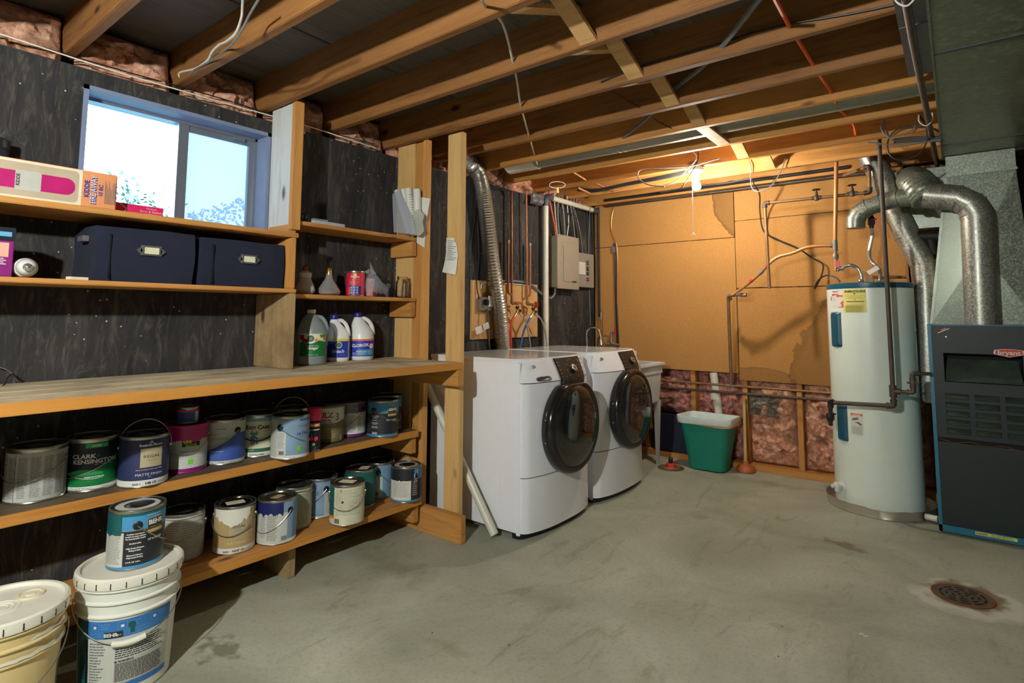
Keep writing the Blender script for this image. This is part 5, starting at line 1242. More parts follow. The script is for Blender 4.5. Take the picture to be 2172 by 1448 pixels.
def hose(label, pts, r, mat, end=.03):
    t = thing('water_hose', label, 'hose', tuple(pts[0])); c_ = crv(pts, 7)
    obj('hose', MB().tube(c_, r, 12), M(mat), t); d_ = (c_[1]-c_[0]).normalized()
    obj('coupling', MB().tube([c_[0]-d_*.006, c_[0]+d_*.010, c_[0]+d_*.012, c_[0]+d_*.03], .012, 12, rr=[.0125, .0125, .0105, .0100]), M('chrome'), t); return t
hose('red rubber water hose under the lever valve', [l1, W0(1086.5, 680, -2.655), W0(1083.5, 700, -2.655), W0(1084.5, 765, -2.655)], .0088, 'hose_red')
hose('braided grey hose hanging from the lever valve', [g1, W0(1112, 675, -2.65), W0(1119, 695, -2.65), W0(1125, 735, -2.655), W0(1126, 765, -2.655)], .0065, 'braid')
hose('blue rubber water hose crossing down from the wheel valve', [l2, W0(1122, 678, -2.66), W0(1112, 700, -2.665), W0(1104, 735, -2.665), W0(1100, 765, -2.665)], .0088, 'hose_blue')
hose('braided grey hose arching from the wheel valve towards the white drain pipe', [g2, W0(1147, 676, -2.64), W0(1155, 697, -2.64), W0(1159, 720, -2.64), W0(1160, 762, -2.645)], .0065, 'braid')
# white drain pipe
a = W0(1157, 760, -2.70); top = W0(1161, 413, -2.70); yv = W0(1158, 600, -2.70).y
t = thing('white_drain_pipe', 'white plastic pipe rising from the washers and running to the corner', 'pipe', (-2.70, yv, .9))
ztop = 2.215
obj('riser', MB().tube([(-2.70, yv, .75), (-2.70, yv, ztop-.05)], .0225, 18), M('pvc'), t)
obj('elbow', MB().tube(bend([(-2.70, yv, ztop-.085), (-2.70, yv, ztop), (-2.70, yv+.085, ztop)], .045, 6), .0285, 18), M('abs_grey'), t)
obj('run', MB().tube([(-2.70, yv+.05, ztop), (-2.70, 4.73, ztop-.0)], .0225, 18), M('pvc'), t)
obj('coupling', MB().tube([(-2.70, 4.70, ztop), (-2.70, 4.775, ztop)], .027, 18), M('abs_grey'), t)
# corner riser and lines in the corner
pipe('corner_pipe', 'dark vertical pipe in the corner, left of the fibreboard', [Vector((-2.685, 4.795, 2.25)), Vector((-2.685, 4.795, 1.20))], .0115, 'dark_iron')
pipe('corner_copper_pipe', 'copper lower length of pipe in the corner with a white taped joint', [Vector((-2.655, 4.78, 1.26)), Vector((-2.655, 4.78, .80))], .009, 'copper')
tag(obj('taped_joint', MB().tube([(-2.655, 4.78, 1.17), (-2.655, 4.78, 1.24)], .0105, 10), M('solder')), 'pale taped joint on the corner copper pipe', 'joint')
# breaker panels
t = thing('breaker_panel', 'taupe electrical breaker panel with closed inner door', 'electrical panel', (-2.7, 4.22, 1.67))
obj('enclosure', MB().box(XW, -2.672, 4.062, 4.39, 1.452, 1.895, .002), M('panel_taupe'), t)
obj('cover', MB().box(-2.672, -2.662, 4.045, 4.398, 1.440, 1.905, .002), M('panel_taupe'), t)
do = obj('inner_door', MB().box(-2.662, -2.656, 4.135, 4.355, 1.502, 1.815, .003), M('panel_taupe'), t); obj('door_rim', MB().tube(bend([(-2.6615, 4.105, 1.50), (-2.6615, 4.105, 1.845), (-2.6615, 4.36, 1.845)], .01), .0015, 5), M('panel_grey'), t)
obj('latch', MB().box(-2.656, -2.652, 4.27, 4.34, 1.503, 1.512, .001), M('box_black'), do)
for y, z in ((4.06, 1.89), (4.385, 1.89), (4.06, 1.455), (4.385, 1.455)): obj('screw', MB().lathe([(.005, 0), (.005, .002), (.001, .003)], 10, (-2.662, y, z), (1, 0, 0)), M('chrome'), t)
t = thing('sub_panel', 'smaller grey sub panel with three breakers right of the main panel', 'electrical panel', (-2.7, 4.6, 1.63))
obj('enclosure', MB().box(XW, -2.702, 4.46, 4.735, 1.472, 1.786, .002), M('panel_grey'), t)
obj('schedule', MB().box(-2.7025, -2.7015, 4.455, 4.575, 1.59, 1.70), M('white_paper'), t)
for z, m_, h_ in ((1.70, 'rust', .028), (1.645, 'box_black', .022), (1.60, 'box_black', .016), (1.545, 'veg_red', .018)):
    bo = obj('breaker', MB().box(-2.703, -2.697, 4.595, 4.635, z-h_/2-.008, z+h_/2+.008, .001), M(m_), t); obj('toggle', MB().box(-2.698, -2.690, 4.607, 4.620, z-.005, z+.007, .001), M('cable_grey'), bo)
mb = MB()
for i in range(7): mb.box(-2.7016, -2.7011, 4.46, 4.57, 1.60+.014*i, 1.601+.014*i)
obj('print_lines', mb, M('print_grey'), t)
# cables above the panels
def cable(label, pts, r=.004, mat='cable_grey', group=None, n=6, smooth=7, name='cable', cat='cable'):
    pts = [Vector((q_[0], q_[1], min(q_[2], ZS-.009))) for q_ in pts]
    cp_ = [Vector((q_.x, q_.y, min(q_.z, ZS-.007-r))) for q_ in (crv(pts, smooth) if len(pts) > 2 else pts)]
    o = obj(name, MB().tube(cp_, r, n), M(mat)); tag(o, label, cat, group); return o
rng = random.Random(5)
G1 = 'cables dropping into the breaker panel'
spec = [(1176, 424, 1178, 455, 1182, 496, 'cable_white', .0045), (1184, 425, 1183, 455, 1186, 497, 'cable_grey', .007), (1192, 428, 1196, 460, 1198, 498, 'cable_grey', .009), (1203, 432, 1206, 470, 1203, 500, 'cable_white', .0045), (1198, 430, 1190, 460, 1193, 498, 'cable_dark', .006),
        (1210, 434, 1216, 470, 1219, 503, 'cable_grey', .006), (1208, 434, 1204, 465, 1209, 500, 'cable_dark', .005), (1214, 435, 1222, 475, 1231, 534, 'cable_dark', .005), (1216, 436, 1228, 480, 1236, 536, 'cable_grey', .005), (1221, 438, 1212, 460, 1214, 502, 'cable_dark', .005), (1226, 440, 1224, 470, 1239, 537, 'cable_dark', .0045)]
RANK = ['leftmost', 'second from the left', 'third from the left', 'fourth from the left', 'fourth from the right', 'third from the right', 'second from the right', 'rightmost']
main_ = sorted([s_[4] for s_ in spec if s_[4] < 1225]); subp_ = sorted([s_[4] for s_ in spec if s_[4] > 1225])
for i, (ax_, ay, bx_, by, cx_, cy_, mt, r) in enumerate(spec):
    tone = {'cable_white': 'white', 'cable_grey': 'grey', 'cable_dark': 'dark'}[mt]
    where = (RANK[main_.index(cx_)]+' entering the top of the main panel') if cx_ in main_ else (['leftmost', 'middle', 'rightmost'][subp_.index(cx_)]+' entering the top of the sub panel')
    cable('%s cable, %s' % (tone, where), [W0(ax_, ay-16, -2.73), W0(ax_, ay, -2.715), W0(bx_, by, -2.705), W0(cx_, cy_, -2.72), W0(cx_, cy_+12, -2.73)], r, mt, G1)
cable('orange cable curving down into the breaker panel beside the white drain pipe', [W0(1164, 405, -2.72), W0(1166, 425, -2.70), W0(1171, 450, -2.70), W0(1177, 480, -2.71), W0(1179, 500, -2.73)], .0055, 'cable_orange')
for px_, wd in ((1252, 'middle'), (1258, 'right'), (1247, 'left')): cable('thin dark cable straight down the wall to the sub panel, %s one of three' % wd, [W0(px_-2, 448, -2.745), W0(px_, 500, -2.75), W0(px_+1, 540, -2.75)], .0035, 'cable_dark', 'cables beside the sub panel')
cable('long dark cable strapped over the white pipe and down the wall', [W0(1252, 436, -2.67), W0(1251, 452, -2.69), W0(1250, 470, -2.745), W0(1249, 560, -2.752), W0(1252, 690, -2.752)], .004, 'cable_grey')
cable('thick grey cable looping from the board under the white pipe to the panel', [W0(1040, 602, -2.735), W0(1068, 596, -2.725), W0(1110, 598, -2.725), W0(1130, 606, -2.725), W0(1148, 622, -2.73), W0(1166, 632, -2.73), W0(1176, 624, -2.73), W0(1178, 611, -2.73)], .0095, 'cable_grey')
cable('white cable along the top of the tan board', [W0(1020, 612, -2.735), W0(1024, 601, -2.735), W0(1045, 600, -2.735), W0(1100, 603, -2.735), W0(1125, 607, -2.735)], .0045, 'cable_white')
cable('thin dark cable hanging down the wall left of the silver duct', [W0(1011, 380, -2.74), W0(1008, 450, -2.745), W0(1000, 520, -2.745), W0(1002, 600, -2.745)], .0035, 'cable_black')
cable('dark cord hanging down the wall into the outlet', [W0(1013, 470, -2.745), W0(1016, 540, -2.74), W0(1011, 600, -2.735), W0(1016, 634, -2.72)], .0042, 'cable_black')
t = thing('wall_outlet', 'grey metal outlet box with plugs on the tan board', 'outlet', tuple(W0(1026, 645, -2.735)))
o1 = W0(1013, 630, -2.735); o2 = W0(1036, 659, -2.735)
obj('box', MB().box(-2.741, -2.700, o1.y, o2.y, o2.z, o1.z, .004), M('silver_grey'), t); obj('receptacle', MB().box(-2.700, -2.694, o2.y-.05, o2.y+.01, o2.z+.03, o1.z+.012, .003), M('milk_plastic'), t); obj('plug', MB().box(-2.70, -2.665, o1.y+.02, o1.y+.055, o1.z-.06, o1.z-.015, .006), M('black_plastic'), t)
cable('grey appliance cord dropping from the outlet behind the washers', [W0(1033, 655, -2.69), W0(1036, 680, -2.68), W0(1037, 720, -2.68), W0(1040, 765, -2.69)], .0055, 'cable_grey')
for k, (x1_, y1_, x2_, y2_) in enumerate(((1008, 690, 1026, 708), (1022, 684, 1038, 700))):
    a = W0(x1_, y1_, -2.67); b_ = W0(x2_, y2_, -2.67); u = Vector((0, (b_.y-a.y)/2, .012)); v_ = Vector((0, -.010, abs(a.z-b_.z)/2))
    tag(obj('cord_tag', MB().obox((a+b_)/2, u*.85, v_*.8, (.0006, 0, 0)), M('white_paper')), ('printed white tag on the cord, left one', 'printed white tag on the cord, right one')[k], 'tag')
cable('tangle of thin wires at the wall top above the silver duct', [W0(1030, 355, -2.70)]+[W0(1050+20*cos(k*1.9)+k, 392+12*sin(k*2.6), -2.70+.02*sin(k)) for k in range(12)]+[W0(1082, 350, -2.7)], .0025, 'cable_dark')
# tilted white waste pipe by the bench
a = P(0, -2.66, 900, 800); b_ = P(2, .02, 1046, 1136)
t = thing('leaning_waste_pipe', 'white plastic pipe leaning behind the bench post, its end on the floor', 'pipe', (b_.x, b_.y, 0))
e1 = Vector((-2.62, 2.46, .90)); e1 = P(0, -2.60, 898, 800); e0 = P(2, .022, 1049, 1134)
mb = MB(); mb.tube([e1, e0], .0235, 18, cap=False); mb.tube([e1, e0], .0205, 18, cap=False); obj('tube', mb, M('pvc'), t)
# ================================================================== corner cluster on the fibreboard
YW = YB-T
def Bp(px, py, Y=YB-.03): return P(1, Y, px, py)
cable('bare twisted copper wire hanging down the fibreboard near the corner', [Bp(1306, 432), Bp(1299, 452), Bp(1297, 480), Bp(1301, 500), Bp(1308, 520), Bp(1310, 560), Bp(1309, 650), Bp(1311, 735)], .0035, 'copper_wire')
cable('black cable strapped down the fibreboard to the corner valves, left strand', [Bp(1303, 515), Bp(1304, 560), Bp(1306, 640), Bp(1309, 735)], .0055, 'cable_black')
cable('dark thick cable with a grey clamp at its top, right strand by the corner', [Bp(1306, 516), Bp(1308, 560), Bp(1308, 640), Bp(1312, 735)], .007, 'cable_dark')
tag(obj('cable_clamp', MB().box(-2.535, -2.505, YB-.045, YB-T, 1.80, 1.86, .004), M('cable_grey')), 'grey clamp holding the cables near the corner', 'clamp')
a = Bp(1296, 700, 4.74); b_ = Bp(1296, 728, 4.74)
t = thing('corner_valve', 'brass shutoff valve with a red handle low in the corner above the sink', 'valve', tuple(a))
obj('body', MB().tube(bend([Bp(1306, 705, 4.74), Bp(1297, 704, 4.74), Bp(1296, 728, 4.74), Bp(1310, 731, 4.74)], .02), .012, 10).tube([Bp(1280, 722, 4.74), Bp(1286, 730, 4.74), Bp(1312, 731, 4.74)], .009, 10), M('solder'), t)
obj('handle', MB().obox(Bp(1305, 703, 4.73), (.0, .004, 0), (.008, 0, .0), (0, 0, .032)), M('valve_red'), t)
# copper pipes of the back wall
pipe('copper_loop_pipe', 'brown copper pipe loop hanging open ended before the fibreboard with two stop valves', [Bp(1632, 612, 4.45), Bp(1622, 431, 4.45)*1, Bp(1845, 408, 4.45), Bp(1843, 352, 4.45), Bp(1790, 372, 4.60)], .0115, 'old_copper', fit=[(1, 'elbow'), (2, 'elbow'), (3, 'elbow')], fitmat='iron')
for k, (px_, py_) in enumerate(((1732, 420), (1808, 411))):
    c = Bp(px_, py_, 4.45); t = thing('stop_valve', ('stop valve on the copper loop, left of the tall copper pipe', 'stop valve on the copper loop, right of the tall copper pipe')[k], 'valve', tuple(c))
    obj('body', MB().lathe([(.001, -.02), (.016, -.016), (.019, 0), (.014, .018), (.009, .024), (.011, .034), (.006, .042), (.006, .058)], 14, c).tube([c-Vector((.032, 0, -.002)), c+Vector((.032, 0, .002))], .014, 12), M('iron'), t)
    mb = MB().lathe([(.024, .056), (.028, .060), (.024, .064), (.018, .063), (.018, .057)], 20, c)
    for q_ in range(4): mb.tube([c+Vector((0, 0, .06)), c+Vector((.022*cos(q_*pi/2+.5), .022*sin(q_*pi/2+.5), .06))], .004, 6)
    obj('wheel', mb, M('dark_iron'), t)
# tall copper pipe down to the heater valve
t = pipe('tall_copper_pipe', 'bright copper pipe dropping from the joists to the heater inlet valve', [Bp(1774, 335, 4.42), Bp(1771, 515, 4.42), Bp(1772, 575, 4.42)], .0135, 'copper_light')
c = Bp(1771, 520, 4.42); obj('tee', MB().tube([c+Vector((0, 0, .035)), c-Vector((0, 0, .04))], .017, 12).tube([c, c-Vector((.03, 0, 0))], .015, 12), M('solder'), t)
obj('union_nut', MB().lathe([(.016, -.095), (.019, -.085), (.019, -.065), (.015, -.058)], 8, c), M('solder'), t)
vo_ = obj('ball_valve', MB().tube(bend([c-Vector((0, 0, .09)), c-Vector((0, 0, .155)), c-Vector((-.045, 0, .162))], .03), .014, 12), M('solder'), t); obj('valve_handle', MB().obox(c+Vector((.012, -.012, -.13)), (.012, 0, .004), (0, .004, 0), (.0, 0, .024)), M('valve_red'), vo_)
t = thing('corrugated_copper_line', 'flexible copper line with red bands sagging from the tall pipe to the left elbow', 'pipe', tuple(Bp(1545, 626, 4.42)))
fp = crv([Bp(1768, 521, 4.42), Bp(1740, 521, 4.43), Bp(1710, 525, 4.44), Bp(1680, 537, 4.45), Bp(1650, 545, 4.46), Bp(1630, 560, 4.46), Bp(1618, 573, 4.47), Bp(1600, 590, 4.48), Bp(1580, 606, 4.48), Bp(1562, 620, 4.48), Bp(1552, 626, 4.48)], 6)
rr_ = [.0122+(.0014 if k % 2 else -.0008) for k in range(len(fp))]
obj('line', MB().tube(fp, .0105, 10, rr=rr_), M('copper_light'), t)
for (a_, b2_) in ((30, 33), (43, 46)): obj('red_band', MB().tube(fp[a_:b2_], .0135, 10), M('valve_red'), t)
obj('coupling', MB().tube(fp[36:40], .0165, 10), M('solder'), t)
t = pipe('riser_pipe', 'brown copper riser with a capped tee at its top, rising from the low water lines', [Bp(1551, 808, 4.70), Bp(1545, 640, 4.60), Bp(1545, 628, 4.58)], .0125, 'old_copper')
c = Bp(1546, 626, 4.52); obj('tee', MB().tube(bend([c+Vector((0, .04, -.03)), c, c+Vector((.05, -.02, 0))], .02), .014, 12).tube([c+Vector((.02, 0, 0)), c+Vector((.12, -.01, 0))], .011, 12).tube([c+Vector((.09, -.008, 0)), c+Vector((.135, -.011, 0))], .016, 12), M('solder'), t)
# horizontal water lines over the insulation
t = pipe('upper_water_line', 'upper of the two water pipes crossing the pink insulation', [Bp(1395, 806, YB-.06), Bp(1770, 834, YB-.06)], .0095, 'old_copper')
pipe('lower_water_line', 'lower, greyer of the two water pipes crossing the pink insulation', [Bp(1395, 820, YB-.08), Bp(1768, 850, YB-.08)], .0105, 'iron')
obj('tee', MB().tube([Bp(1542, 817, YB-.06), Bp(1560, 818, YB-.06)], .0125, 10).tube([Bp(1551, 817, YB-.06), Bp(1551, 806, YB-.07)], .0125, 10), M('solder'), t)
# white soil pipe in the stud bay
a = Bp(1518, 788, YB+.03); b_ = Bp(1532, 905, YB+.01)
t = thing('white_vent_pipe', 'thick white vertical plastic pipe in the insulation behind the green bin', 'pipe', (b_.x, b_.y, 0))
obj('tube', MB().tube([(a.x-.01, YB+.006, .742), (b_.x+.01, YB+.006, .1)], .032, 18), M('pvc'), t)
obj('collar', MB().tube([(a.x-.006, YB+.006, .60), (a.x+.0, YB+.006, .52)], .037, 18), M('pvc'), t)
tag(obj('plastic_tote', MB().box(-2.16, -1.815, YB-.035, YB+.05, .05, .36, .01), M('sink_dark')), 'dark navy plastic tote face under the insulation left of the green bin', 'tote')
# horizontal pipes at the wall top
pipe('top_gas_line', 'upper dark iron pipe running along the top of the back wall', [Bp(1284, 425, 4.72), Bp(1500, 396, 4.72), Bp(1800, 354, 4.72)], .014, 'dark_iron')
pipe('top_water_line', 'lower grey pipe running along the top of the back wall below the dark one', [Bp(1290, 436, 4.77), Bp(1560, 402, 4.77), Bp(1800, 371, 4.77), Bp(1860, 366, 4.77)], .0125, 'iron')
# ================================================================== green bin
t = thing('waste_bin', 'tall green plastic waste bin with a white liner at the insulated wall', 'waste bin', (-1.62, 4.63, 0))
x0, x1, y0, y1 = -1.755, -1.475, 4.545, 4.735
def rr4(z, e, r=.05): return srect(x0-e*1.3, x1+e*1.3, y0-e, y1+e, z, 6, r)
mb = MB(); mb.smooth = True; H_ = .405
mb.ring([rr4(.002, -.012), rr4(.012, 0), rr4(.15, .016), rr4(.30, .034), rr4(H_-.02, .046), rr4(H_, .050), rr4(H_, .044), rr4(.02, -.006)], True); obj('body', mb, M('bin_green'), t)
def wr(z, e, amp, s_):
    return [p+Vector((noise.noise(p*14+Vector((s_, 0, 0)))*amp*.4, noise.noise(p*14+Vector((0, s_, 0)))*amp*.4, noise.noise(p*9+Vector((0, 0, s_)))*amp)) for p in rr4(z, e)]
mb = MB(); mb.smooth = True; mb.ring([[Vector(((x0+x1)/2, (y0+y1)/2, H_-.17))]*28, wr(H_-.16, .008, .01, 5), wr(H_-.03, .038, .004, 2), wr(H_+.002, .0425, .002, 1), wr(H_+.012, .050, .008, 1), wr(H_+.010, .058, .008, 1), wr(H_-.012, .060, .01, 2), wr(H_-.036, .055, .02, 3)], False); lo_ = obj('liner', mb, M('bag_white'), t)
mb = MB(); mb.smooth = True; mb.ring([wr(H_-.030, .056, .02, 3), wr(H_-.055, .050, .03, 4)], False); obj('liner_hem', mb, M('bag_pink'), lo_)
# plunger
c = P(2, 0, 1582, 1000); c = Vector((c.x, c.y+.0, 0))
t = thing('plunger', 'wooden handled plunger with orange rubber cup leaning on a stud', 'plunger', tuple(c))
obj('rubber_cup', MB().lathe([(.062, .002), (.070, .006), (.071, .014), (.068, .03), (.056, .046), (.034, .057), (.024, .062), (.022, .082), (.016, .086), (.001, .086)], 34, c), M('rubber_orange'), t)
obj('handle', MB().tube([c+Vector((0, 0, .08)), Vector((c.x-.012, c.y+.055, .55))], .0125, 12), M('stick'), t)
# ================================================================== water heater
hx, hy, HR = -.455, 4.43, .245
t = thing('water_heater', 'white cylindrical electric water heater with a teal top band, standing in a metal pan', 'water heater', (hx, hy, .02))
HH = 1.425
obj('tank', MB().lathe([(.001, .02), (HR-.01, .02), (HR, .03), (HR, HH-.035), (HR-.002, HH-.034)], 72, (hx, hy, 0)), M('heater_white'), t)
obj('top_cap', MB().lathe([(HR+.002, HH-.036), (HR+.003, HH-.03), (HR+.003, HH-.004), (HR-.003, HH), (HR-.05, HH+.003), (.001, HH+.004)], 72, (hx, hy, 0)), M('heater_blue'), t)
ha = atan2(-hy, -hx)      # azimuth towards the camera
def hpt(a, z, off=0): return Vector((hx+(HR+off)*cos(a), hy+(HR+off)*sin(a), z))
def az_of(px, z):   # azimuth on the tank seen at pixel column px
    best = None
    for k in range(-160, 161):
        a = ha+k*.01; p = hpt(a, z)-CAM; v_ = Vector((p.dot(rt), p.dot(up), p.dot(fw))); q_ = CX+FPX*v_.x/v_.z
        if best is None or abs(q_-px) < best[0]: best = (abs(q_-px), a)
    return best[1]
def hpatch(name, pxa, pxb, z0, z1, mat, off=.001, par=t, zz=1.2, lab=None):
    a0, a1 = az_of(pxa, zz), az_of(pxb, zz); mb = MB(); mb.smooth = True; n = max(2, int(abs(a1-a0)/.05))
    mb.grid(n, 1, lambda u, v: hpt(a0+(a1-a0)*u, z0+(z1-z0)*v, off)); return obj(name, mb, M(mat), par, lab)
def htext(mb, s, px, z, size, off=.002, bold=0, sx=1, zz=1.2):
    a0 = az_of(px, zz); vs, fs = text_geo(s, size, bold); mb.add([hpt(a0+x*sx/HR, z+y, off) for x, y, _ in vs], fs)
def hline(mb, pxa, pxb, z, th, zz=1.2, off=.0024):
    a0, a1 = az_of(pxa, zz), az_of(pxb, zz); n = max(2, int(abs(a1-a0)/.06)); mb.grid(n, 1, lambda u, v: hpt(a0+(a1-a0)*u, z+th*(v-.5), off))
lb = hpatch('maker_label', 1762, 1790, 1.265, 1.383, 'white_paper')
mb = MB(); htext(mb, 'Richmond', 1774, 1.368, .014, bold=.0003, sx=.9); htext(mb, '6', 1765.5, 1.315, .040, bold=.0006, sx=.7); htext(mb, 'YEAR', 1772, 1.322, .007); htext(mb, 'TANK', 1772, 1.312, .007); obj('lettering', mb, M('blue_ink'), lb)
mb = MB()
for k in range(3):
    a0 = az_of(1765, 1.2); mb.tube([hpt(a0+(.010+.055*j/8)/HR*1.6, 1.352+.006*sin(j/8*5)-.004*k, .0018) for j in range(9)], .0016, 4)
obj('swoosh', mb, M('orange_ink'), lb); mb = MB(); a0 = az_of(1779, 1.2); mb.add([hpt(a0, 1.345, .0024)]+[hpt(a0+.011*cos(j)/HR, 1.345+.011*sin(j), .0024) for j in [2*pi*i/14 for i in range(14)]], [(0, 1+i, 1+(i+1) % 14) for i in range(14)])
a0, a1 = az_of(1772, 1.2), az_of(1790, 1.2); mb.add([hpt(a1, 1.268, .002), hpt(a1, 1.315, .002), hpt((a0+a1)/2, 1.280, .002), hpt((a0+a1)/2, 1.268, .002)], [(0, 1, 2, 3)]); obj('orange_corner', mb, M('orange_ink'), lb)
hpatch('corner_knockout', 1774, 1787, 1.272, 1.290, 'white_paper', .0026, lb)
lb = hpatch('energy_label', 1791, 1840, 1.235, 1.383, 'label_yellow', .0014)
mb = MB(); htext(mb, 'ENERGYGUIDE', 1815.5, 1.362, .0195, .0024, .0007, .93)
htext(mb, 'Compare the Energy Use of this Water Heater', 1815, 1.339, .0062, .0024); htext(mb, 'with Others Before You Buy', 1815, 1.331, .0062, .0024)
a0 = az_of(1815.5, 1.2); mb.add([hpt(a0-.007/HR, 1.357, .0026), hpt(a0+.007/HR, 1.357, .0026), hpt(a0, 1.348, .0026)], [(0, 1, 2)]); mb.add([hpt(a0-.004/HR, 1.318, .0026), hpt(a0+.004/HR, 1.318, .0026), hpt(a0, 1.311, .0026)], [(0, 1, 2)])
for z_, th in ((1.304, .0022), (1.325, .0005), (1.285, .0005)):
    hline(mb, 1797, 1835, z_, th*2)
for k in range(9):
    hline(mb, 1795, 1835-(k % 3)*3, 1.278-.0048*k, .0014)
obj('print', mb, M('print_black'), lb)
lb = hpatch('danger_label', 1805, 1831, .470, .605, 'white_paper', .0012, zz=.55); hpatch('danger_band', 1805, 1831, .590, .605, 'orange_print', .002, lb, .55)
mb = MB(); htext(mb, 'DANGER', 1818, .5925, .0105, .003, .0005, 1, .55); obj('lettering', mb, M('print_white'), lb)
mb = MB(); a0 = az_of(1818, .55)
mb.add([hpt(a0-.03/HR, .57, .002), hpt(a0-.01/HR, .578, .002), hpt(a0+.008/HR, .582, .002), hpt(a0+.012/HR, .57, .002), hpt(a0-.008/HR, .562, .002), hpt(a0-.028/HR, .56, .002)], [(0, 1, 2, 3, 4, 5)])
mb.add([hpt(a0-.02/HR, .545, .002), hpt(a0+.01/HR, .556, .002), hpt(a0+.03/HR, .54, .002), hpt(a0+.022/HR, .532, .002), hpt(a0, .546, .002)], [(0, 1, 2, 3, 4)])
for k in range(8):
    hline(mb, 1807, 1829-(k % 3), .522-.006*k, .0016, .55)
obj('print', mb, M('print_grey'), lb)
for zc_, pa, pb, zz in ((1.125, 1764, 1787, 1.1), (.532, 1776, 1799, .55)):
    a0, a1 = az_of(pa, zz), az_of(pb, zz); mb = MB(); mb.smooth = True; h2 = .115
    def f(u, v):
        z = zc_-h2+2*h2*v; c4 = .0035 if 0 < u < 1 and 0 < v < 1 else -.002
        uu = (u-.5)*2; vv = (v-.5)*2
        if abs(uu)**4+abs(vv*1.0)**16 < .35: c4 = .012
        return hpt(a0+(a1-a0)*u, z, c4)
    mb.grid(10, 26, f); ap = obj('access_panel', mb, M('heater_blue'), t, 'teal access cover')
    for zz_ in (zc_+h2-.01, zc_-h2+.01): obj('screw', MB().lathe([(.004, 0), (.004, .002), (.001, .0025)], 10, hpt((a0+a1)/2, zz_, .003), hpt((a0+a1)/2, 0, 1)-hpt((a0+a1)/2, 0, 0)), M('chrome'), ap)
a0 = az_of(1789, .1); d_ = Vector((cos(a0), sin(a0), 0)); c = hpt(a0, .135)
obj('drain_valve', MB().lathe([(.030, 0), (.032, .006), (.018, .010), (.014, .03), (.022, .032), (.024, .052), (.013, .056), (.012, .078), (.008, .079)], 20, c, d_).tube([c+d_*.04, c+d_*.042-Vector((0, 0, .035))], .015, 12), M('milk_plastic'), t)
# connections on its top
ntop = HH+.003
for (px_, r_) in ((1826, .014), (1868, .013)):
    p = Bp(px_, 596, 4.43); obj('nipple', MB().lathe([(r_, ntop-.005), (r_+.003, ntop+.004), (r_+.003, ntop+.024), (r_-.002, ntop+.03)], 8, (p.x, 4.43, 0)), M('chrome'), t)
c = Bp(1845, 588, 4.46); obj('relief_valve', MB().box(c.x-.022, c.x+.022, c.y-.02, c.y+.02, ntop, ntop+.055, .005).tube([c+Vector((.02, 0, .0)), c+Vector((.20, .02, -.005))], .010, 10), M('old_copper'), t)
h1 = thing('braided_connector', 'short silver flexible connector arching from the red valve to the heater top', 'pipe', tuple(Bp(1780, 575, 4.42)))
obj('hose', MB().tube(crv([Bp(1776, 573, 4.42), Bp(1788, 566, 4.42), Bp(1804, 562, 4.42), Bp(1818, 568, 4.43), Bp(1826, 582, 4.43), Bp(1827, 592, 4.43)], 6), .011, 12), M('chrome'), h1)
h2_ = thing('corrugated_connector', 'ribbed steel connector curving down from the ball valve to the heater top', 'pipe', tuple(Bp(1850, 490, 4.43)))
pts = crv([Bp(1849, 478, 4.43), Bp(1850, 500, 4.43), Bp(1844, 530, 4.43), Bp(1846, 550, 4.43), Bp(1858, 564, 4.43), Bp(1866, 575, 4.43), Bp(1867, 592, 4.43)], 12)
obj('ribbed_tube', MB().tube(pts, .011, 12, rr=[.0115+(.0016 if k % 2 else -.001) for k in range(len(pts))]), M('alu'), h2_)
obj('tag', MB().obox(Bp(1852, 573, 4.41), (.03, 0, .018), (-.008, 0, .012), (0, .001, 0)), M('white_paper'), h2_)
c = Bp(1848, 468, 4.43)
t = thing('lever_ball_valve', 'ball valve with an orange lever above the ribbed connector', 'valve', tuple(c))
obj('body', MB().tube([c+Vector((0, 0, .10)), c-Vector((0, 0, .05))], .014, 12).lathe([(.018, -.03), (.021, -.02), (.021, .015), (.017, .025)], 8, c), M('dark_iron'), t)
obj('lever', MB().tube([c+Vector((.0, 0, .0)), c+Vector((.03, -.02, .006))], .005, 8).obox(c+Vector((.036, -.024, -.035)), (.006, 0, 0), (0, .0018, 0), (.003, 0, -.036)), M('orange_cap'), t)
# pan
t = thing('drain_pan', 'round dented aluminium drain pan under the water heater', 'pan', (hx, hy, 0))
PR = .298; n = 96; rings = []
def panr(z, r):
    out = []
    for j in range(n):
        a = 2*pi*j/n; da = ((a-(ha+.05)+pi) % (2*pi))-pi; dent = .020*math.exp(-(da/.16)**2)*(z/.055)+.010*math.exp(-((da+.42)/.1)**2)*(z/.055); rz_ = r-dent+.002*noise.noise(Vector((cos(a)*6, sin(a)*6, z*30)))
        zz = z-(.012*math.exp(-(da/.2)**2) if z > .04 else 0)+(.003*noise.noise(Vector((cos(a)*9, sin(a)*9, 2))) if z > .04 else 0)
        out.append(Vector((hx+rz_*cos(a), hy+rz_*sin(a), zz)))
    return out
mb = MB(); mb.smooth = True; mb.ring([panr(.0, PR-.012), panr(.003, PR-.006), panr(.055, PR), panr(.060, PR+.004), panr(.057, PR-.002), panr(.006, PR-.010), [Vector((hx+.01*cos(2*pi*j/n), hy+.01*sin(2*pi*j/n), .006)) for j in range(n)]], True); obj('pan', mb, M('alu'), t)
c = P(2, .03, 1985, 1092); a_ = hpt(az_of(1950, .05), .033, .05); 
t = thing('pan_drain_stub', 'short white drain stub between the pan and the furnace', 'pipe', (-.2, 4.27, .03))
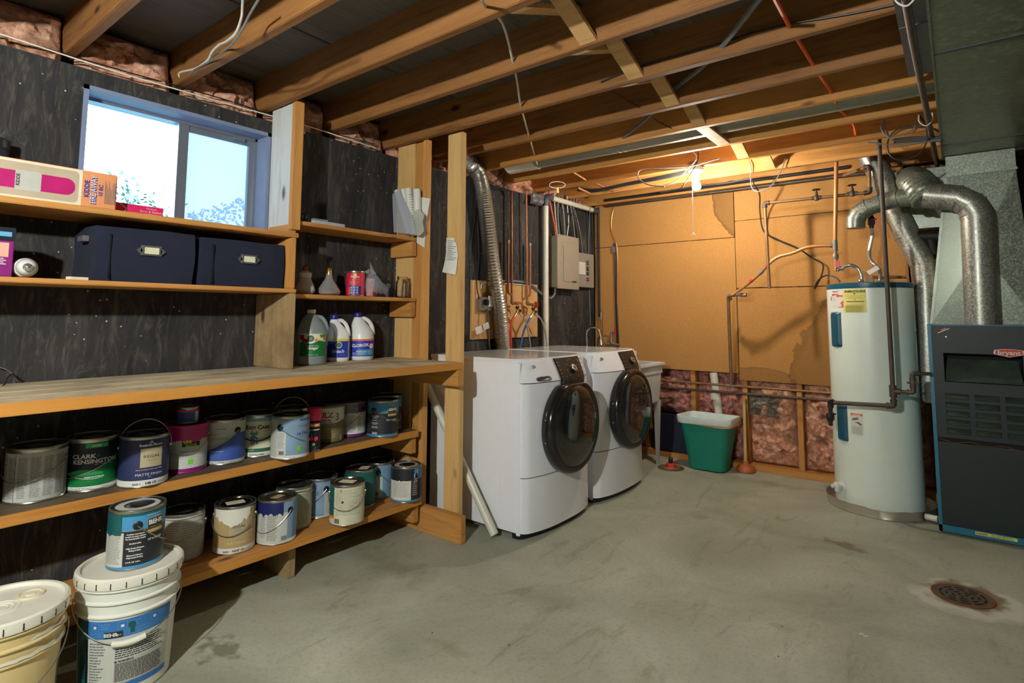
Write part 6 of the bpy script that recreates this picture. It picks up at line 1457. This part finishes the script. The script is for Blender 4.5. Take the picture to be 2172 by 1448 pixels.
obj('stub', MB().tube([(-.215, 4.262, .033), (-.150, 4.245, .033)], .018, 16), M('pvc'), t); obj('gasket', MB().lathe([(.024, -.003), (.025, 0), (.024, .003)], 18, (-.213, 4.261, .033), (1, -.2, 0)), M('cable_black'), t)
# gas line before the heater
gx, gy = -.322, 4.045
a = Vector((gx, gy, ZJ+.03)); gz = .69
t = pipe('gas_riser', 'long dark gas pipe dropping from the joists in front of the heater', [a, Vector((gx+.002, gy, .80)), Vector((gx+.002, gy, gz)), Vector((-.632, gy+.01, gz-.012))], .0125, 'iron', fit=[(2, 'elbow')], rb=.018)
c = Vector((gx+.002, gy, .775)); obj('tee', MB().tube([c+Vector((0, 0, .035)), c-Vector((0, 0, .035))], .019, 12).tube([c, c+Vector((.035, 0, 0))], .018, 12), M('iron'), t)
t = pipe('gas_branch', 'gas branch with a shutoff cock from the riser into the furnace side', [c+Vector((.03, 0, 0)), Vector((-.222, gy, .775)), Vector((-.222, gy, .884)), Vector((-.135, gy+.03, .884))], .0105, 'iron', fit=[(1, 'elbow'), (2, 'elbow')], rb=.016)
obj('gas_cock', MB().lathe([(.012, -.03), (.017, -.026), (.015, -.012), (.019, 0), (.015, .012), (.017, .026), (.012, .03)], 12, (-.222, gy, .83)).tube([(-.25, gy-.01, .83), (-.19, gy-.01, .832)], .006, 8), M('iron'), t)
t = pipe('gas_drop', 'blackened pipe end and valve between insulation and heater', [Vector((-.632, gy+.01, gz-.012)), Vector((-.655, gy+.05, gz-.012)), Vector((-.66, gy+.05, gz-.16))], .0125, 'dark_iron', fit=[(1, 'elbow')], rb=.015)
obj('cock', MB().lathe([(.018, -.13), (.024, -.115), (.024, -.09), (.016, -.08)], 8, (-.66, gy+.05, gz-.0)).tube([(-.66, gy+.03, .62), (-.62, gy-.02, .612)], .005, 8), M('dark_iron'), t)

# ================================================================== furnace
fx0, fx1, fy0, fy1, fz1 = -.142, .42, 4.112, 4.80, 1.166
t = thing('furnace', 'dark teal gas furnace with louvred front and red name badge', 'furnace', ((fx0+fx1)/2, fy0, 0))
obj('cabinet', MB().box(fx0, fx1, fy0+.125, fy1, .012, fz1, .003).box(fx0, fx0+.012, fy0+.010, fy0+.126, .012, fz1).box(fx1-.012, fx1, fy0+.010, fy0+.126, .012, fz1).box(fx0, fx1, fy0+.010, fy0+.126, fz1-.012, fz1).box(fx0, fx1, fy0+.02, fy0+.126, .012, .05), M('furnace_blue'), t)
yf_ = fy0
def fpan(name, x0, x1, z0, z1, mat='furnace_dark', y0=None, y1=None, b=.004, par=t, lab=None): return obj(name, MB().box(x0, x1, (yf_ if y0 is None else y0), (yf_+.02 if y1 is None else y1), z0, z1, b), M(mat), par, lab)
fpan('corner_post', fx0, fx0+.018, .01, fz1-.002, 'furnace_blue', yf_-.003, yf_+.02, .002)
fpan('base_rail', fx0, fx1, .01, .048, 'furnace_blue', yf_-.003, yf_+.02, .002)
xl = fx0+.019
# upper door, with the recess cut out
rx0, rx1, rz0, rz1 = -.073, .262, .842, 1.003
up_ = MB().box(xl, fx1, yf_, yf_+.02, rz1, fz1-.006, .002).box(xl, rx0, yf_, yf_+.02, rz0, rz1).box(rx1, fx1, yf_, yf_+.02, rz0, rz1).box(xl, fx1, yf_, yf_+.02, .800, rz0)
do = obj('upper_door', up_, M('furnace_dark'), t)
obj('recess', MB().box(rx0, rx1, yf_+.10, yf_+.11, rz0, rz1).box(rx0-.002, rx0, yf_, yf_+.1, rz0, rz1).box(rx1, rx1+.002, yf_, yf_+.1, rz0, rz1).box(rx0, rx1, yf_, yf_+.11, rz1, rz1+.002), M('furnace_hole'), do)
mb = MB(); mb.add([(rx0+.012, yf_+.085, .968), (rx1-.012, yf_+.085, .968), (rx1, yf_+.004, rz0+.005), (rx0, yf_+.004, rz0+.005), (rx0+.012, yf_+.09, .95), (rx1-.012, yf_+.09, .95), (rx1, yf_+.012, rz0-.0), (rx0, yf_+.012, rz0)], [(0, 1, 2, 3), (4, 7, 6, 5), (0, 3, 7, 4), (1, 5, 6, 2), (3, 2, 6, 7), (0, 4, 5, 1)]); obj('deflector', mb, M('furnace_shelf'), do, 'dusty slanted deflector plate')
obj('recess_lip', MB().box(rx0-.012, rx1+.012, yf_-.008, yf_, rz0-.012, rz0, .003), M('furnace_dark'), do)
# louvre door
lz0, lz1 = .530, .800
lo_ = MB().box(xl, fx1, yf_+.012, yf_+.02, lz0, lz1)
for (za, zb) in ((.792, .800), (lz0, .555)): lo_.box(xl, fx1, yf_, yf_+.02, za, zb)
cols = [(-.078, .028), (.052, .158), (.182, .288), (.312, .40)]
zrows = [(.556+.048*k, .556+.048*k+.030) for k in range(5)]
zr = [0]
for k in range(5):
    lo_.box(xl, fx1, yf_, yf_+.02, zrows[k][1], zrows[k+1][0] if k < 4 else .792)
for (za, zb) in zrows:
    xa_ = xl
    for (ca_, cb_) in cols: lo_.box(xa_, ca_, yf_, yf_+.02, za-.001, zb+.001); xa_ = cb_
    lo_.box(xa_, fx1, yf_, yf_+.02, za-.001, zb+.001)
ld2 = obj('louvre_panel', lo_, M('furnace_dark'), t)
for (za, zb) in zrows:
    for (ca_, cb_) in cols:
        mb = MB(); mb.add([(ca_, yf_+.012, zb), (cb_, yf_+.012, zb), (cb_-.006, yf_-.010, za+.004), (ca_+.006, yf_-.010, za+.004), (cb_-.006, yf_-.008, za), (ca_+.006, yf_-.008, za)], [(0, 1, 2, 3), (3, 2, 4, 5)]); obj('louvre', mb, M('furnace_shelf'), ld2)
fpan('gap', xl, fx1, .505, lz0, 'furnace_hole', yf_+.012, yf_+.02)
fpan('lower_door', xl, fx1, .050, .502)
fpan('door_ledge', xl+.002, fx1, .494, .504, 'furnace_shelf', yf_+.001, yf_+.05, .001)
obj('loose_wire', MB().tube(crv([(xl+.01, yf_-.004, .522), (-.05, yf_-.012, .508), (.02, yf_-.010, .517), (.09, yf_-.014, .506), (.17, yf_-.004, .513), (.24, yf_-.01, .502), (.30, yf_-.004, .512)], 6), .0018, 5), M('rust'), t)
mb = MB(); c = P(1, yf_-.002, 2140, 748.5); s_ = .0385
def badge(mb, k, y): 
    pts = [(-1*k, .28*k), (-.55, .36*k+.02), (0, .38*k+.02), (.55, .36*k+.02), (1*k, .28*k), (1.07*k, -.15*k), (0, -.46*k), (-1.07*k, -.15*k)]
    pp = [(c.x+x*s_*1.45, y, c.z+z*s_*1.25) for x, z in pts]; n_ = len(pp); mb.add(pp+[(x, yf_-.0002, z) for x, y_, z in pp], [tuple(range(n_))]+[(i, (i+1) % n_, n_+(i+1) % n_, n_+i) for i in range(n_)])
badge(mb, 1.08, yf_-.004); bo = obj('name_badge', mb, M('badge_rim'), t); mb = MB(); badge(mb, .98, yf_-.0055); obj('badge_field', mb, M('badge_red'), bo)
mb = MB(); text_flat(mb, 'bryant', (c.x, yf_-.0065, c.z-.010), (1, 0, 0), (0, 0, 1), .033, .0006, 1.1); obj('lettering', mb, M('print_white'), bo)
a, b_ = P(1, yf_-.001, 1986, 704), P(1, yf_-.001, 2016, 692); u = (b_-a)/2; 
so = obj('service_sticker', MB().obox((a+b_)/2-Vector((0, .001, .004)), u, (-u.z*.28, 0, u.x*.28), (0, .0008, 0)), M('black_paint'), t)
obj('sticker_mark', MB().obox((a+b_)/2-Vector((0, .0025, -.0005)), u*.36, (-u.z*.07, 0, u.x*.09), (0, .0004, 0)), M('badge_red'), so); obj('sticker_text', MB().obox((a+b_)/2-Vector((0, .0025, .0085)), u*.82, (-u.z*.05, 0, u.x*.045), (0, .0004, 0)), M('print_white'), so)
obj('screw', MB().lathe([(.0055, 0), (.0055, .003), (.001, .004)], 12, P(1, yf_, 2007, 714), (0, -1, 0)), M('chrome'), t)
a, b_ = P(1, yf_-.004, 2069, 1138), P(1, yf_-.004, 2159, 1157)
wl_ = obj('warning_label', MB().box(a.x, b_.x, yf_-.0045, yf_-.003, .026, .042), M('label_yellow'), t)
mb = MB(); text_flat(mb, 'WARNING', (a.x+.028, yf_-.0052, .0305), (1, 0, 0), (0, 0, 1), .0105, .0004); text_flat(mb, 'THIS COMPARTMENT MUST BE', (a.x+.112, yf_-.0052, .0355), (1, 0, 0), (0, 0, 1), .0062, .0002); text_flat(mb, 'CLOSED EXCEPT WHEN SERVICING', (a.x+.110, yf_-.0052, .0285), (1, 0, 0), (0, 0, 1), .0062, .0002); obj('lettering', mb, M('print_black'), wl_)
# plenum transition, collar, trunk
t = thing('supply_plenum', 'galvanised plenum tapering up from the furnace to the trunk duct', 'duct', (.1, 4.5, fz1))
py0 = 4.335
def trap(x0, x1, X0, X1, z0, z1, y0, y1, Y0=None):
    Y0 = y0 if Y0 is None else Y0
    return [(x0, y0, z0), (x1, y0, z0), (x1, y1, z0), (x0, y1, z0), (X0, Y0, z1), (X1, Y0, z1), (X1, y1, z1), (X0, y1, z1)]
TF = [(0, 3, 2, 1), (4, 5, 6, 7), (0, 1, 5, 4), (1, 2, 6, 5), (2, 3, 7, 6), (3, 0, 4, 7)]
mb = MB().add(trap(-.128, .36, -.012, .31, fz1+.001, 2.06, py0, 4.78)+[(.13, py0-.028, 1.60)], [f for f in TF if f != (0, 1, 5, 4)]+[(0, 1, 8), (1, 5, 8), (5, 4, 8), (4, 0, 8)]); obj('tapered_box', mb, M('galvanised'), t)
obj('seam_flange', MB().add(trap(-.135, -.120, -.019, -.006, fz1+.001, 2.06, py0-.008, py0+.01), TF), M('galvanised'), t)
obj('collar', MB().box(-.016, .318, py0-.01, 4.78, 2.06, 2.075, .002).box(-.010, .312, py0, 4.78, 2.075, 2.186, .002), M('galvanised'), t)
t = thing('trunk_duct', 'large sheet metal trunk duct running under the joists above the furnace', 'duct', (.15, 3.0, 2.19))
x0_, x1_ = -.02, .36
for (ya, yb, dz) in ((YF+.6, 1.0, 0), (1.0, 2.60, .0), (2.60, 4.05, 0), (4.05, 4.40, 0)):
    obj('duct_section', MB().box(x0_+dz, x1_-dz, ya+.002, yb-.002, 2.19, 2.256, .002), M('sheet_green'), t)
    obj('drive_cleat', MB().box(x0_-.006, x1_+.006, yb-.012, yb+.012, 2.187, 2.19, .001), M('abs_grey'), t)
obj('edge_flange', MB().box(x0_-.008, x0_, YF+.6, 4.40, 2.186, 2.256, .001), M('galvanised'), t)
tag(obj('return_air_pan', MB().box(-.115, -.028, 1.2, 2.95, 2.248, 2.258, .001).box(-.115, -.028, 2.42, 2.45, 2.244, 2.25, .001), M('tarp_grey')), 'grey sheet metal panel nailed under the joists beside the trunk duct', 'sheet metal')
# iron pipe along the trunk with hangers
t = pipe('joist_gas_pipe', 'dark gas pipe running under the joists toward the back wall beside the trunk duct', [Vector((-.085, -1, 2.222)), Vector((-.078, 2.5, 2.222)), Vector((-.055, 4.72, 2.222))], .0135, 'iron')
for y in (1.95, 2.15, 3.60):
    xx = -.078; obj('hanger', MB().tube(crv([(xx-.028, y, 2.262), (xx-.028, y, 2.225), (xx, y, 2.198), (xx+.028, y, 2.225), (xx+.028, y, 2.262)], 5), .0028, 6), M('cable_white'), t)
# ================================================================== flue pipes
FY = 4.215
def segpipe(name, label, pts, r, mat, seams=True, smooth=None, cat='flue pipe'):
    t = thing(name, label, cat, tuple(pts[0])); pts = [Vector(p) for p in pts]
    obj('pipe', MB().tube(pts, r, 28), M(mat), t)
    for i in range(1, len(pts)-1):
        d_ = ((pts[i]-pts[i-1]).normalized()+(pts[i+1]-pts[i]).normalized()).normalized(); obj('seam', MB().tube([pts[i]-d_*.003, pts[i]+d_*.003], r*1.055, 28), M(mat), t)
    return t
def F(px, py, Y=FY): return P(1, Y, px, py)
fl_ = segpipe('furnace_flue', 'mottled galvanised flue pipe rising from the furnace and bending left', [Vector((.105, FY, fz1)), F(2072, 462), F(2070, 452), F(2057, 432), F(2030, 420), F(1995, 417), F(1960, 414)], .076, 'galvanised_pipe')
segpipe('flue_branch', 'grey open-ended vent elbow reaching left above the water heater', [F(1960, 416, 4.25), F(1905, 420, 4.29), F(1868, 430, 4.31), F(1840, 440, 4.32), F(1822, 452, 4.33), F(1815, 466, 4.33), F(1815, 484, 4.33)], .056, 'galvanised')
p = [F(1968, 425, 4.24), F(1955, 405, 4.27), F(1946, 390, 4.34), F(1938, 384, 4.46), F(1932, 380, 4.62)]
t = thing('crinkled_flue_wye', 'crinkled grey flexible wye joining the two flue pipes', 'flue pipe', tuple(p[0])); pc = crv(p, 8)
obj('corrugated_body', MB().tube(pc, .085, 26, rr=[.082+.012*sin(pi*k/(len(pc)-1))+(.004 if k % 2 else -.002) for k in range(len(pc))]), M('galvanised'), t)
segpipe('combustion_air_pipe', 'galvanised pipe slanting down behind the heater from the joists', [F(1838, 318, 4.62), F(1868, 372, 4.62), F(1890, 430, 4.62), F(1925, 500, 4.62), F(1958, 560, 4.60), F(1964, 610, 4.58), F(1972, 852, 4.56)], .073, 'galvanised_pipe')
tag(obj('flue_back_box', MB().box(-.30, .0, 4.66, 4.80, 1.80, 2.2, .004), M('galvanised')), 'galvanised box duct in the shadow behind the flue wye', 'duct')
tag(obj('black_manifold', MB().tube([(-.22, 4.6, 1.74), (.0, 4.6, 1.73)], .035, 14).tube([(-.12, 4.6, 1.74), (-.10, 4.62, 1.62)], .03, 14), M('dark_iron')), 'blackened pipe fitting between the flue pipe and the plenum', 'pipe')
# round duct between joists
t = thing('round_joist_duct', 'long round galvanised duct lying between two joists', 'duct', (-1.5, 3.33, 2.35))
yc_, zc_ = 3.318, 2.354; 
obj('duct', MB().tube([(-2.35, yc_, zc_), (-1.35, yc_, zc_), (-.1, yc_, zc_), (.6, yc_, zc_)], .078, 28), M('duct_smooth'), t)
mb = MB()
for x in (-1.70, -1.66, -.75, -.3): mb.tube([(x-.004, yc_, zc_), (x+.004, yc_, zc_)], .0805, 28)
obj('seam', mb, M('duct_smooth'), t)
obj('flexible_end', MB().tube([(-2.62+.01*k, yc_, zc_) for k in range(28)], .078, 24, rr=[.080+(.004 if k % 2 else -.004) for k in range(28)]), M('foil'), t)
# ================================================================== bulb fixtures
def fixture(label, c, glow, stage=True):
    t = thing('bulb_fixture', label, 'lamp', (c[0], c[1], ZJ))
    obj('outlet_box', MB().lathe([(.048, -.005), (.05, -.02), (.05, -.02)], 8, (c[0], c[1], ZJ+.005)), M('fixture_white'), t)
    obj('porcelain_base', MB().lathe([(.050, -.012), (.056, -.018), (.054, -.028), (.035, -.040), (.022, -.046), (.020, -.075), (.017, -.08)], 36, (c[0], c[1], ZJ)), M('porcelain'), t)
    zb = c[2]
    obj('bulb', MB().lathe([(.013, .050), (.014, .040), (.022, .024), (.029, .006), (.0295, -.008), (.024, -.022), (.012, -.030), (.001, -.032)], 28, (c[0], c[1], zb)), M(glow), t, 'lit bulb')
    return t
fixture('lit bare bulb in a white porcelain holder under the joists near the fibreboard wall', BULB_POS, 'bulb_glow')
fixture('lit bare bulb in a porcelain holder under the joists behind the camera', BULB2_POS, 'bulb_glow_near')
t = thing('pull_cord', 'knotted white pull cord hanging from the lit bulb holder', 'cord', (BULB_POS.x-.02, BULB_POS.y-.03, 2.2))
bx, by = BULB_POS.x-.018, BULB_POS.y-.035
zt = P(1, by, 1470, 495).z
obj('cord', MB().tube([(bx, by, 2.225), (bx, by, zt)], .0022, 6), M('cord_white'), t)
obj('frayed_knot', MB().lathe([(.001, -.006), (.006, 0), (.001, .006)], 8, (bx, by, zt)).tube([(bx, by, zt), (bx-.014, by, zt-.012)], .0015, 5).tube([(bx, by, zt), (bx+.016, by, zt-.010)], .0015, 5).tube([(bx, by, zt), (bx+.003, by, zt-.024)], .0015, 5), M('cord_white'), t)
# ================================================================== cables in the ceiling
def jh(pts, label, r, mat, zz=None):
    return cable(label, pts, r, mat, smooth=5)
near = {3: 1.464, 4: 1.870, 5: 2.287, 6: 2.705, 7: 3.087, 8: 3.502, 9: 3.912}
jh([P(1, 1.2, 1000, -40), P(1, near[3], 1030, 14), P(1, 1.66, 1066, 50), P(1, near[4], 1088, 132), P(1, 2.08, 1097, 175), P(1, near[5], 1105, 226), P(1, near[6], 1122, 287), P(1, near[7], 1134, 330), P(1, 3.3, 1140, 350), P(1, near[8], 1146, 362)], 'white cable threaded through the joists above the bench post', .0055, 'cable_white')
jh([P(1, 1.9, 1640, -10), P(1, near[5], 1675, 57), P(1, 2.5, 1703, 102), P(1, near[6], 1725, 138), P(1, near[7], 1764, 197), P(1, near[8]-.15, 1777, 228), P(1, near[8], 1795, 245), P(1, 3.7, 1811, 265), P(1, near[9], 1815, 285)], 'bright orange cable threaded through the joists towards the furnace', .0080, 'cable_orange')
jh([P(1, 1.95, 1640, -40), P(1, near[5], 1533, 97), P(1, 2.5, 1480, 150), P(1, near[6], 1430, 190), P(1, 2.9, 1375, 248), P(1, near[7], 1322, 291)], 'thick grey cable running diagonally through the joists', .011, 'cable_grey')
jh([P(1, near[5]-.006, 1275, 174), P(1, near[5]-.008, 1300, 163), P(1, near[5]-.008, 1360, 141), P(1, near[5]-.008, 1500, 101), P(1, near[5]-.008, 1640, 58), P(1, near[5]-.008, 1800, 30), P(1, near[5]-.008, 1920, 5)], 'thin black cable stapled along a joist face', .004, 'cable_black')
jh([P(1, near[6]-.25, 1300, 195), P(1, near[6]-.1, 1330, 212), P(1, near[6], 1357, 228)], 'thin black cable end poking out of a joist, nearer one', .003, 'cable_black')
jh([P(1, near[7]-.25, 1375, 245), P(1, near[7]-.1, 1400, 260), P(1, near[7], 1425, 272)], 'thin black cable end poking out of a joist, farther one', .003, 'cable_black')
# two pale cables looping down at the left joists
jh([P(1, .85, 516, -20), P(1, .9, 514, 15), P(1, .92, 512, 38), P(1, .95, 500, 70), P(1, .98, 480, 88), P(1, 1.0, 465, 95), P(1, 1.02, 450, 110), P(1, 1.04, 440, 128), P(1, 1.05, 415, 145), P(1, 1.05, 380, 155), Vector((-2.74, 1.06, 2.27))], 'pale blue-white cable loop hanging at the joist left of the window, front strand', .0045, 'cable_white')
jh([P(1, .85, 560, -20), P(1, .9, 530, 30), P(1, .92, 515, 60), P(1, .96, 495, 90), P(1, 1.0, 475, 108), P(1, 1.04, 445, 130), P(1, 1.05, 410, 150), Vector((-2.74, 1.07, 2.27))], 'darker cable loop hanging at the joist left of the window, rear strand', .004, 'cable_grey')
for k, (z_, mt, r_) in enumerate(((2.222, 'cord_white', .003), (2.240, 'cable_black', .003))):
    cable(('pale cable running along the top of the dark wall', 'black cable running along the top of the dark wall')[k], [Vector((XA+.03-.02*k+.008*sin(y*3+k), y, z_+.008*sin(y*5+k*2))) for y in [(-1+.45*i) for i in range(8)]], r_, mt)
# coil near the trunk
def C9(px, py, Y=3.86): return P(1, Y, px, py)
cable('large loop of grey cable hanging beside the gas riser', [C9(1950, 245), C9(1962, 262), C9(1966, 285), C9(1964, 305), C9(1950, 325), C9(1930, 337), C9(1910, 340), C9(1892, 333), C9(1883, 318), C9(1884, 298), C9(1896, 280), C9(1915, 270), C9(1945, 267), C9(1975, 270), C9(1998, 284)], .0042, 'cable_dark')
cable('two cable ends hanging with a bright tip, left strand of the coil', [C9(1873, 255), C9(1869, 268), C9(1874, 282), C9(1886, 292), C9(1897, 301)], .0042, 'cable_grey')
cable('two cable ends hanging with a bright tip, right strand of the coil', [C9(1877, 254), C9(1877, 270), C9(1882, 288), C9(1892, 297)], .0042, 'cable_grey')
cable('cable sweeping from the joist to the trunk across the coil', [C9(1949, 242), C9(1947, 258), C9(1938, 272), C9(1925, 281), C9(1900, 289), C9(1885, 291)], .004, 'cable_grey')
for k in range(4): cable('black cable of the bundle behind the hanging coil, %s strand' % ('top', 'second from top', 'second from bottom', 'bottom')[k], [C9(1895, 296+2*k, 3.93), C9(1930, 292+2.5*k, 3.93), C9(1965, 291+2.5*k, 3.93), C9(2000, 290+3*k, 3.93)], .006, 'cable_black', 'bundled black cables by the trunk duct')
cable('grey cable crossing in front of the gas riser under the joist', [C9(1840, 302), C9(1870, 305), C9(1900, 307), C9(1935, 305), C9(1995, 296)], .004, 'cable_grey')
# wires around the lit bulb
def D(px, py, Y=3.84): return P(1, Y, px, py)
cable('white cable curling from the joist to the lit fixture', [D(1471, 324), D(1477, 330), D(1475, 341), D(1462, 355), D(1450, 368), D(1436, 382), D(1420, 390), D(1400, 394)], .0038, 'cable_white')
cable('dark cable crossing the white one and ending left of the lit bulb', [D(1481, 322), D(1480, 340), D(1470, 360), D(1458, 380), D(1448, 395), D(1437, 403)], .0036, 'cable_dark')
cable('grey cable reaching to a hole in the joist right of the lit fixture', [D(1525, 336), D(1500, 343), D(1475, 350), D(1450, 354), D(1400, 356), D(1370, 357), D(1356, 362), D(1353, 374), D(1362, 385), D(1380, 393), D(1410, 396)], .0042, 'cable_grey')
for k in range(4): cable('dark cable of the flat bundle left of the lit bulb, %s strand' % ('top', 'second from top', 'second from bottom', 'bottom')[k], [P(1, 3.94+.02*k, 1225, 398+2*k), P(1, 3.95, 1262, 402+1.5*k), P(1, 3.96, 1330, 388+1.5*k), P(1, 3.96, 1400, 374+2*k), P(1, 3.97, 1460, 362+2*k)], .006, 'cable_dark', 'flat cable bundle left of the lit bulb')
cable('black cable running right of the lit bulb along the pale board', [P(1, 4.5, 1400, 408), P(1, 4.5, 1470, 396), P(1, 4.5, 1540, 388), P(1, 4.5, 1590, 380), P(1, 4.5, 1600, 392), P(1, 4.6, 1611, 412), P(1, 4.7, 1612, 450), P(1, 4.75, 1620, 490), P(1, 4.78, 1650, 508), P(1, 4.78, 1690, 525), P(1, 4.78, 1720, 545), P(1, 4.78, 1745, 560), P(1, 4.76, 1740, 590), P(1, 4.7, 1728, 612), P(1, 4.6, 1735, 595), P(1, 4.5, 1752, 584), P(1, 4.45, 1772, 588), P(1, 4.43, 1781, 597)], .0058, 'cable_dark')
cable('thin grey cable loop hanging on the board above the copper loop pipe', [D(1588, 341, 4.3), D(1593, 352, 4.3), D(1592, 380, 4.3), D(1596, 400, 4.3), D(1610, 406, 4.3), D(1635, 395, 4.3), D(1655, 365, 4.3), D(1668, 330, 4.3)], .0036, 'cable_grey')
# copper stubs under the joists in the corner
for k, (a, b_) in enumerate((((1215, 365), (1246, 384)), ((1262, 388), (1300, 405)), ((1225, 398), (1250, 410)))):
    tag(obj('copper_stub', MB().tube([P(1, 3.80+.3*(k == 1), *a), P(1, 3.93+.36*(k == 1), *b_)], .011, 10), M('copper')), ('short copper pipe between joists in the corner, upper left one', 'short copper pipe between joists in the corner, right one', 'short copper pipe between joists in the corner, lowest one')[k], 'pipe')
t = thing('hanging_wire_loop', 'small pale wire loop with a yellow tag hanging at the wall top', 'wire', tuple(W0(1183, 390, -2.35)))
lp = [W0(1182+17*cos(2*pi*k/20), 392+7*sin(2*pi*k/20), -2.35) for k in range(21)]; obj('loop', MB().tube(lp, .003, 6), M('cable_white'), t)
a, b_ = W0(1179, 397, -2.345), W0(1187, 409, -2.345); obj('yellow_tag', MB().obox((a+b_)/2, (0, .012, .003), (0, -.004, .020), (.001, 0, 0)), M('label_yellow'), t)
tag(obj('dark_plastic_scrap', lump(14, 10, (-2.70, 3.70, 2.12), (0, .16, 0), (0, .03, .1), (1, 0, 0), .05, 14, 77), M('tarp_grey')), 'crumpled grey plastic scrap at the wall top beside the pipe elbow', 'plastic')
# bits on the floor and bench
mb = MB(); q = P(2, .0, 1822, 1345); mb.tube(crv([q, q+Vector((.01, .006, .004)), q+Vector((.02, -.004, .002)), q+Vector((.03, .004, .003))], 4), .002, 5); tag(obj('paint_chip', mb, M('white_paper')), 'tiny white scrap lying on the open floor', 'scrap')
q = P(2, BZ, 5, 822); tag(obj('bent_wire', MB().tube(crv([P(0, -2.74, -5, 778), P(0, -2.73, 12, 783), P(0, -2.72, 26, 793), P(0, -2.7, 34, 801), P(0, -2.69, 38, 810)], 5), .0022, 5).tube(crv([P(0, -2.72, 26, 793), P(0, -2.70, 16, 800), P(0, -2.68, 12, 812), P(0, -2.66, 0, 822)], 5), .0022, 5), M('cable_black')), 'bent black wire lying on the bench at the left edge', 'wire')
